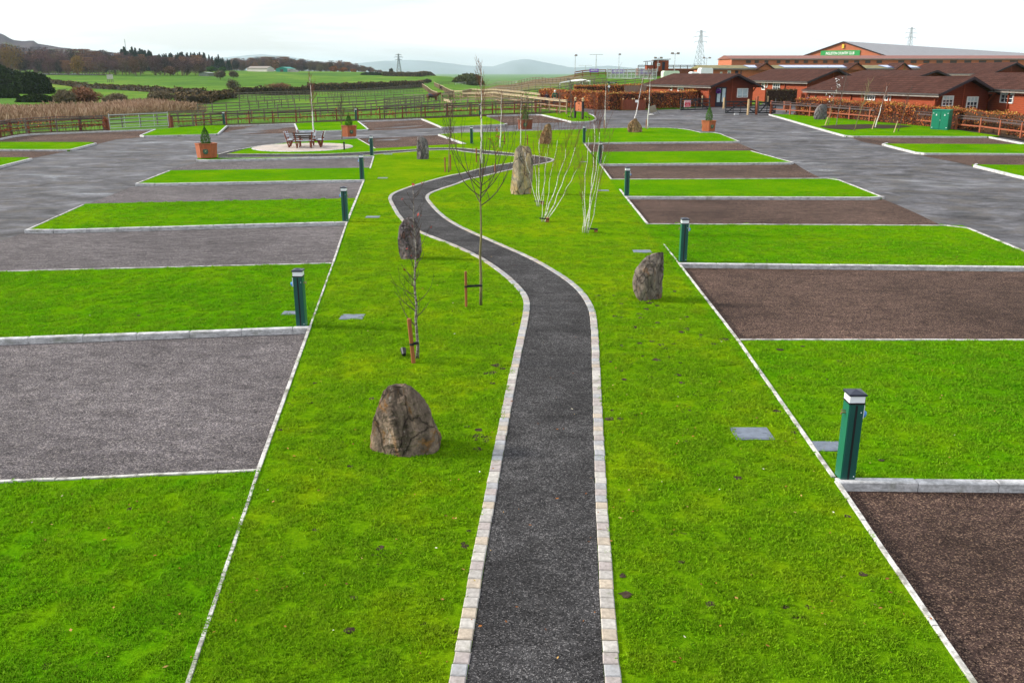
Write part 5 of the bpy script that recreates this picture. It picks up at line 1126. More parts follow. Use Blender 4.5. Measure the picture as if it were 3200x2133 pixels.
# two people-high details at cabin porch : hanging flower basket
pA, dA, rA = cA[1], cA[2], cA[3]; q = pA + rA * .85 - dA * .35
m = MB(); m.tube([(0, 0, .25), (0, 0, .6)], .01, 4); m.lathe([(.02, -.1), (.16, 0), (.2, .12)], 10); hb = thing('flower_basket', (q.x, q.y, zat(q.x, q.y, Z4(0, 830)[1]) - .1), 'round purple flower basket hanging by the dark glazed cabin door', 'flower basket'); m.build('basket', M_BLACK, hb)
n_ = 260; Pp = np.random.normal(size=(n_, 3)); Pp = Pp / np.linalg.norm(Pp, axis=1)[:, None] * .24 + np.array([0, 0, .12]); V, Fq = leaves_np(Pp, .11, .8); link(bpy.data.objects.new('flowers', np_mesh('flowers', V, Fq, M_FLP)), hb)
# bushy conifers seen over the roofs
for (px, y, zt, h, lab) in ((Z4(912, 0)[0], 122, zat(*aty(Z4(912, 0)[0], 122).xy, Z4(0, 618)[1]), 3.2, 'dark conifer tip behind the left end of the nearest cabin roof'), (Z5(545, 0)[0], 128, zat(*aty(Z5(545, 0)[0], 128).xy, Z5(0, 432)[1]), 3.6, 'dark conifer tip above the second cabin roof'), (Z5(1250, 0)[0], 130, zat(*aty(Z5(1250, 0)[0], 130).xy, Z5(0, 408)[1]), 3.8, 'dark conifer tip left of the far cabin roof')):
    p = aty(px, y); shrub((p.x, p.y, zt - h), h, .75, lab)
# ------------------------------------------------------------------ large buildings
M_GREYR = simple('grey_sheet_roof', (.22, .215, .225), .5, .3, .7, stretch=(1, 6, 1)); M_VENT = simple('dark_louvre', (.07, .05, .045), .6); M_REDR = simple('red_brown_roof', (.20, .08, .06), .7, .15, 1); M_MOSS = simple('mossy_roof', (.17, .15, .07), .9, .4, 1.5)
M_SIGNG = simple('sign_green', (.03, .27, .07), .4, .04); M_TEXTW = simple('sign_white', (.85, .85, .83), .5, .02); M_SOLAR = simple('solar_panel', (.10, .17, .38), .12, .1, spec=.9)
ja = aty(2490, 222.0); jd = Vector((.66, .75, 0)).normalized(); jb = ja + jd * 177
jB = (1600 + 2844 * jb.x / jb.y, jb.y)
J = cabin((2490, 222), jB, 21.6, 7.9, 11.35, 'huge brick riding hall with grey sheet roof and long green name board on its gable', wall=M_BRICK, gwall=M_BRICK, roof=M_GREYR, oh=.3, side=.4, name='riding_hall', cat='hall', group=None, drop=0, purl=False, zb=1.5)
def text_obj(txt, size, parent, mat, loc, rot, sx=1.0, name='lettering', ext=.01, bold=0.0):
    cu = bpy.data.curves.new('txt', 'FONT'); cu.body = txt; cu.size = size; cu.align_x = 'CENTER'; cu.align_y = 'CENTER'; cu.extrude = ext; cu.offset = bold; cu.resolution_u = 2
    o = bpy.data.objects.new('txt', cu); COL.objects.link(o); bpy.context.view_layer.update()
    me = bpy.data.meshes.new_from_object(o.evaluated_get(bpy.context.evaluated_depsgraph_get())); bpy.data.objects.remove(o)
    me.materials.clear(); me.materials.append(mat); me.transform(Matrix.Diagonal((sx, 1, 1, 1)))
    n = bpy.data.objects.new(name, me); link(n, parent); n.location = loc; n.rotation_euler = rot; return n
def on_gable(a, r, px):
    k = (px - 1600) / 2844.; return (k * a.y - a.x) / (r.x - k * r.y)
ta, tr_, tz0 = J[1], J[3], J[4]; s0, s1 = on_gable(ta, tr_, 2559.5), on_gable(ta, tr_, 2681); c = ta + tr_ * (s0 + s1) / 2; zt, zb_ = zat(c.x, c.y, 158) - tz0, zat(c.x, c.y, 176.5) - tz0
m = MB(); m.box(((s0 + s1) / 2, -.12, (zt + zb_) / 2), (s1 - s0, .12, zt - zb_)); nb_ = m.build('name_board', M_SIGNG, J[0])
text_obj('INGLISTON COUNTRY CLUB', (zt - zb_) * .66, nb_, M_TEXTW, ((s0 + s1) / 2, -.2, (zt + zb_) / 2), (R(90), 0, 0), .60, bold=.012)
m = MB(); m.box((10.8, -.15, 11.35 - 1.5 - 1.0), (.5, .2, .9)); m.build('security_lamp', simple('yellow_lamp', (.7, .45, .05)), J[0])
for k in range(5):
    y = 40 + k * 24; m = MB(); w_ = 21.6 / 2 + .4; f0, f1 = .25, .6; sl_ = (11.35 - 7.9) / 10.8
    m.add([(10.8 - (10.8 * x), yy, 11.35 - 1.5 - sl_ * 10.8 * x + .14) for x, yy in ((f0, y), (f1, y), (f1, y + 6), (f0, y + 6))], [(3, 2, 1, 0)])
    m.build('roof_light', simple('roof_light', (.5, .52, .56), .4), J[0])
def long_block(px0, px1, Y, zt, depth, label, wall, roofm, roof_h, name='building', cat='building', oh=.3, zb=None, Y1=None):
    a = aty(px0, Y); b = aty(px1, Y1 or Y); L = math.hypot(b.x - a.x, b.y - a.y); z0 = zb if zb is not None else min(H(a.x, a.y), H(b.x, b.y)) - .2
    t = thing(name, (a.x, a.y, z0), label, cat, None, math.atan2(b.y - a.y, b.x - a.x)); h = zt - z0
    m = MB(); m.box((L / 2, depth / 2, h / 2), (L, depth, h)); m.build('wall', wall, t)
    m = MB(); m.add([(-oh, -oh, h + .004), (L + oh, -oh, h + .004), (L + oh, depth + oh, h + .004), (-oh, depth + oh, h + .004), (-oh, depth / 2, h + roof_h), (L + oh, depth / 2, h + roof_h), (-oh, -oh, h - .16), (L + oh, -oh, h - .16)],
                    [(0, 1, 5, 4), (2, 3, 4, 5), (1, 2, 5), (3, 0, 4), (6, 7, 1, 0)]); ro = m.build('roof', roofm, t)
    m = MB(); m.box((L / 2, -oh - .04, h - .06), (L + 2 * oh, .07, .2)); m.build('fascia', M_SOFF, ro)
    return t, a, h, L, z0
I_b = long_block(2284, 3700, 185, 7.15, 12, 'long low brick stable block with square dark vents, in front of the riding hall', M_BRICK, M_REDR, .75, 'stable_block', 'stable block', zb=1.0)
for x0, x1 in ((-210, -165), (-130, -92), (-40, -5), (72, 105), (152, 190), (235, 272), (318, 358), (408, 447), (497, 537), (590, 633), (685, 729), (781, 828), (883, 930), (986, 1035), (1184, 1238), (1298, 1352), (1416, 1470), (1535, 1592), (1660, 1720), (1790, 1853), (1923, 1990), (2062, 2133), (2207, 2280)):
    p0, p1 = Z5(x0, 0)[0], Z5(x1, 0)[0]
    if p0 < 2290: continue
    X0, X1 = (p0 - 1600) / 2844 * 185 - I_b[1].x, (p1 - 1600) / 2844 * 185 - I_b[1].x; z1, z0_ = zat(I_b[1].x + X0, 185, Z5(0, 380)[1]) - I_b[4], zat(I_b[1].x + X0, 185, Z5(0, 405)[1]) - I_b[4]
    m = MB(); m.box(((X0 + X1) / 2, -.03, (z0_ + z1) / 2), (X1 - X0, .06, z1 - z0_)); m.build('vent', M_VENT, I_b[0])
G_b = long_block(2205, 2925, 138, 5.12, 9, 'low orange brick clubhouse with mossy roof and solar panels, behind the cabins', M_BRICK, M_MOSS, .5, 'clubhouse', 'building', zb=1.2, oh=.5)
def gb(px, Y=138): return (px - 1600) / 2844 * Y - G_b[1].x
for p0, p1, y0, y1 in ((Z4(1655, 0)[0], Z4(1680, 0)[0], 606, 627), (Z4(1740, 0)[0], Z4(1778, 0)[0], 590, 627)):
    zt_, zb2 = zat(G_b[1].x, 138, Z4(0, y0)[1]) - G_b[4], zat(G_b[1].x, 138, Z4(0, y1 + 6)[1]) - G_b[4]; window(G_b[0], ((gb(p0) + gb(p1)) / 2, -.002, zb2), 'y', gb(p1) - gb(p0), zt_ - zb2, 2, 1, .5)
for p0, p1 in ((Z4(1828, 0)[0], Z4(1862, 0)[0]), (Z4(1890, 0)[0], Z4(1900, 0)[0])):
    m = MB(); m.box(((gb(p0) + gb(p1)) / 2, -.03, 2.1), (gb(p1) - gb(p0), .06, 3)); m.build('door', M_DOOR, G_b[0])
for i, (px, wd) in enumerate(((2398, 2.6), (2684, 2.6), (2830, 2.2))):
    x = gb(px, 136); zz = G_b[2] - .2; m = MB(); hh = .85
    m.add([(x - wd / 2, -.9, zz), (x + wd / 2, -.9, zz), (x, -.9, zz + hh), (x - wd / 2, 4, zz), (x + wd / 2, 4, zz), (x, 4, zz + hh)], [(0, 1, 2), (0, 2, 5, 3), (1, 4, 5, 2)]); m.build('gable_wall', M_BRICK, G_b[0])
    m = MB()
    for s in (-1, 1): m.bar((x + s * (wd / 2 + .2), -1.15, zz - .05), (x, -1.15, zz + hh + .13), .3, .12); m.add([(x + s * (wd / 2 + .25), -1.2, zz + .0), (x, -1.2, zz + hh + .16), (x, 4.2, zz + hh + .16), (x + s * (wd / 2 + .25), 4.2, zz + .0)], [(0, 1, 2, 3)])
    m.build('dormer_roof', M_TILE, G_b[0])
for i, (p0, p1) in enumerate(((2440, 2662), (2755, 2858), (2330, 2386))):
    x0, x1 = gb(p0, 140), gb(p1, 140); m = MB(); zr = G_b[2]; nP = max(2, int((x1 - x0) / 1.05))
    sl_ = math.atan2(.5, 5.0)
    for k in range(nP):
        m.box((x0 + (x1 - x0) * (k + .5) / nP, 1.9, zr + .31), ((x1 - x0) / nP - .05, 3.6, .05), M=Matrix.Rotation(sl_, 4, 'X'))
    m.build('solar_panel', M_SOLAR, G_b[0])
M_TEAL = simple('teal_sheet', (.01, .24, .20), .6, .06); M_STONEW = simple('pale_stone_wall', (.45, .43, .40), .8, .2)
def simple_gabled(px, Y, w, L, eave, ridge, label, wall, gwall, roof, rz=0, name='barn', doorm=None, zb=None):
    p = aty(px, Y); z0 = p.z - .3 if zb is None else zb; t = thing(name, (p.x, p.y, z0), label, 'barn', None, rz); m = MB()
    m.add([(-w / 2, 0, 0), (w / 2, 0, 0), (w / 2, L, 0), (-w / 2, L, 0), (-w / 2, 0, eave), (w / 2, 0, eave), (w / 2, L, eave), (-w / 2, L, eave), (0, 0, ridge), (0, L, ridge)], [(0, 4, 7, 3), (1, 2, 6, 5), (2, 3, 7, 9, 6)]); m.build('wall', wall, t)
    m = MB(); m.add([(-w / 2, 0, 0), (w / 2, 0, 0), (w / 2, 0, eave), (0, 0, ridge), (-w / 2, 0, eave)], [(0, 1, 2, 3, 4)]); m.build('gable_wall', gwall, t)
    m = MB(); m.add([(-w / 2 - .4, -.4, eave), (0, -.4, ridge + .15), (w / 2 + .4, -.4, eave), (-w / 2 - .4, L, eave), (0, L, ridge + .15), (w / 2 + .4, L, eave)], [(0, 1, 4, 3), (1, 2, 5, 4)]); m.build('roof', roof, t)
    if doorm: m = MB(); m.box((0, -.05, eave * .4), (w * .28, .1, eave * .8)); m.build('door', doorm, t)
    return t
simple_gabled(Z2(1033, 0)[0], 650, 8.5 * .95, 24, 2.5, 3.6, 'far teal green barn on the hill crest, dark doorway in the middle', M_STONEW, M_TEAL, M_TEAL, 0, doorm=M_VENT)
simple_gabled(Z2(905, 0)[0], 655, 7, 20, 2.4, 3.9, 'far pale roofed shed left of the teal barn on the hill', M_STONEW, M_STONEW, M_SOFF, R(60), name='shed')
simple_gabled(Z2(1150, 0)[0], 652, 5.5, 8, 1.2, 1.8, 'far low white shed right of the teal barn', M_STONEW, M_STONEW, M_SOFF, 0, name='shed')
simple_gabled(Z2(132, 0)[0], 455, 5.2, 6, 1.7, 2.1, 'grey-green field shelter in front of the dark conifers', simple('shelter_green', (.13, .15, .12)), simple('shelter_green2', (.17, .19, .16)), simple('shelter_roof', (.2, .22, .2)), R(-15), name='field_shelter')
# ------------------------------------------------------------------ arena buildings, screens, banners
fence([ZH(130, 272), ZH(500, 272), ZH(930, 278)], 'brown boarded rail fence along the arena top, left part', h=1.2, sp=1.5, rails=((1.1, .2), (.75, .14), (.4, .14)), pm=M_BRF, rm=M_BRF, group='arena fences', pw=.14, depth=176)
fence([ZH(930, 278), ZH(1500, 282), ZH(2353, 296), Z4(1400, 590)], 'brown arena fence behind the grey mesh screen', h=1.2, sp=1.8, rails=((1.1, .14), (.6, .12)), pm=M_BRF, rm=M_BRF, group='arena fences', pw=.14, depth=176)
def terrace(px0, px1, Y, yt, ym, yb, label):
    a, b = aty(px0, Y), aty(px1, Y); zt, zm, zb_ = (zat(a.x, Y, q) for q in (yt, ym, yb)); L = b.x - a.x; t = thing('viewing_terrace', (a.x, Y, zb_ - 1), label, 'terrace'); o = zb_ - 1
    m = MB(); m.box((L / 2, 2, (zm - o) / 2), (L, 3.6, zm - o)); m.build('deck', M_BRF, t)
    n = int(L / 1.25)
    for k in range(n + 1): m = MB(); m.box((L * k / n, .1, (zm + zt) / 2 - o), (.11, .11, zt - zm)); m.build('post', M_DARKW, t)
    for f in (1.0, .5): m = MB(); m.box((L / 2, .02, zm + (zt - zm) * f - o), (L, .06, .13)); m.build('rail', M_DARKW, t)
terrace(Z4(712, 0)[0], Z4(1440, 0)[0], 176, Z4(0, 532)[1], Z4(0, 568)[1], Z4(0, 590)[1], 'raised viewing terrace with dark railings beside the timber huts')
def deck(px0, px1, Y, z0, z1, label):
    a = aty(px0, Y); b = aty(px1, Y); m = MB(); m.box((0, 0, 0), (b.x - a.x, 3, z1 - z0)); o = m.build('viewing_terrace', M_BRF, loc=((a.x + b.x) / 2, Y + 1.6, (z0 + z1) / 2)); tag(o, label, 'terrace')
M_LOGB = M_LOG
def hut(px0, px1, Y, ytop, ybot, label, open_=False, flat=0.25):
    a = aty(px0, Y); b = aty(px1, Y); w = b.x - a.x; zt = zat(a.x, Y, ytop); zb_ = zat(a.x, Y, ybot) - .3; h = zt - zb_; t = thing('viewing_hut', ((a.x + b.x) / 2, Y, zb_), label, 'hut')
    if open_:
        m = MB(); m.box((0, 1, h * .28), (w, 2, h * .56)); m.build('wall', M_LOGB, t)
        for sx in (-1, 1):
            for y in (.06, 1.94): m = MB(); m.box((sx * (w / 2 - .07), y, h * .75), (.12, .1, h * .42)); m.build('corner_post', M_BARGE, t)
    else:
        m = MB(); m.box((0, 1.2, h / 2), (w, 2.4, h)); m.build('wall', M_LOGB, t); m = MB(); m.box((w * .12, -.03, h * .45), (w * .2, .06, h * .75)); m.build('door', M_DOOR, t)
        window(t, (-w * .25, -.005, h * .45), 'y', w * .22, h * .25, 2, 1, .3)
    m = MB(); m.box((0, 1.1, h + .1), (w + .6, 3.0, .12), M=Matrix.Rotation(R(-3), 4, 'Y')); m.build('roof', M_BARGE if open_ else M_SOFF, t)
hut(Z4(905, 0)[0], Z4(1060, 0)[0], 172, Z4(0, 472)[1], Z4(0, 575)[1], 'larger red-brown timber viewing hut with a dark door on the terrace')
hut(Z4(810, 0)[0], Z4(884, 0)[0], 172, Z4(0, 490)[1], Z4(0, 570)[1], 'small open-sided timber judges hut left of the larger hut', True)
p0_, p1_ = aty(1898, 164), aty(2052, 160)
def mesh_screen():
    t = thing('mesh_screen', p0_, 'tall grey mesh wall screen on the slope in front of the arena', 'screen', None, math.atan2(p1_.y - p0_.y, p1_.x - p0_.x)); L = (p1_ - p0_).length
    zt = zat(p0_.x, p0_.y, 216.5) - p0_.z; zb_ = zat(p0_.x, p0_.y, 247.5) - p0_.z
    for k in range(13):
        x = L * k / 12; m = MB(); m.box((x, 0, zt / 2 - .2), (.1, .1, zt + .6)); m.build('upright', M_GALV, t)
    for f in (0.02, .45, .72, .98): m = MB(); z = zb_ + (zt - zb_) * f; m.box((L / 2, -.05, z), (L, .05, .06)); m.build('rail', M_GALV, t)
    m = MB()
    for k in range(90): m.box((L * (k + .5) / 90, .04, (zb_ + zt) / 2), (.03, .01, zt - zb_))
    for k in range(14): m.box((L / 2, .052, zb_ + (zt - zb_) * (k + .5) / 14), (L, .01, .014))
    m.build('mesh', M_GALV, t)
    m = MB(); m.box((L / 2, .0, zb_ - .1), (L, .16, .6)); m.build('kickboard', simple('pale_kickboard', (.4, .42, .43)), t)
mesh_screen()
M_PURP = simple('purple_banner', (.22, .08, .50), .6, .06)
for i, (x0, x1, y0, y1, Y) in enumerate(((488, 708, 280, 365, 174), (1010, 1345, 292, 395, 174), (1735, 2055, 300, 400, 174))):
    a, b = ZH(x0, y0), ZH(x1, y1); pa, pb = aty(a[0], Y), aty(b[0], Y); zt, zb_ = zat(pa.x, Y, a[1]), zat(pa.x, Y, b[1])
    t = thing('banner', ((pa.x + pb.x) / 2, Y, zb_), ['small purple banner with white letters on the open left part of the arena fence', 'middle purple banner seen through the grey mesh screen', 'right purple banner beside the judges hut, partly behind the mesh'][i], 'banner', 'purple banners on the arena fence')
    m = MB(); m.box((0, 0, (zt - zb_) / 2), (pb.x - pa.x, .03, zt - zb_)); m.build('cloth', M_PURP, t); text_obj('INGLISTON', (zt - zb_) * .62, t, M_TEXTW, (0, -.03, (zt - zb_) * .55), (R(90), 0, 0), .62, bold=.012)
# ------------------------------------------------------------------ signs
g_ = g1; ca_, sa_ = math.cos(a1), math.sin(a1); pS = at(*ZG(178, 655), .05)
sc_ = .0335; sgx = (343 - 178) / 6.723 * sc_; t = thing('no_entry_sign', (pS.x + ca_ * sgx, pS.y + sa_ * sgx - .12, pS.z + .42), 'red sign with white border and white letters, hung on the left black gate', 'sign', None, a1)
m = MB(); m.box((0, 0, .32), (.82, .02, .66), ch=0); m.build('border', M_TEXTW, t); m = MB(); m.box((0, -.013, .32), (.76, .008, .60)); m.build('plate', simple('sign_red', (.55, .02, .05), .4, .03), t)
text_obj('NO ENTRY', .15, t, M_TEXTW, (0, -.024, .52), (R(90), 0, 0), .95, ext=.002, bold=.003)
for s, z in (('UNAUTHORISED VEHICLES', .39), ('AUTHORISED', .24), ('PEDESTRIANS ONLY', .12)): text_obj(s, .08 if len(s) < 18 else .07, t, M_TEXTW, (0, -.024, z), (R(90), 0, 0), .8, ext=.002)
# hanging sign with two posts
ZQ = ZR(1690, 270, 12.384); pa, pb = at(*ZQ(1325, 1222), .09), at(*ZQ(1615, 1290), .09); ang = math.atan2(pb.y - pa.y, pb.x - pa.x); L = math.hypot(pb.x - pa.x, pb.y - pa.y); hA = hgt(pa, ZQ(0, 600)[1])
t = thing('post_sign', (pa.x, pa.y, pa.z + .08), 'orange arched board sign hung between two black posts with pale finials', 'sign', None, ang)
for x in (0, L):
    m = MB(); m.box((x, 0, hA / 2), (.17, .17, hA), ch=.015); po = m.build('post', M_BLKW, t); m = MB(); m.lathe([(.05, 0), (.1, .04), (.06, .1), (.11, .18), (.1, .26), (.03, .33)], 10, (x, 0, hA)); m.build('finial', M_PALEW, po)
m = MB(); w2 = L - .2; z0_, z1_ = hA * .43, hA * .88; pts = [(-w2 / 2, z0_)] + [(w2 / 2, z0_)] + [(w2 / 2 * math.cos(a), z1_ + .12 * math.sin(a)) for a in np.linspace(0, math.pi, 9)]
m.prism(pts, -.025, .025, Matrix.Translation((L / 2, 0, 0)) @ Matrix.Rotation(R(90), 4, 'X')); bo = m.build('board', M_ORNG, t)
M_CARV = simple('carved_letters', (.10, .05, .02), .7)
for s, z, sz in (('WELCOME', z1_ - .02, .16), ('TO', (z0_ + z1_) / 2 + .02, .14), ('PARK', z0_ + .13, .16)): text_obj(s, sz, bo, M_CARV, (L / 2, -.03, z), (R(90), 0, 0), .62, ext=.004)
# bin store, screens, finger post, a-board
sa, sb = at(*Z4(535, 1045)), at(*Z4(785, 1042)); wS = sb.x - sa.x; hS = hgt(sa, Z4(0, 925)[1]); t = thing('timber_store', (sa.x, sa.y, sa.z), 'red-brown boarded timber bin store with small finials and a white notice', 'bin store')
m = MB(); nbd = 22
for k in range(nbd): m.box((wS * (k + .5) / nbd, 0, hS / 2), (wS / nbd - .012, .04, hS))
m.build('front_boards', wood('store_boards', (.20, .05, .025)), t); sl0 = at(*Z4(487, 1040)); m = MB(); m.bar((0, .02, hS / 2), (sl0.x - sa.x, 1.6, hS / 2), .04, hS); m.bar((wS, .02, hS / 2), (wS, 1.6, hS / 2), .04, hS); m.build('side_boards', M_ORNG, t)
for x in (.02, wS * .42, wS * .5, wS - .02): m = MB(); m.box((x, -.06, hS / 2), (.09, .08, hS), ch=.01); q_ = m.build('post', M_BRF, t); m = MB(); m.lathe([(.05, 0), (.07, .06), (.05, .13), (.01, .15)], 8, (x, -.06, hS)); m.build('finial', M_PALEW, q_)
m = MB(); m.box((wS * .62, -.045, hS * .85), (.34, .015, .24)); m.build('notice', M_TEXTW, t)
fp_ = aty(Z4(690, 0)[0], 101); m = MB(); m.box((0, 0, 1.2), (3.6, .06, 2.4)); t = m.build('timber_screen', wood('grey_brown_panel', (.19, .12, .10)), loc=(fp_.x, fp_.y, fp_.z - .1)); t.data.transform(Matrix.Diagonal((.68, 1, .93, 1))); tag(t, 'flat grey-brown timber screen rising behind the hedge, left of the nearest cabin', 'screen')
fq = at(*Z4(372, 1040)); h_ = hgt(fq, ZH(0, 600)[1]); t = thing('finger_post', (fq.x, fq.y + .4, fq.z), 'green direction post with two pointing boards with white letters, before the hedge', 'signpost'); m = MB(); m.tube([(0, 0, 0), (0, 0, h_)], .045, 8); m.build('pole', M_GREEN2, t)
M_FG = simple('finger_green', (.01, .06, .035), .5); m = MB(); m.prism([(-.1, -.07), (.75, -.07), (.82, 0), (.75, .07), (-.1, .07)], -.02, .02, Matrix.Translation((0, -.05, h_ - .08)) @ Matrix.Rotation(R(90), 4, 'X')); ar = m.build('arm', M_FG, t); text_obj('RECEPTION', .12, ar, M_TEXTW, (.36, -.08, h_ - .08), (R(90), 0, 0), .85, ext=.002)
m = MB(); m.box((.02, -.06, h_ - .45), (.22, .04, .2), M=Matrix.Rotation(R(25), 4, 'Y')); m.build('panel', M_WHITE, t)
p = at(*Z4(905, 1095)); t = thing('a_board', (p.x, p.y, p.z), 'tilted pale blank pavement board beside the white birch, on the asphalt', 'pavement board', None, R(-18)); hB = hgt(p, Z4(0, 992)[1]); m = MB(); Mx = Matrix.Rotation(R(-16), 4, 'Y') @ Matrix.Rotation(R(18), 4, 'X'); m.box((-.2, 0, hB * .6), (.62, .03, hB * .78), M=Mx); m.build('board', simple('dull_board', (.30, .27, .2)), t)
for x in (-.3, .28): m = MB(); m.tube([(x * .6 - .1, .25, hB * .6), (x + .1, .45, 0)], .015, 5); m.tube([(x - .12, -.1, hB * .25), (x, -.25, 0)], .015, 5); m.build('leg', M_BLACK, t)
p = at(*Z4(860, 1110)); me_ = bpy.data.meshes.new('sandbag'); bm = bmesh.new(); bmesh.ops.create_icosphere(bm, subdivisions=3, radius=1)
for v in bm.verts: v.co = Vector((v.co.x * .30, v.co.y * .16, max(v.co.z, -.6) * .11)) * (1 + .15 * noise.noise(v.co * 2))
bm.to_mesh(me_); bm.free(); me_.materials.append(M_STONEW); o = bpy.data.objects.new('sandbag', me_); COL.objects.link(o); o.location = (p.x, p.y, p.z + .07); tag(o, 'white sandbag lying at the foot of the pavement board', 'sandbag')
p = at(*ZG(1350, 740)); m = MB(); m.box((0, 0, .09), (.4, .2, .18), ch=.02); tag(m.build('concrete_block', M_KERB, loc=p), 'loose pale concrete block on the road in front of the middle gate', 'block')
# litter bin by the fence
p = at(*Z5(168, 855)); m = MB(); m.box((0, 0, .6), (.55, .45, .7), ch=.03); m.box((0, 0, .99), (.62, .52, .06)); t = thing('litter_bin', (p.x, p.y, p.z), 'red-brown timber litter bin behind the start of the right rail fence', 'litter bin'); m.build('box', M_BRF, t); m = MB(); m.box((0, 0, .13), (.12, .12, .26)); m.build('leg', M_BRF, t)
# green electrical cabinet
p = at(*Z5(1490, 1012), .09); p2 = at(*Z5(1642, 1020), .09); L = math.hypot(p2.x - p.x, p2.y - p.y); hC = hgt(p, Z5(0, 836)[1]) - .09; t = thing('utility_cabinet', (p.x, p.y, p.z + .07), 'large green metal utility cabinet with two doors, standing at the rail fence', 'utility cabinet', None, R(-38)); L *= 1.04
M_CABG = simple('cabinet_green', (.008, .17, .10), .4, .05); m = MB(); m.box((L / 2, .5, hC / 2), (L, 1.0, hC), ch=.01); m.build('body', M_CABG, t); m = MB(); m.box((L / 2, .5, hC + .03), (L + .08, 1.08, .06), ch=.01); m.build('lid', simple('cabinet_lid', (.01, .22, .15), .35), t)
for s in (0, 1):
    m = MB(); m.box((L * (.26 + .48 * s), -.015, hC * .5), (L * .45, .02, hC * .9), ch=.003); dr = m.build('door', M_CABG, t)
    m = MB(); m.add([(L * (.26 + .48 * s) - .05, -.03, hC * .74), (L * (.26 + .48 * s) + .05, -.03, hC * .74), (L * (.26 + .48 * s), -.03, hC * .84)], [(0, 1, 2)]); m.build('warning_sign', M_WHITE, dr)
    for z in (.12, .86): m = MB(); m.box((L * (.08 + .84 * s), -.03, hC * z), (.09, .02, .03)); m.build('hinge', M_WHITE, dr)
m = MB(); m.box((L / 2, -.035, hC * .5), (.06, .03, .03)); m.build('handle', M_WHITE, t)
# caravans / trailers over the roofs
def trailer(px0, px1, Y, ytop, label, mat, rz=0, dep=2.2, hh=2.4):
    a, b = aty(px0, Y), aty(px1, Y); w = b.x - a.x; zt = zat(a.x, Y, ytop); t = thing('caravan', ((a.x + b.x) / 2, Y + 1, zt - hh - .3), label, 'caravan', 'vehicles over the roofs', rz)
    n = 10; pts = [(-w / 2, .35)] + [(-w / 2 + .25 * (1 - math.cos(x)), hh - .25 + .25 * math.sin(x)) for x in np.linspace(0, math.pi / 2, 5)] + [(w / 2 - .25 * (1 - math.cos(x)), hh - .25 + .25 * math.sin(x)) for x in np.linspace(math.pi / 2, 0, 5)] + [(w / 2, .35)]
    m = MB(); m.prism(pts, -dep / 2, dep / 2, Matrix.Translation((0, 0, .3)) @ Matrix.Rotation(R(90), 4, 'X')); m.build('body', mat, t); m = MB(); m.box((0, -dep / 2 - .01, 1.6), (w * .6, .02, .5)); m.build('window', M_GLASS, t)
    for s in (-1, 1): m = MB(); m.tube([(s * w * .2, -dep / 2 + .1, .35), (s * w * .2, -dep / 2 + .35, .35)], .33, 14); m.build('wheel', M_BLACK, t)
trailer(Z4(1005, 0)[0], Z4(1190, 0)[0], 128, Z4(0, 594)[1], 'pale green rounded roof showing above the left of the nearest cabin', simple('pale_green_paint', (.55, .66, .5), .4))
trailer(Z4(1432, 0)[0], Z4(1572, 0)[0], 126, Z4(0, 560)[1], 'white box trailer in front of the clubhouse wall', M_WHITE)
trailer(Z4(1325, 0)[0], Z4(1425, 0)[0], 127, Z4(0, 605)[1], 'low white roof between the pale green roof and the white box trailer', M_WHITE)
# ------------------------------------------------------------------ lamp posts, pylons, mast
def lamp(px, Y, ytop, ybase, label, heads=2, r=.06):
    p = aty(px, Y); zt = zat(p.x, p.y, ytop); zb_ = zat(p.x, p.y, ybase); t = thing('lamp_post', (p.x, p.y, zb_), label, 'lamp post', 'floodlight posts round the arena'); h = zt - zb_
    m = MB(); m.tube([(0, 0, 0), (0, 0, h)], [r, r * .7], 6); m.build('pole', M_GALV, t)
    m = MB(); w_ = .035 * Y / 10
    if heads == 0: m.box((0, 0, h), (w_ * 4.2, .1, .1)); m.build('cross_arm', M_GALV, t); return
    m.box((0, 0, h - .1), (.5 if heads == 1 else w_ * 1.8, .08, .08)); m.build('arm', M_GALV, t)
    for k in range(heads): m = MB(); m.box(((k * 2 - 1) * w_ * .9 if heads == 2 else .15, -.05, h), (.45, .35, .3), ch=.03); m.build('floodlight', M_SOFF, t)
lamp(1797, 172, 173, 228, 'slim floodlight post at the left end of the arena fence', 1); lamp(1862, 220, 171, 222, 'T-shaped pole behind the left purple banner', 0, .1); lamp(1933, 190, 170, 222, 'slim floodlight post above the grey mesh screen', 1)
lamp(2055, 160, 181, 224, 'floodlight post standing in front of the larger viewing hut'); lamp(2107, 150, 167, 228, 'tall floodlight post with two heads right of the huts'); lamp(2206, 200, 181, 215, 'thin floodlight post left of the stable block'); lamp(1829, 420, 205, 222, 'tiny distant T-shaped pole on the skyline', 0, .12)
M_PYL = simple('pylon_steel', (.22, .25, .27), .6)
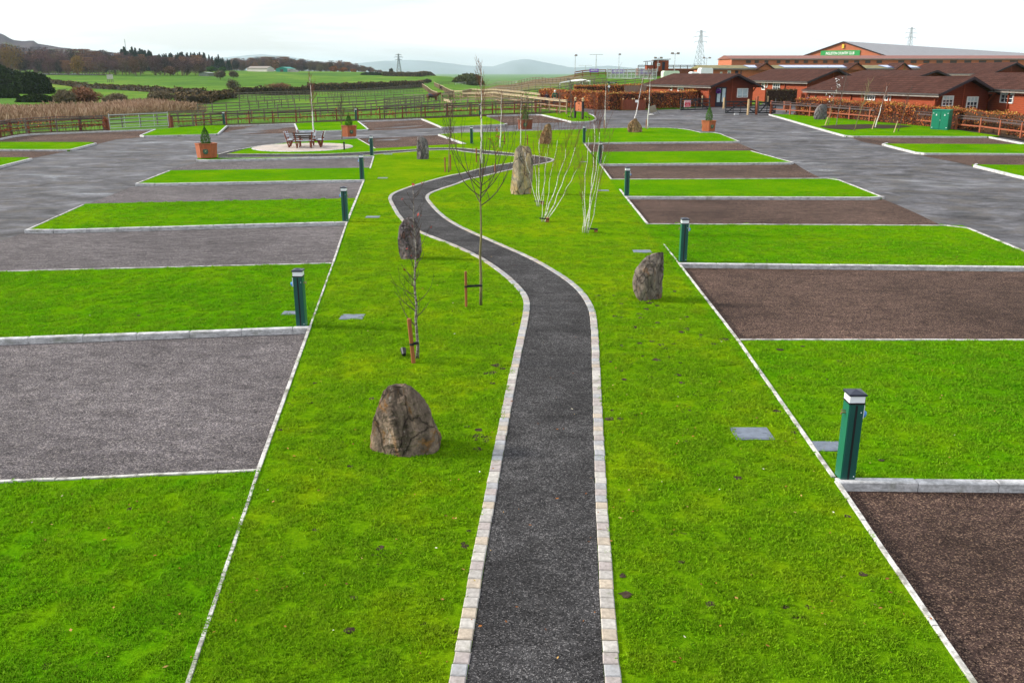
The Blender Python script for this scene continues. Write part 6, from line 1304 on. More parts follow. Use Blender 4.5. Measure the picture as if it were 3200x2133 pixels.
def pylon(px, Y, ytop, ybase, label, arms=3, w=.22, lw=.2, rz=.3):
    p = aty(px, Y); zt = zat(p.x, p.y, ytop); zb_ = zat(p.x, p.y, ybase); h = zt - zb_; t = thing('electricity_pylon', (p.x, p.y, zb_), label, 'pylon', 'electricity pylons on the skyline', rz); m = MB()
    lev = [0, .18, .34, .48, .6, .7, .78, .86, .93, 1]; W_ = [w * h * (1 - l) ** 1.3 * .5 + h * .018 for l in lev]
    for i in range(len(lev) - 1):
        for sx, sy in ((-1, -1), (1, -1), (1, 1), (-1, 1)):
            a = (sx * W_[i], sy * W_[i], lev[i] * h); b = (sx * W_[i + 1], sy * W_[i + 1], lev[i + 1] * h); m.bar(a, b, lw); nx_ = (-sy, sx) if sx == sy else (sx, -sy) if 0 else (-sx, sy) if sx != sy else (sx, -sy)
        for s in (-1, 1):
            m.bar((-W_[i], s * W_[i], lev[i] * h), (W_[i + 1], s * W_[i + 1], lev[i + 1] * h), lw * .7); m.bar((W_[i], s * W_[i], lev[i] * h), (-W_[i + 1], s * W_[i + 1], lev[i + 1] * h), lw * .7); m.bar((s * W_[i], -W_[i], lev[i] * h), (s * W_[i + 1], W_[i + 1], lev[i + 1] * h), lw * .7)
            m.bar((-W_[i], s * W_[i], lev[i] * h), (W_[i], s * W_[i], lev[i] * h), lw * .7)
    m.build('tower', M_PYL, t)
    for k, (l, a_) in enumerate(((.72, .17), (.84, .21), (.95, .14))):
        m = MB(); z = l * h
        for s in (-1, 1): m.bar((0, 0, z + .02 * h), (s * a_ * h, 0, z), lw); m.bar((0, 0, z - .01 * h), (s * a_ * h, 0, z), lw * .8); m.tube([(s * a_ * h, 0, z), (s * a_ * h, 0, z - .045 * h)], lw * .6, 5)
        m.build('cross_arm', M_PYL, t)
pylon(1247, 900, 168, 234, 'small pylon on the left skyline, standing clear of the buildings', lw=.3); pylon(2184, 520, 94, 222, 'tall pylon at the centre right, behind the white trailer', lw=.12); pylon(2832, 560, 85, 200, 'pylon rising behind the riding hall roof', lw=.12, w=.16)
p = aty(402, 820); m = MB(); m.tube([(0, 0, 0), (0, 0, zat(p.x, p.y, 122) - p.z)], [.5, .2], 5); tag(m.build('radio_mast', M_PYL, loc=p), 'thin distant radio mast above the dark conifers at left', 'mast')
# ------------------------------------------------------------------ hills, woods, bushes
def hills(name, prof, Y, mat, depth, base=-15, nz=.03, sd=0, step=40):
    us = np.arange(prof[0][0], prof[-1][0] + 1, step); PX = [q[0] for q in prof]; PY = [q[1] for q in prof]; V = []; nd = 13
    for j in range(nd):
        f = j / (nd - 1) * 2 - 1; y = Y + f * depth; k = math.cos(f * math.pi / 2) ** .8
        for u in us:
            py = np.interp(u, PX, PY); x = (u - 1600) / 2844 * y; zc = EYE + (225 - py) / 2844 * Y; zz = base + (zc - base) * k + (noise.fractal((x / 160 + sd, y / 160, 0), .8, 2, 5) * nz * (zc - base)) * (1 if j != nd // 2 else .35)
            V.append((x, y, zz))
    n = len(us); Fq = [(j * n + i, j * n + i + 1, (j + 1) * n + i + 1, (j + 1) * n + i) for j in range(nd - 1) for i in range(n - 1)]
    me = bpy.data.meshes.new(name); me.from_pydata(V, [], Fq); me.materials.append(mat); me.polygons.foreach_set('use_smooth', [True] * len(Fq)); o = bpy.data.objects.new(name, me); COL.objects.link(o); o['kind'] = 'structure'; return o
t = MT('hill_cover', .95, .05); P = t.pos((1, 1, 1)); t.col(t.ramp(t.noise(P, .008, 6, .7), [(.45, (.045, .036, .048)), (.55, (.07, .05, .06)), (.60, (.09, .13, .035)), (.7, (.09, .12, .03))])); M_HILL = t.m
M_MTN = simple('mountain_haze_tint', (.20, .22, .25), .95, .3, .003, obj=False)  # base colour lightened and blued, distance haze put into the mountain colour
hills('hills', [(-1200, 80), (-500, 95), (-150, 104), (0, 110), (30, 114), (55, 130), (90, 134), (118, 131), (132, 141), (200, 152), (240, 158), (330, 163), (390, 172), (460, 185), (600, 215), (800, 235)], 1500, M_HILL, 330, sd=2, nz=.05, step=12)
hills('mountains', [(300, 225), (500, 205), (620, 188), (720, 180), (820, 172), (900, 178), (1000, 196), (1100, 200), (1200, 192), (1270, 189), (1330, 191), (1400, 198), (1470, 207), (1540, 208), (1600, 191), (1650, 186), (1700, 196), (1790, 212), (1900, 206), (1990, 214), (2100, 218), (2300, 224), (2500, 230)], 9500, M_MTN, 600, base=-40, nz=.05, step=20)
def twig_proto(name, kind, seed, h=10.0):
    rs = np.random.RandomState(seed); rr = random.Random(seed); objs = []
    if kind == 'conifer':
        n = 900; z = rs.rand(n) ** .8; r = 1.9 * (1 - z) ** .85 * (.6 + .4 * rs.rand(n)) * (1 + .25 * np.sin(z * 40)); a = rs.rand(n) * 6.283; P = np.stack([r * np.cos(a), r * np.sin(a), h * (.08 + .92 * z)], 1); V, Fq = leaves_np(P, .75, .4)
    else:
        n = 1500; nl = 9; C = rs.normal(size=(nl, 3)) * np.array([1.5, 1.5, 1.5]) + np.array([0, 0, h * .62]); i = rs.randint(0, nl, n); d = rs.normal(size=(n, 3)); d /= np.linalg.norm(d, axis=1)[:, None]; P = C[i] + d * (1.0 + .9 * rs.rand(n, 1)) * np.array([1.15, 1.15, 1.25]); P[:, 2] = np.clip(P[:, 2], .6, h)
        if kind == 'bare': V, Fq = leaves_np(P, .8, .2)
        else: V, Fq = leaves_np(P, .5, .6)
    return V, Fq
def tcol(name, c, var=.35):
    t = MT(name, .95, .05); oi = t.n('ShaderNodeObjectInfo'); gi = t.n('ShaderNodeNewGeometry'); b = t.ramp(gi.outputs['Random Per Island'], [(0, [x * (1 - var) for x in c]), (1, [x * (1 + var) for x in c])])
    b = t.mix(b, t.ramp(t.noise(t.pos((1, 1, 1)), .02, 3), [(.35, .7), (.65, 1.35)]), 1, 'MULTIPLY'); t.col(b); return t.m
M_W = [tcol('bare_purple_crown', (.105, .055, .058)), tcol('bare_brown_crown', (.10, .062, .040)), tcol('bare_dark_crown', (.038, .026, .022)), tcol('gold_crown', (.17, .095, .02)), tcol('spruce_crown', (.013, .030, .017)), tcol('orange_crown', (.26, .085, .022)), tcol('gorse_leaves', (.020, .034, .010), .6), tcol('green_bush', (.03, .07, .012), .5), tcol('red_bare_crown', (.17, .085, .05)), tcol('grey_twigs', (.12, .095, .06))]
def make_proto_obj(kind, seed, mat, h=10.0):
    V, Fq = twig_proto('t', kind, seed, h); m = MB(); m.tube([(0, 0, -1), (0, 0, h * .5), (.1, 0, h * .85)], [.22, .14, .04], 5)
    if kind != 'conifer':
        rr = random.Random(seed)
        for k in range(7): a = rr.uniform(0, 6.28); z = h * rr.uniform(.3, .6); m.tube([(0, 0, z), (math.cos(a) * 1.8, math.sin(a) * 1.8, z + h * .28)], [.09, .03], 4)
    b = len(m.v); Fa = [tuple(f) for f in m.f] + [tuple(int(i) + b for i in f) for f in Fq]; me = bpy.data.meshes.new('tree'); me.from_pydata(m.v + [tuple(v) for v in V], [], Fa); me.materials.append(mat); me.materials.append(M_BARK); me.polygons.foreach_set('material_index', [1] * len(m.f) + [0] * len(Fq)); return bpy.data.objects.new('wood_tree', me)
def wood_stuff(name, label, protos, rows, seed):
    c = bpy.data.collections.new(name + '_sources')
    for o in protos: c.objects.link(o)
    rr = random.Random(seed); V = []; sz = []
    for (u0, u1, n, Y0, Y1, tops) in rows:
        X_ = [q[0] for q in tops]; T_ = [q[1] for q in tops]
        for k in range(n):
            u = rr.uniform(u0, u1); y = rr.uniform(Y0, Y1); p = aty(u, y); py = np.interp(u, X_, T_) + rr.uniform(-1, 9) + (y - Y0) / max(1, (Y1 - Y0)) * -2
            hh = zat(p.x, p.y, py) - p.z
            if hh < 1.5: continue
            V.append((p.x, p.y, p.z - .2)); sz.append(hh / 10 * rr.uniform(.80, 1.06))
    me = bpy.data.meshes.new(name); me.from_pydata(V, [], []); a = me.attributes.new('sz', 'FLOAT', 'POINT'); a.data.foreach_set('value', np.array(sz, dtype=np.float32)); o = bpy.data.objects.new(name, me); COL.objects.link(o); tag(o, label, 'woodland', None, 'stuff')
    gn_instances(o, c); 
    for nd in o.modifiers[0].node_group.nodes:
        if nd.type == 'INSTANCE_ON_POINTS': pass
    return o
dec = [make_proto_obj('bare', 1, M_W[0]), make_proto_obj('bare', 2, M_W[0]), make_proto_obj('bare', 3, M_W[1]), make_proto_obj('bare', 4, M_W[2]), make_proto_obj('bare', 5, M_W[8]), make_proto_obj('bare', 6, M_W[0])]
con = [make_proto_obj('conifer', 11, M_W[4]), make_proto_obj('conifer', 12, M_W[4])]
wood_stuff('woodland', 'bare purple-brown winter wood across the left skyline', dec,
   [(-700, 660, 330, 480, 700, [(-700, 130), (0, 138), (80, 148), (150, 150), (230, 152), (330, 160), (400, 168), (470, 178), (560, 172), (660, 172)]),
    (-700, 640, 170, 455, 480, [(-700, 175), (0, 172), (100, 170), (200, 182), (300, 178), (420, 178), (480, 172), (560, 182), (640, 190)]),
    (650, 1200, 330, 760, 900, [(650, 190), (740, 184), (815, 178), (860, 180), (920, 183), (960, 186), (1020, 192), (1070, 190), (1110, 199), (1150, 208), (1200, 222), (1230, 228)])], 5)
wood_stuff('conifer_plantation', 'dark green conifer plantation above the bare wood', con,
   [(385, 480, 90, 620, 700, [(385, 155), (400, 150), (430, 152), (480, 158)]), (475, 722, 150, 640, 730, [(475, 168), (560, 166), (600, 164), (640, 168), (690, 174), (722, 184)])], 6)
def crown_thing(name, base, wpx, ytop, label, mat, cat='tree', kind='bare', group=None, Y=None, trunk=True, n=1400, leaf=None, squash=1.0, low=.1):
    p = at(*base) if Y is None else aty(base[0], Y); s = scale_at(p); w = wpx * s; h = hgt(p, ytop); t = thing(name, (p.x, p.y, p.z), label, cat, group); rs = np.random.RandomState(int(base[0]) % 9999)
    if kind == 'conifer': z = rs.rand(n) ** .8; r = w / 2 * (1 - z) ** .8 * (.6 + .4 * rs.rand(n)); a = rs.rand(n) * 6.283; P = np.stack([r * np.cos(a), r * np.sin(a), h * (.05 + .95 * z)], 1)
    else:
        nl = 14; d = rs.normal(size=(nl, 3)); d /= np.linalg.norm(d, axis=1)[:, None]; C = d * np.array([w * .3, w * .25, h * .27]) * rs.rand(nl, 1) ** .4 + np.array([0, 0, h * (.5 + low / 2)]); i = rs.randint(0, nl, n); e = rs.normal(size=(n, 3)); e /= np.linalg.norm(e, axis=1)[:, None]
        P = C[i] + e * np.array([w * .24, w * .2, h * .26]) * (.55 + .55 * rs.rand(n, 1)); P[:, 2] = np.clip(P[:, 2], h * low * rs.rand(n), h * (.97 + .05 * rs.rand(n)))
    lf = leaf or max(s * 4.5, .12); V, Fq = leaves_np(P, lf * (1.7 if kind == 'bare' else 1), .16 if kind == 'bare' else .7); link(bpy.data.objects.new('crown', np_mesh('crown', V, Fq, mat)), t)
    if trunk:
        m = MB(); m.tube([(0, 0, -.3), (0, 0, h * .4), (0, 0, h * .75)], [w * .035, w * .025, w * .008], 6)
        for k in range(6): a = k * 1.05; m.tube([(0, 0, h * .25), (w * .3 * math.cos(a), w * .25 * math.sin(a), h * .7)], [w * .018, w * .006], 4)
        m.build('trunk', M_BARK, t)
    return t
g_b = 'bare bushes between the reeds and the fields'
for (x0, x1, yt, yb, mt, lab, tr2) in ((640, 860, 735, 935, 9, 'olive-brown bare bush at the left edge of the reed bed', 1), (835, 1150, 700, 925, 8, 'large rounded reddish bare bush rising from the reeds', 1), (1190, 1475, 780, 925, 9, 'wide pale olive bare bush right of the reddish one', 1), (1700, 1985, 742, 892, 9, 'solitary grey-olive bare bush beyond the reeds', 1)):
    crown_thing('bare_bush', Z1((x0 + x1) / 2, yb), (x1 - x0) / 3.676 * 1.3, Z1(0, yt)[1], lab, M_W[mt], 'bush', 'bare', g_b, n=3400, leaf=.36, low=.0)
for (x0, x1, yt, yb, mt, lab, kd) in ((250, 400, 360, 472, 9, 'round grey-brown bush right of the field shelter', 'bare'), (418, 542, 375, 460, 9, 'smaller round grey-brown bush beside its neighbour', 'bare'), (385, 575, 470, 622, 9, 'big round bare bush at the corner of the field hedges', 'bare'), (135, 300, 318, 412, 7, 'bright green shrub mass behind the field shelter', 'leaf'), (300, 400, 330, 400, 7, 'darker green shrub right of the bright one', 'leaf'),
     (1430, 1525, 305, 388, 9, 'ivy-dark grey tree on the hill slope', 'bare'), (1578, 1682, 318, 388, 5, 'bright orange autumn tree, left of three on the hill', 'leaf'), (1676, 1795, 338, 392, 5, 'dull orange autumn tree, middle of three on the hill', 'leaf'), (1815, 1895, 356, 397, 5, 'small orange autumn tree, right of three on the hill', 'leaf'), (690, 772, 270, 340, 8, 'rusty tree left of the pale far shed', 'leaf'), (920, 1030, 250, 312, 8, 'rusty tree crown behind the teal barn', 'leaf'), (465, 560, 235, 360, 2, 'tall bare tree right of the conifers on the hill', 'bare'), (2262, 2308, 352, 412, 2, 'tiny bare tree left of the small pylon', 'bare'), (1600, 1720, 510, 600, 9, 'thin bare thorn tree by the far paddock fence', 'bare')):
    b = Z2((x0 + x1) / 2, yb); Yv = None if yb > 420 else (560 if x0 < 420 else 690)
    crown_thing('field_tree' if 'tree' in lab else 'field_bush', b, (x1 - x0) / 3.676, Z2(0, yt)[1], lab, M_W[mt], 'tree' if 'tree' in lab else 'bush', kd, 'trees and bushes on the far fields', Y=Yv, n=1100)
for (x0, x1, yt, yb, lab) in ((0, 300, 200, 540, 'golden autumn tree at the left end of the wood'), (800, 1000, 315, 560, 'brown-gold tree standing before the purple wood'), (1880, 2020, 460, 565, 'small russet tree at the right foot of the wood'), (1480, 1640, 345, 560, 'pale purple birch crown below the dark conifers')):
    crown_thing('wood_tree', Z1((x0 + x1) / 2, yb), (x1 - x0) / 3.676, Z1(0, yt)[1], lab, M_W[3] if 'gold' in lab else M_W[8], 'tree', 'bare', 'single trees along the wood edge', Y=450, n=1500, leaf=.7)
# gorse mounds
def mound(P0, P1, yt, label, mat, Y, nm='gorse_bush', lf=.5, n=9000, flat=.6, cc=(.018, .022, .009)):
    a, b = aty(P0, Y), aty(P1, Y); w = b.x - a.x; c = (a + b) / 2; z0 = H(c.x, c.y); h = zat(c.x, c.y, yt) - z0; t = thing(nm, (c.x, c.y, z0), label, 'gorse bush', 'gorse bushes on the left field'); rs = np.random.RandomState(int(w * 10))
    th = rs.rand(n) * 6.283; ph = np.arccos(rs.rand(n)); r = (.8 + .2 * rs.rand(n)); d = np.stack([np.sin(ph) * np.cos(th), np.sin(ph) * np.sin(th), np.cos(ph)], 1)
    bump_ = np.array([noise.noise(Vector(v) * 3.2 + Vector((w, 0, 0))) * .22 + noise.noise(Vector(v) * 8) * .10 for v in d]); P = d * (r + bump_)[:, None] * np.array([w / 2, w * .35, h]); V, Fq = leaves_np(P, lf, .6); link(bpy.data.objects.new('foliage', np_mesh('foliage', V, Fq, mat)), t)
    me = bpy.data.meshes.new('core'); bm = bmesh.new(); bmesh.ops.create_icosphere(bm, subdivisions=4, radius=1)
    for v in bm.verts: k = .78 + noise.noise(v.co * 3.2 + Vector((w, 0, 0))) * .2; v.co = Vector((v.co.x * k * w / 2, v.co.y * k * w * .35, max(v.co.z, -.1) * k * h))
    bm.to_mesh(me); bm.free(); me.materials.append(simple('gorse_core', cc, .95)); link(bpy.data.objects.new('core', me), t); return t
mound(-150, 100, 203, 'biggest dark gorse thicket at the left edge, its upper hump', M_W[6], 205); mound(30, 160, 226, 'dark gorse thicket sloping down to the right of the big hump', M_W[6], 198, n=6000)
mound(38, 158, 296, 'low dark gorse bush just above the reeds at left', M_W[6], 145, lf=.35, n=5000); mound(-60, 46, 280, 'small dark gorse bush cut by the left photo edge', M_W[6], 165, lf=.35, n=4000)
mound(Z3(790, 0)[0], Z3(1150, 0)[0], Z3(0, 408)[1], 'green-brown scrubby mound in the middle of the skyline', tcol('mound_scrub', (.12, .13, .045), .5), 420, 'scrub_mound', .9, 6000, cc=(.09, .10, .035))
mound(Z2(1930, 0)[0], Z2(2190, 0)[0], Z2(0, 392)[1], 'dark gorse patch on the far hill right of the orange trees', M_W[6], 560, lf=.8, n=2500)
# hedgerows
hd = dict(name='field_hedgerow', group='hedgerows between the far fields', cat='hedgerow', rag=.35)
M_HR = tcol('hedgerow_twigs', (.095, .068, .036), .6)
for q, h_, w_, lab in (([Z1(525, 655), Z1(900, 710), Z1(1500, 745), Z1(2000, 778), Z1(2353, 795)], 1.05, 1.2, 'dark field hedgerow slanting down from the gorse to the right'), ([Z1(2060, 880), Z1(2200, 900), Z1(2353, 895), Z2(250, 710), Z2(480, 690)], 1.2, 1.6, 'thick brown hedgerow where the field corner meets the reeds'),
      ([Z2(520, 648), Z2(1000, 650), Z2(1350, 640)], 1.6, 1.8, 'low dark hedgerow behind the left paddocks'), ([Z2(1350, 612), Z2(1900, 598), Z2(2353, 580), Z3(430, 560)], 2.2, 2.0, 'dark bushy hedgerow behind the middle paddocks'), ([Z3(0, 432), Z3(400, 440), Z3(780, 438)], 2.2, 3.0, 'dark hedge line along the middle horizon')):
    W_ = [(p.x, p.y) for p in (at(x, y) for x, y in q)]; hedge(None, h_, w_, lab, M_HR, None, 22, .5, (.03, .022, .014), world=W_, **hd)
crown_thing('bare_scrub', Z2(1000, 610), 90, Z2(0, 510)[1], 'loose pinkish bare scrub behind the paddock hedge', M_W[8], 'bush', 'bare', None, n=1500); crown_thing('bare_scrub', Z3(500, 520), 30, Z3(0, 470)[1], 'small grey bare scrub left of the horse lane', M_W[9], 'bush', 'bare', None, n=700)
# reeds
def reeds():
    poly = W([ex(Z1(0, 1105), Z1(600, 1075), -700), Z1(0, 1105), Z1(600, 1070), Z1(1140, 1035), Z1(1900, 978), Z1(2353, 965), Z2(160, 815)], .25) + W([Z2(0, 785), Z1(2000, 900), Z1(1500, 890), Z1(1200, 925), Z1(900, 935), Z1(600, 940), Z1(300, 945), Z1(0, 955), ex(Z1(0, 955), Z1(300, 945), -700)], .35); pl = [(p.x, p.y) for p in poly]
    xs = [p[0] for p in pl]; ys = [p[1] for p in pl]; n = 60000; rs = np.random.RandomState(4); X = min(xs) + rs.rand(n) * (max(xs) - min(xs)); Y = min(ys) + rs.rand(n) * (max(ys) - min(ys)); ok = inside(pl, X, Y); X, Y = X[ok][:34000], Y[ok][:34000]; n = len(X)
    Z = np.array([H(a, b) for a, b in zip(X, Y)]); h = (.5 + .65 * rs.rand(n) ** 2) * np.array([1 + .3 * noise.noise((a * .15, b * .15, 0)) for a, b in zip(X, Y)]); lean = rs.normal(size=n) * .32 + .15; w = .06 + .05 * rs.rand(n); dy = rs.normal(size=n) * .1
    z0 = np.zeros(n)
    V = np.stack([np.stack([X - w / 2, Y, Z - .1], 1), np.stack([X + w / 2, Y, Z - .1], 1), np.stack([X + lean + w, Y + dy, Z + h * .85], 1), np.stack([X + lean * 1.3, Y + dy, Z + h], 1)], 1).reshape(-1, 3)
    t = MT('reed', .9, .1); gi = t.n('ShaderNodeNewGeometry'); c = t.ramp(gi.outputs['Random Per Island'], [(0, (.22, .145, .095)), (.6, (.40, .28, .19)), (1, (.56, .43, .33))]); c = t.mix(c, t.ramp(t.noise(t.pos((1, 1, 1)), .12, 4, .6), [(.35, (.75, .7, .6)), (.65, (1.2, 1.1, 1.05))]), 1, 'MULTIPLY'); t.col(c)
    o = bpy.data.objects.new('reeds', np_mesh('reeds', V, np.arange(n * 4).reshape(-1, 4), t.m)); COL.objects.link(o); tag(o, 'pale brown reed bed beyond the far left fence', 'reeds', None, 'stuff')
reeds()
# hide tower, pale strip road, white rail
p = at(*Z1(1270, 655)); t = thing('lookout_hut', p, 'small pale boxed lookout hut on legs in the left field', 'hut'); s = scale_at(p); h_ = hgt(p, Z1(0, 562)[1]); w_ = 50 / 3.676 * s
m = MB(); m.box((0, 0, h_ * .72), (w_, w_, h_ * .56)); m.build('cabin', M_STONEW, t); m = MB(); m.box((0, 0, h_ * 1.02), (w_ * 1.15, w_ * 1.15, .12)); m.build('roof', M_DARKW, t)
for sx in (-1, 1):
    for sy in (-1, 1): m = MB(); m.bar((sx * w_ * .45, sy * w_ * .45, 0), (sx * w_ * .4, sy * w_ * .4, h_ * .45), .15); m.build('leg', M_DARKW, t)
sheet('water', [Z1(340, 548), Z1(1240, 562), Z1(1240, 567), Z1(380, 562)], .25, simple('pale_water', (.55, .6, .62), .15, .02), grid=30)
p1 = aty(Z3(2050, 0)[0], 185); 
def white_rail():
    q = [Z3(2020, 515), Z3(2150, 490), Z3(2280, 478), ZH(250, 552), ZH(500, 570)]; P = [at(x, y, .9) for x, y in q]; o = P[0]; t = thing('running_rail', o, 'white curved plastic rail on the paddock slope behind the orange hedge', 'rail'); m = MB(); m.tube([p - o + Vector((0, 0, .9)) for p in P], .13, 6); m.build('rail', M_WHITE, t)
    for p in P: m = MB(); m.tube([p - o, p - o + Vector((0, 0, .85))], .06, 5); m.build('leg', M_WHITE, t)
white_rail()
p = at(*Z3(1517, 515)); m = MB(); m.box((0, 0, 1), (2.4, 2.0, 1.2), ch=.15); t = thing('horse_trailer', p, 'tiny white trailer parked below the brown bank', 'trailer'); m.build('body', M_WHITE, t); m = MB(); m.box((0, -1.02, 1.1), (1.2, .04, .5)); m.build('window', M_GLASS, t)
# ------------------------------------------------------------------ people and horses
def skin_mesh(name, pts, edges, mat, parent, sub=2, root=0):
    me = bpy.data.meshes.new(name); me.from_pydata([p[:3] for p in pts], edges, []); o = bpy.data.objects.new(name, me); link(o, parent); md = o.modifiers.new('skin', 'SKIN'); md.use_smooth_shade = True
    for i, p in enumerate(pts):
        r = p[3]; sv = me.skin_vertices[0].data[i]; sv.radius = (r, p[4] if len(p) > 4 else r); sv.use_root = (i == root)
    s = o.modifiers.new('sub', 'SUBSURF'); s.levels = sub; s.render_levels = sub; me.materials.append(mat); return o
M_SKIN = simple('skin', (.45, .26, .18), .6, .05)
def person(px, py, label, rz, jacket, trousers, hair, h=1.72, step=.16, hat=None, emb=False, dz=0, base=None):
    p = base or at(px, py, dz); t = thing('person', (p.x, p.y, p.z + dz), label, 'person', None, rz, h / 1.72)
    B = []; E = []
    def ch(ps, parent=None):
        idx = []
        for q in ps: B.append(q); idx.append(len(B) - 1)
        for a, b in zip(([parent] if parent is not None else []) + idx[:-1], idx if parent is not None else idx[1:]): E.append((a, b))
        return idx
    sp = ch([(0, 0, .93, .135, .11), (0, 0, 1.08, .12, .10), (0, 0, 1.25, .15, .11), (0, 0, 1.40, .13, .09), (0, 0, 1.47, .055), (0, -.01, 1.54, .052), (0, -.02, 1.62, .085, .095), (0, -.02, 1.69, .06)])
    hands = []
    for s in (-1, 1):
        st = step * s
        ch([(s * .09, 0, .88, .095), (s * .10, -st * .5, .50, .062), (s * .10, st * .7 - .0, .10, .042), (s * .10, st * .7 - .15, .03, .035)], sp[0])
        ar = ch([(s * .19, 0, 1.38, .062), (s * .25, st * .25, 1.12, .046), (s * .26, -.06 - st * .3, .90, .034), (s * .26, -.08 - st * .3, .82, .030, .016)], sp[3])
        hx, hy, hz = s * .26, -.08 - st * .3, .80
        for f in range(4): ch([(hx - .004 * s, hy - .03 + f * .019, hz - .04, .009), (hx - .012 * s, hy - .03 + f * .019, hz - (.075, .085, .082, .065)[f], .008)], ar[-1])
        ch([(hx - .01 * s, hy - .05, hz - .01, .010), (hx - .015 * s, hy - .06, hz - .045, .008)], ar[-1])
    skin_mesh('body', B, E, M_SKIN, t)
    def over(nm, pts, ed, mat): return skin_mesh(nm, pts, ed, mat, t, 1)
    J = [(0, 0, .95, .165, .135), (0, 0, 1.1, .15, .125), (0, 0, 1.27, .175, .135), (0, 0, 1.42, .14, .105)]; je = [(0, 1), (1, 2), (2, 3)]
    for s in (-1, 1):
        st = step * s; b = len(J); J += [(s * .20, 0, 1.39, .078), (s * .26, st * .25, 1.12, .062), (s * .265, -.06 - st * .3, .92, .05)]; je += [(3, b), (b, b + 1), (b + 1, b + 2)]
    over('jacket', J, je, jacket)
    for s in (-1, 1):
        pass
    Tt = [(0, 0, .93, .145, .12)]; te = []
    for s in (-1, 1):
        st = step * s; b = len(Tt); Tt += [(s * .09, 0, .86, .11), (s * .10, -st * .5, .50, .078), (s * .10, st * .7, .12, .058)]; te += [(0, b), (b, b + 1), (b + 1, b + 2)]
    over('trousers', Tt, te, trousers)
    m = MB(); m.lathe([(.03, 1.52), (.085, 1.56), (.102, 1.63), (.09, 1.70), (.04, 1.735)], 12, (0, .015, 0)); m.build('hair', hair, t, smooth=True)
    f = MB(); f.box((0, -.118, 1.60), (.022, .03, .04), ch=.005); 
    f.build('nose', M_SKIN, t)
    for s in (-1, 1):
        m = MB(); m.box((s * .034, -.112, 1.63), (.02, .01, .01)); m.build('eye', M_BLACK, t)
        m = MB(); m.tube([(s * .095, 0, 1.60), (s * .108, 0.01, 1.62)], .02, 6); m.build('ear', M_SKIN, t)
    m = MB(); m.box((0, -.113, 1.565), (.045, .01, .008)); m.build('mouth', M_BRF, t)
    if emb: m = MB(); m.box((0, .142, 1.27), (.12, .008, .09)); m.build('back_emblem', M_GOLD, t)
    return t
jn = simple('navy_jacket', (.012, .014, .035), .8); jg = simple('green_jacket', (.006, .07, .045), .8); tb = simple('black_trousers', (.012, .012, .016), .8); hb_ = simple('brown_hair', (.05, .025, .02), .9); hw_ = simple('white_hair', (.75, .74, .72), .8)
person(*ZQ(235, 700), 'walker in a navy jacket with brown hair, seen from behind, left of two', R(180), jn, tb, hb_, 1.55, base=at(*ZR(1690, 270, 12.384)(235, 800)))
person(0, 0, 'walker in a green jacket with white hair, seen from behind, right of two', R(176), jg, tb, hw_, 1.8, emb=True, base=at(*ZR(1690, 270, 12.384)(540, 830)))
q = cC[1] + cC[2] * (cC[5] - 1.2) - cC[3] * .9
for k, (dx, jm, lab) in enumerate(((0, simple('purple_top', (.12, .03, .16), .8), 'person in a purple top under the left eave of the big right cabin'), (.9, jn, 'person in dark clothes under the left eave of the big right cabin'))):
    pq = q + cC[2] * (-dx * 1.2) + Vector((0, 0, 0)); person(0, 0, lab, R(200), jm, tb, hb_, 1.7, base=Vector((pq.x, pq.y, H(pq.x, pq.y))))
def horse(base, sc, rz, label, coat, rug=None, graze=True):
    t = thing('horse', base, label, 'horse', None, rz, sc); B = []; E = []
    def ch(ps, parent=None):
        idx = []
        for q in ps: B.append(q); idx.append(len(B) - 1)
        for a, b in zip(([parent] if parent is not None else []) + idx[:-1], idx if parent is not None else idx[1:]): E.append((a, b))
        return idx
    s = ch([(-.75, 0, 1.22, .20, .24), (-.35, 0, 1.18, .27, .29), (.05, 0, 1.12, .28, .31), (.45, 0, 1.15, .25, .31), (.72, 0, 1.28, .17, .24)])
    nk = ch([(1.0, 0, 1.42, .11, .19), (1.28, 0, 1.42, .09, .15), (1.42, 0, 1.30, .085, .12), (1.52, 0, 1.08, .06, .075), (1.56, 0, .96, .05, .055)] if graze else [(.92, 0, 1.58, .11, .19), (1.10, 0, 1.80, .09, .14), (1.25, 0, 1.84, .085, .11), (1.45, 0, 1.68, .06, .07), (1.52, 0, 1.62, .05, .05)], s[-1])
    ch([(-.88, 0, 1.30, .06), (-.98, 0, 1.0, .06), (-1.0, 0, .6, .035)], s[0])
    for y in (-.15, .15):
        o_ = .1 if y > 0 else -.06
        ch([(-.68 + o_, y, .92, .12, .15), (-.55 + o_, y, .72, .085), (-.76 + o_, y, .48, .05), (-.70 + o_, y, .14, .034), (-.66 + o_, y, .03, .05)], s[0]); ch([(.52 - o_, y, .88, .095, .12), (.52 - o_, y, .52, .055), (.54 - o_, y, .15, .034), (.57 - o_, y, .03, .05)], s[3])
    skin_mesh('body', B, E, coat, t, 2, 2)
    hd_ = B[nk[1]]
    for y in (-.05, .05): m = MB(); m.tube([(hd_[0] + .02, y, hd_[2] + .12), (hd_[0] + .03, y * 1.3, hd_[2] + .25)], [.03, .008], 5); m.build('ear', coat, t)
    m = MB(); m.tube([(B[s[-1]][0], 0, B[s[-1]][2] + .2), (hd_[0], 0, hd_[2] + .15)], [.05, .035], 5); m.build('mane', M_BLACK, t)
    if rug: skin_mesh('rug', [(-.8, 0, 1.2, .25, .30), (-.35, 0, 1.14, .32, .35), (.05, 0, 1.08, .33, .37), (.5, 0, 1.12, .29, .36), (.74, 0, 1.28, .21, .28)], [(0, 1), (1, 2), (2, 3), (3, 4)], rug, t, 1)
bay = simple('bay_coat', (.10, .035, .018), .6); rugm = simple('navy_horse_rug', (.045, .042, .06), .85, .4, 5)
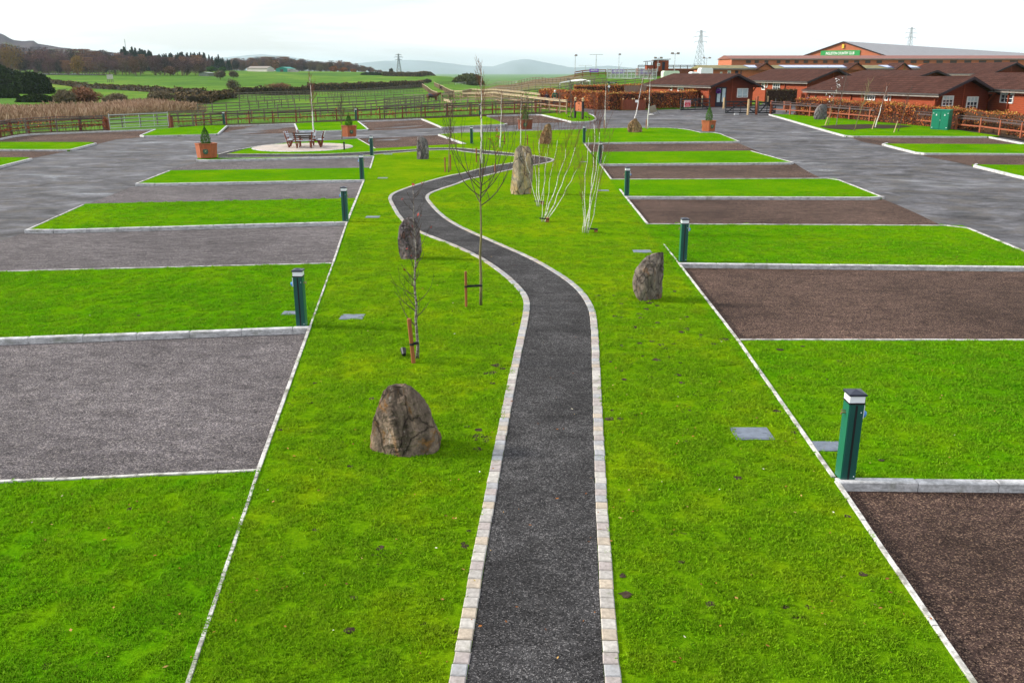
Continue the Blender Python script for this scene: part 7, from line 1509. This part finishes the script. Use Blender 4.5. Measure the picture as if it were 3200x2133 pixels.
p = at(*Z3(560, 745)); horse(p, 1.0 * (195 / 3.676 * scale_at(p)) / 2.6, R(0), 'bay horse in a dark rug grazing in the paddock, facing right', bay, rugm)
p = at(*Z3(655, 605)); horse(p, max(1.0, 58 / 3.676 * scale_at(p) / 1.75), R(-105), 'horse in a dark rug walking towards us down the timber lane', bay, rugm, False)
p = at(*Z3(2120, 500)); horse(p, 62 / 3.676 * scale_at(p) / 2.7, R(200), 'dark grey horse on the paddock slope behind the orange hedge', simple('dark_grey_coat', (.06, .05, .05)), None, False)
# low mound of soil and sleepers at the fence end
# haze: one box of air round the scene
hz = MB(); hz.box((0, 3500, 60), (16000, 9400, 156)); ho = hz.build('haze', None) if False else None
me = bpy.data.meshes.new('haze'); me.from_pydata([(x, y, z) for x in (-7500, 7500) for y in (-45, 10200) for z in (-42, 142)], [], [(0, 1, 3, 2), (4, 6, 7, 5), (0, 4, 5, 1), (2, 3, 7, 6), (0, 2, 6, 4), (1, 5, 7, 3)])
hm = bpy.data.materials.new('haze_air'); hm.use_nodes = True; ht = hm.node_tree; ht.nodes.remove(ht.nodes['Principled BSDF']); pv = ht.nodes.new('ShaderNodeVolumePrincipled'); pv.inputs['Color'].default_value = (.74, .88, 1, 1); pv.inputs['Anisotropy'].default_value = .8; pv.inputs['Density'].default_value = HAZE; ht.links.new(pv.outputs[0], ht.nodes['Material Output'].inputs['Volume'])
me.materials.append(hm); ho = bpy.data.objects.new('haze', me); COL.objects.link(ho); ho['kind'] = 'stuff'; ho['label'] = 'pale blue haze in the air'; ho['category'] = 'haze'
# ------------------------------------------------------------------ light and sky
SUN_AZ = R(-82); SUN_EL = R(27)      # azimuth from +Y towards +X
w = bpy.data.worlds.new('World'); S.world = w; w.use_nodes = True
nt = w.node_tree; N = nt.nodes; L = nt.links; bg = N['Background']
sky = N.new('ShaderNodeTexSky'); sky.sky_type = 'NISHITA'; sky.sun_disc = False; sky.sun_elevation = SUN_EL; sky.sun_rotation = SUN_AZ % (2 * math.pi)
sky.air_density = 1; sky.dust_density = 1.5; sky.ozone_density = 1.2
tc = N.new('ShaderNodeTexCoord'); mp = N.new('ShaderNodeMapping'); mp.inputs['Scale'].default_value = (1.0, 1.0, 7.0); mp.inputs['Location'].default_value = (3.1, .4, 0); L.new(tc.outputs['Generated'], mp.inputs['Vector'])
nz = N.new('ShaderNodeTexNoise'); nz.inputs['Scale'].default_value = 1.7; nz.inputs['Detail'].default_value = 6; nz.inputs['Roughness'].default_value = .55; nz.inputs['Distortion'].default_value = .6; L.new(mp.outputs[0], nz.inputs['Vector'])
rp = N.new('ShaderNodeValToRGB'); e = rp.color_ramp.elements; e[0].position = .38; e[0].color = (.55,) * 3 + (1,); e[1].position = .50; e[1].color = (.97,) * 3 + (1,); L.new(nz.outputs['Fac'], rp.inputs[0])
mx = N.new('ShaderNodeMix'); mx.data_type = 'RGBA'; mx.inputs[7].default_value = (9.3, 9.6, 10.0, 1); L.new(rp.outputs[0], mx.inputs[0]); L.new(sky.outputs[0], mx.inputs[6])
L.new(mx.outputs[2], bg.inputs[0]); bg.inputs[1].default_value = .094
sl = bpy.data.lights.new('sun', 'SUN'); so = bpy.data.objects.new('sun', sl); COL.objects.link(so)
sl.energy = 4.2; sl.angle = R(7); sl.color = (1, .93, .82)
d = Vector((math.sin(SUN_AZ) * math.cos(SUN_EL), math.cos(SUN_AZ) * math.cos(SUN_EL), math.sin(SUN_EL)))
so.rotation_euler = d.to_track_quat('Z', 'Y').to_euler()
S.cycles.volume_bounces = 3
S.view_settings.view_transform = 'Standard'; S.view_settings.look = 'None'; S.view_settings.gamma = 1; S.view_settings.exposure = 0.6
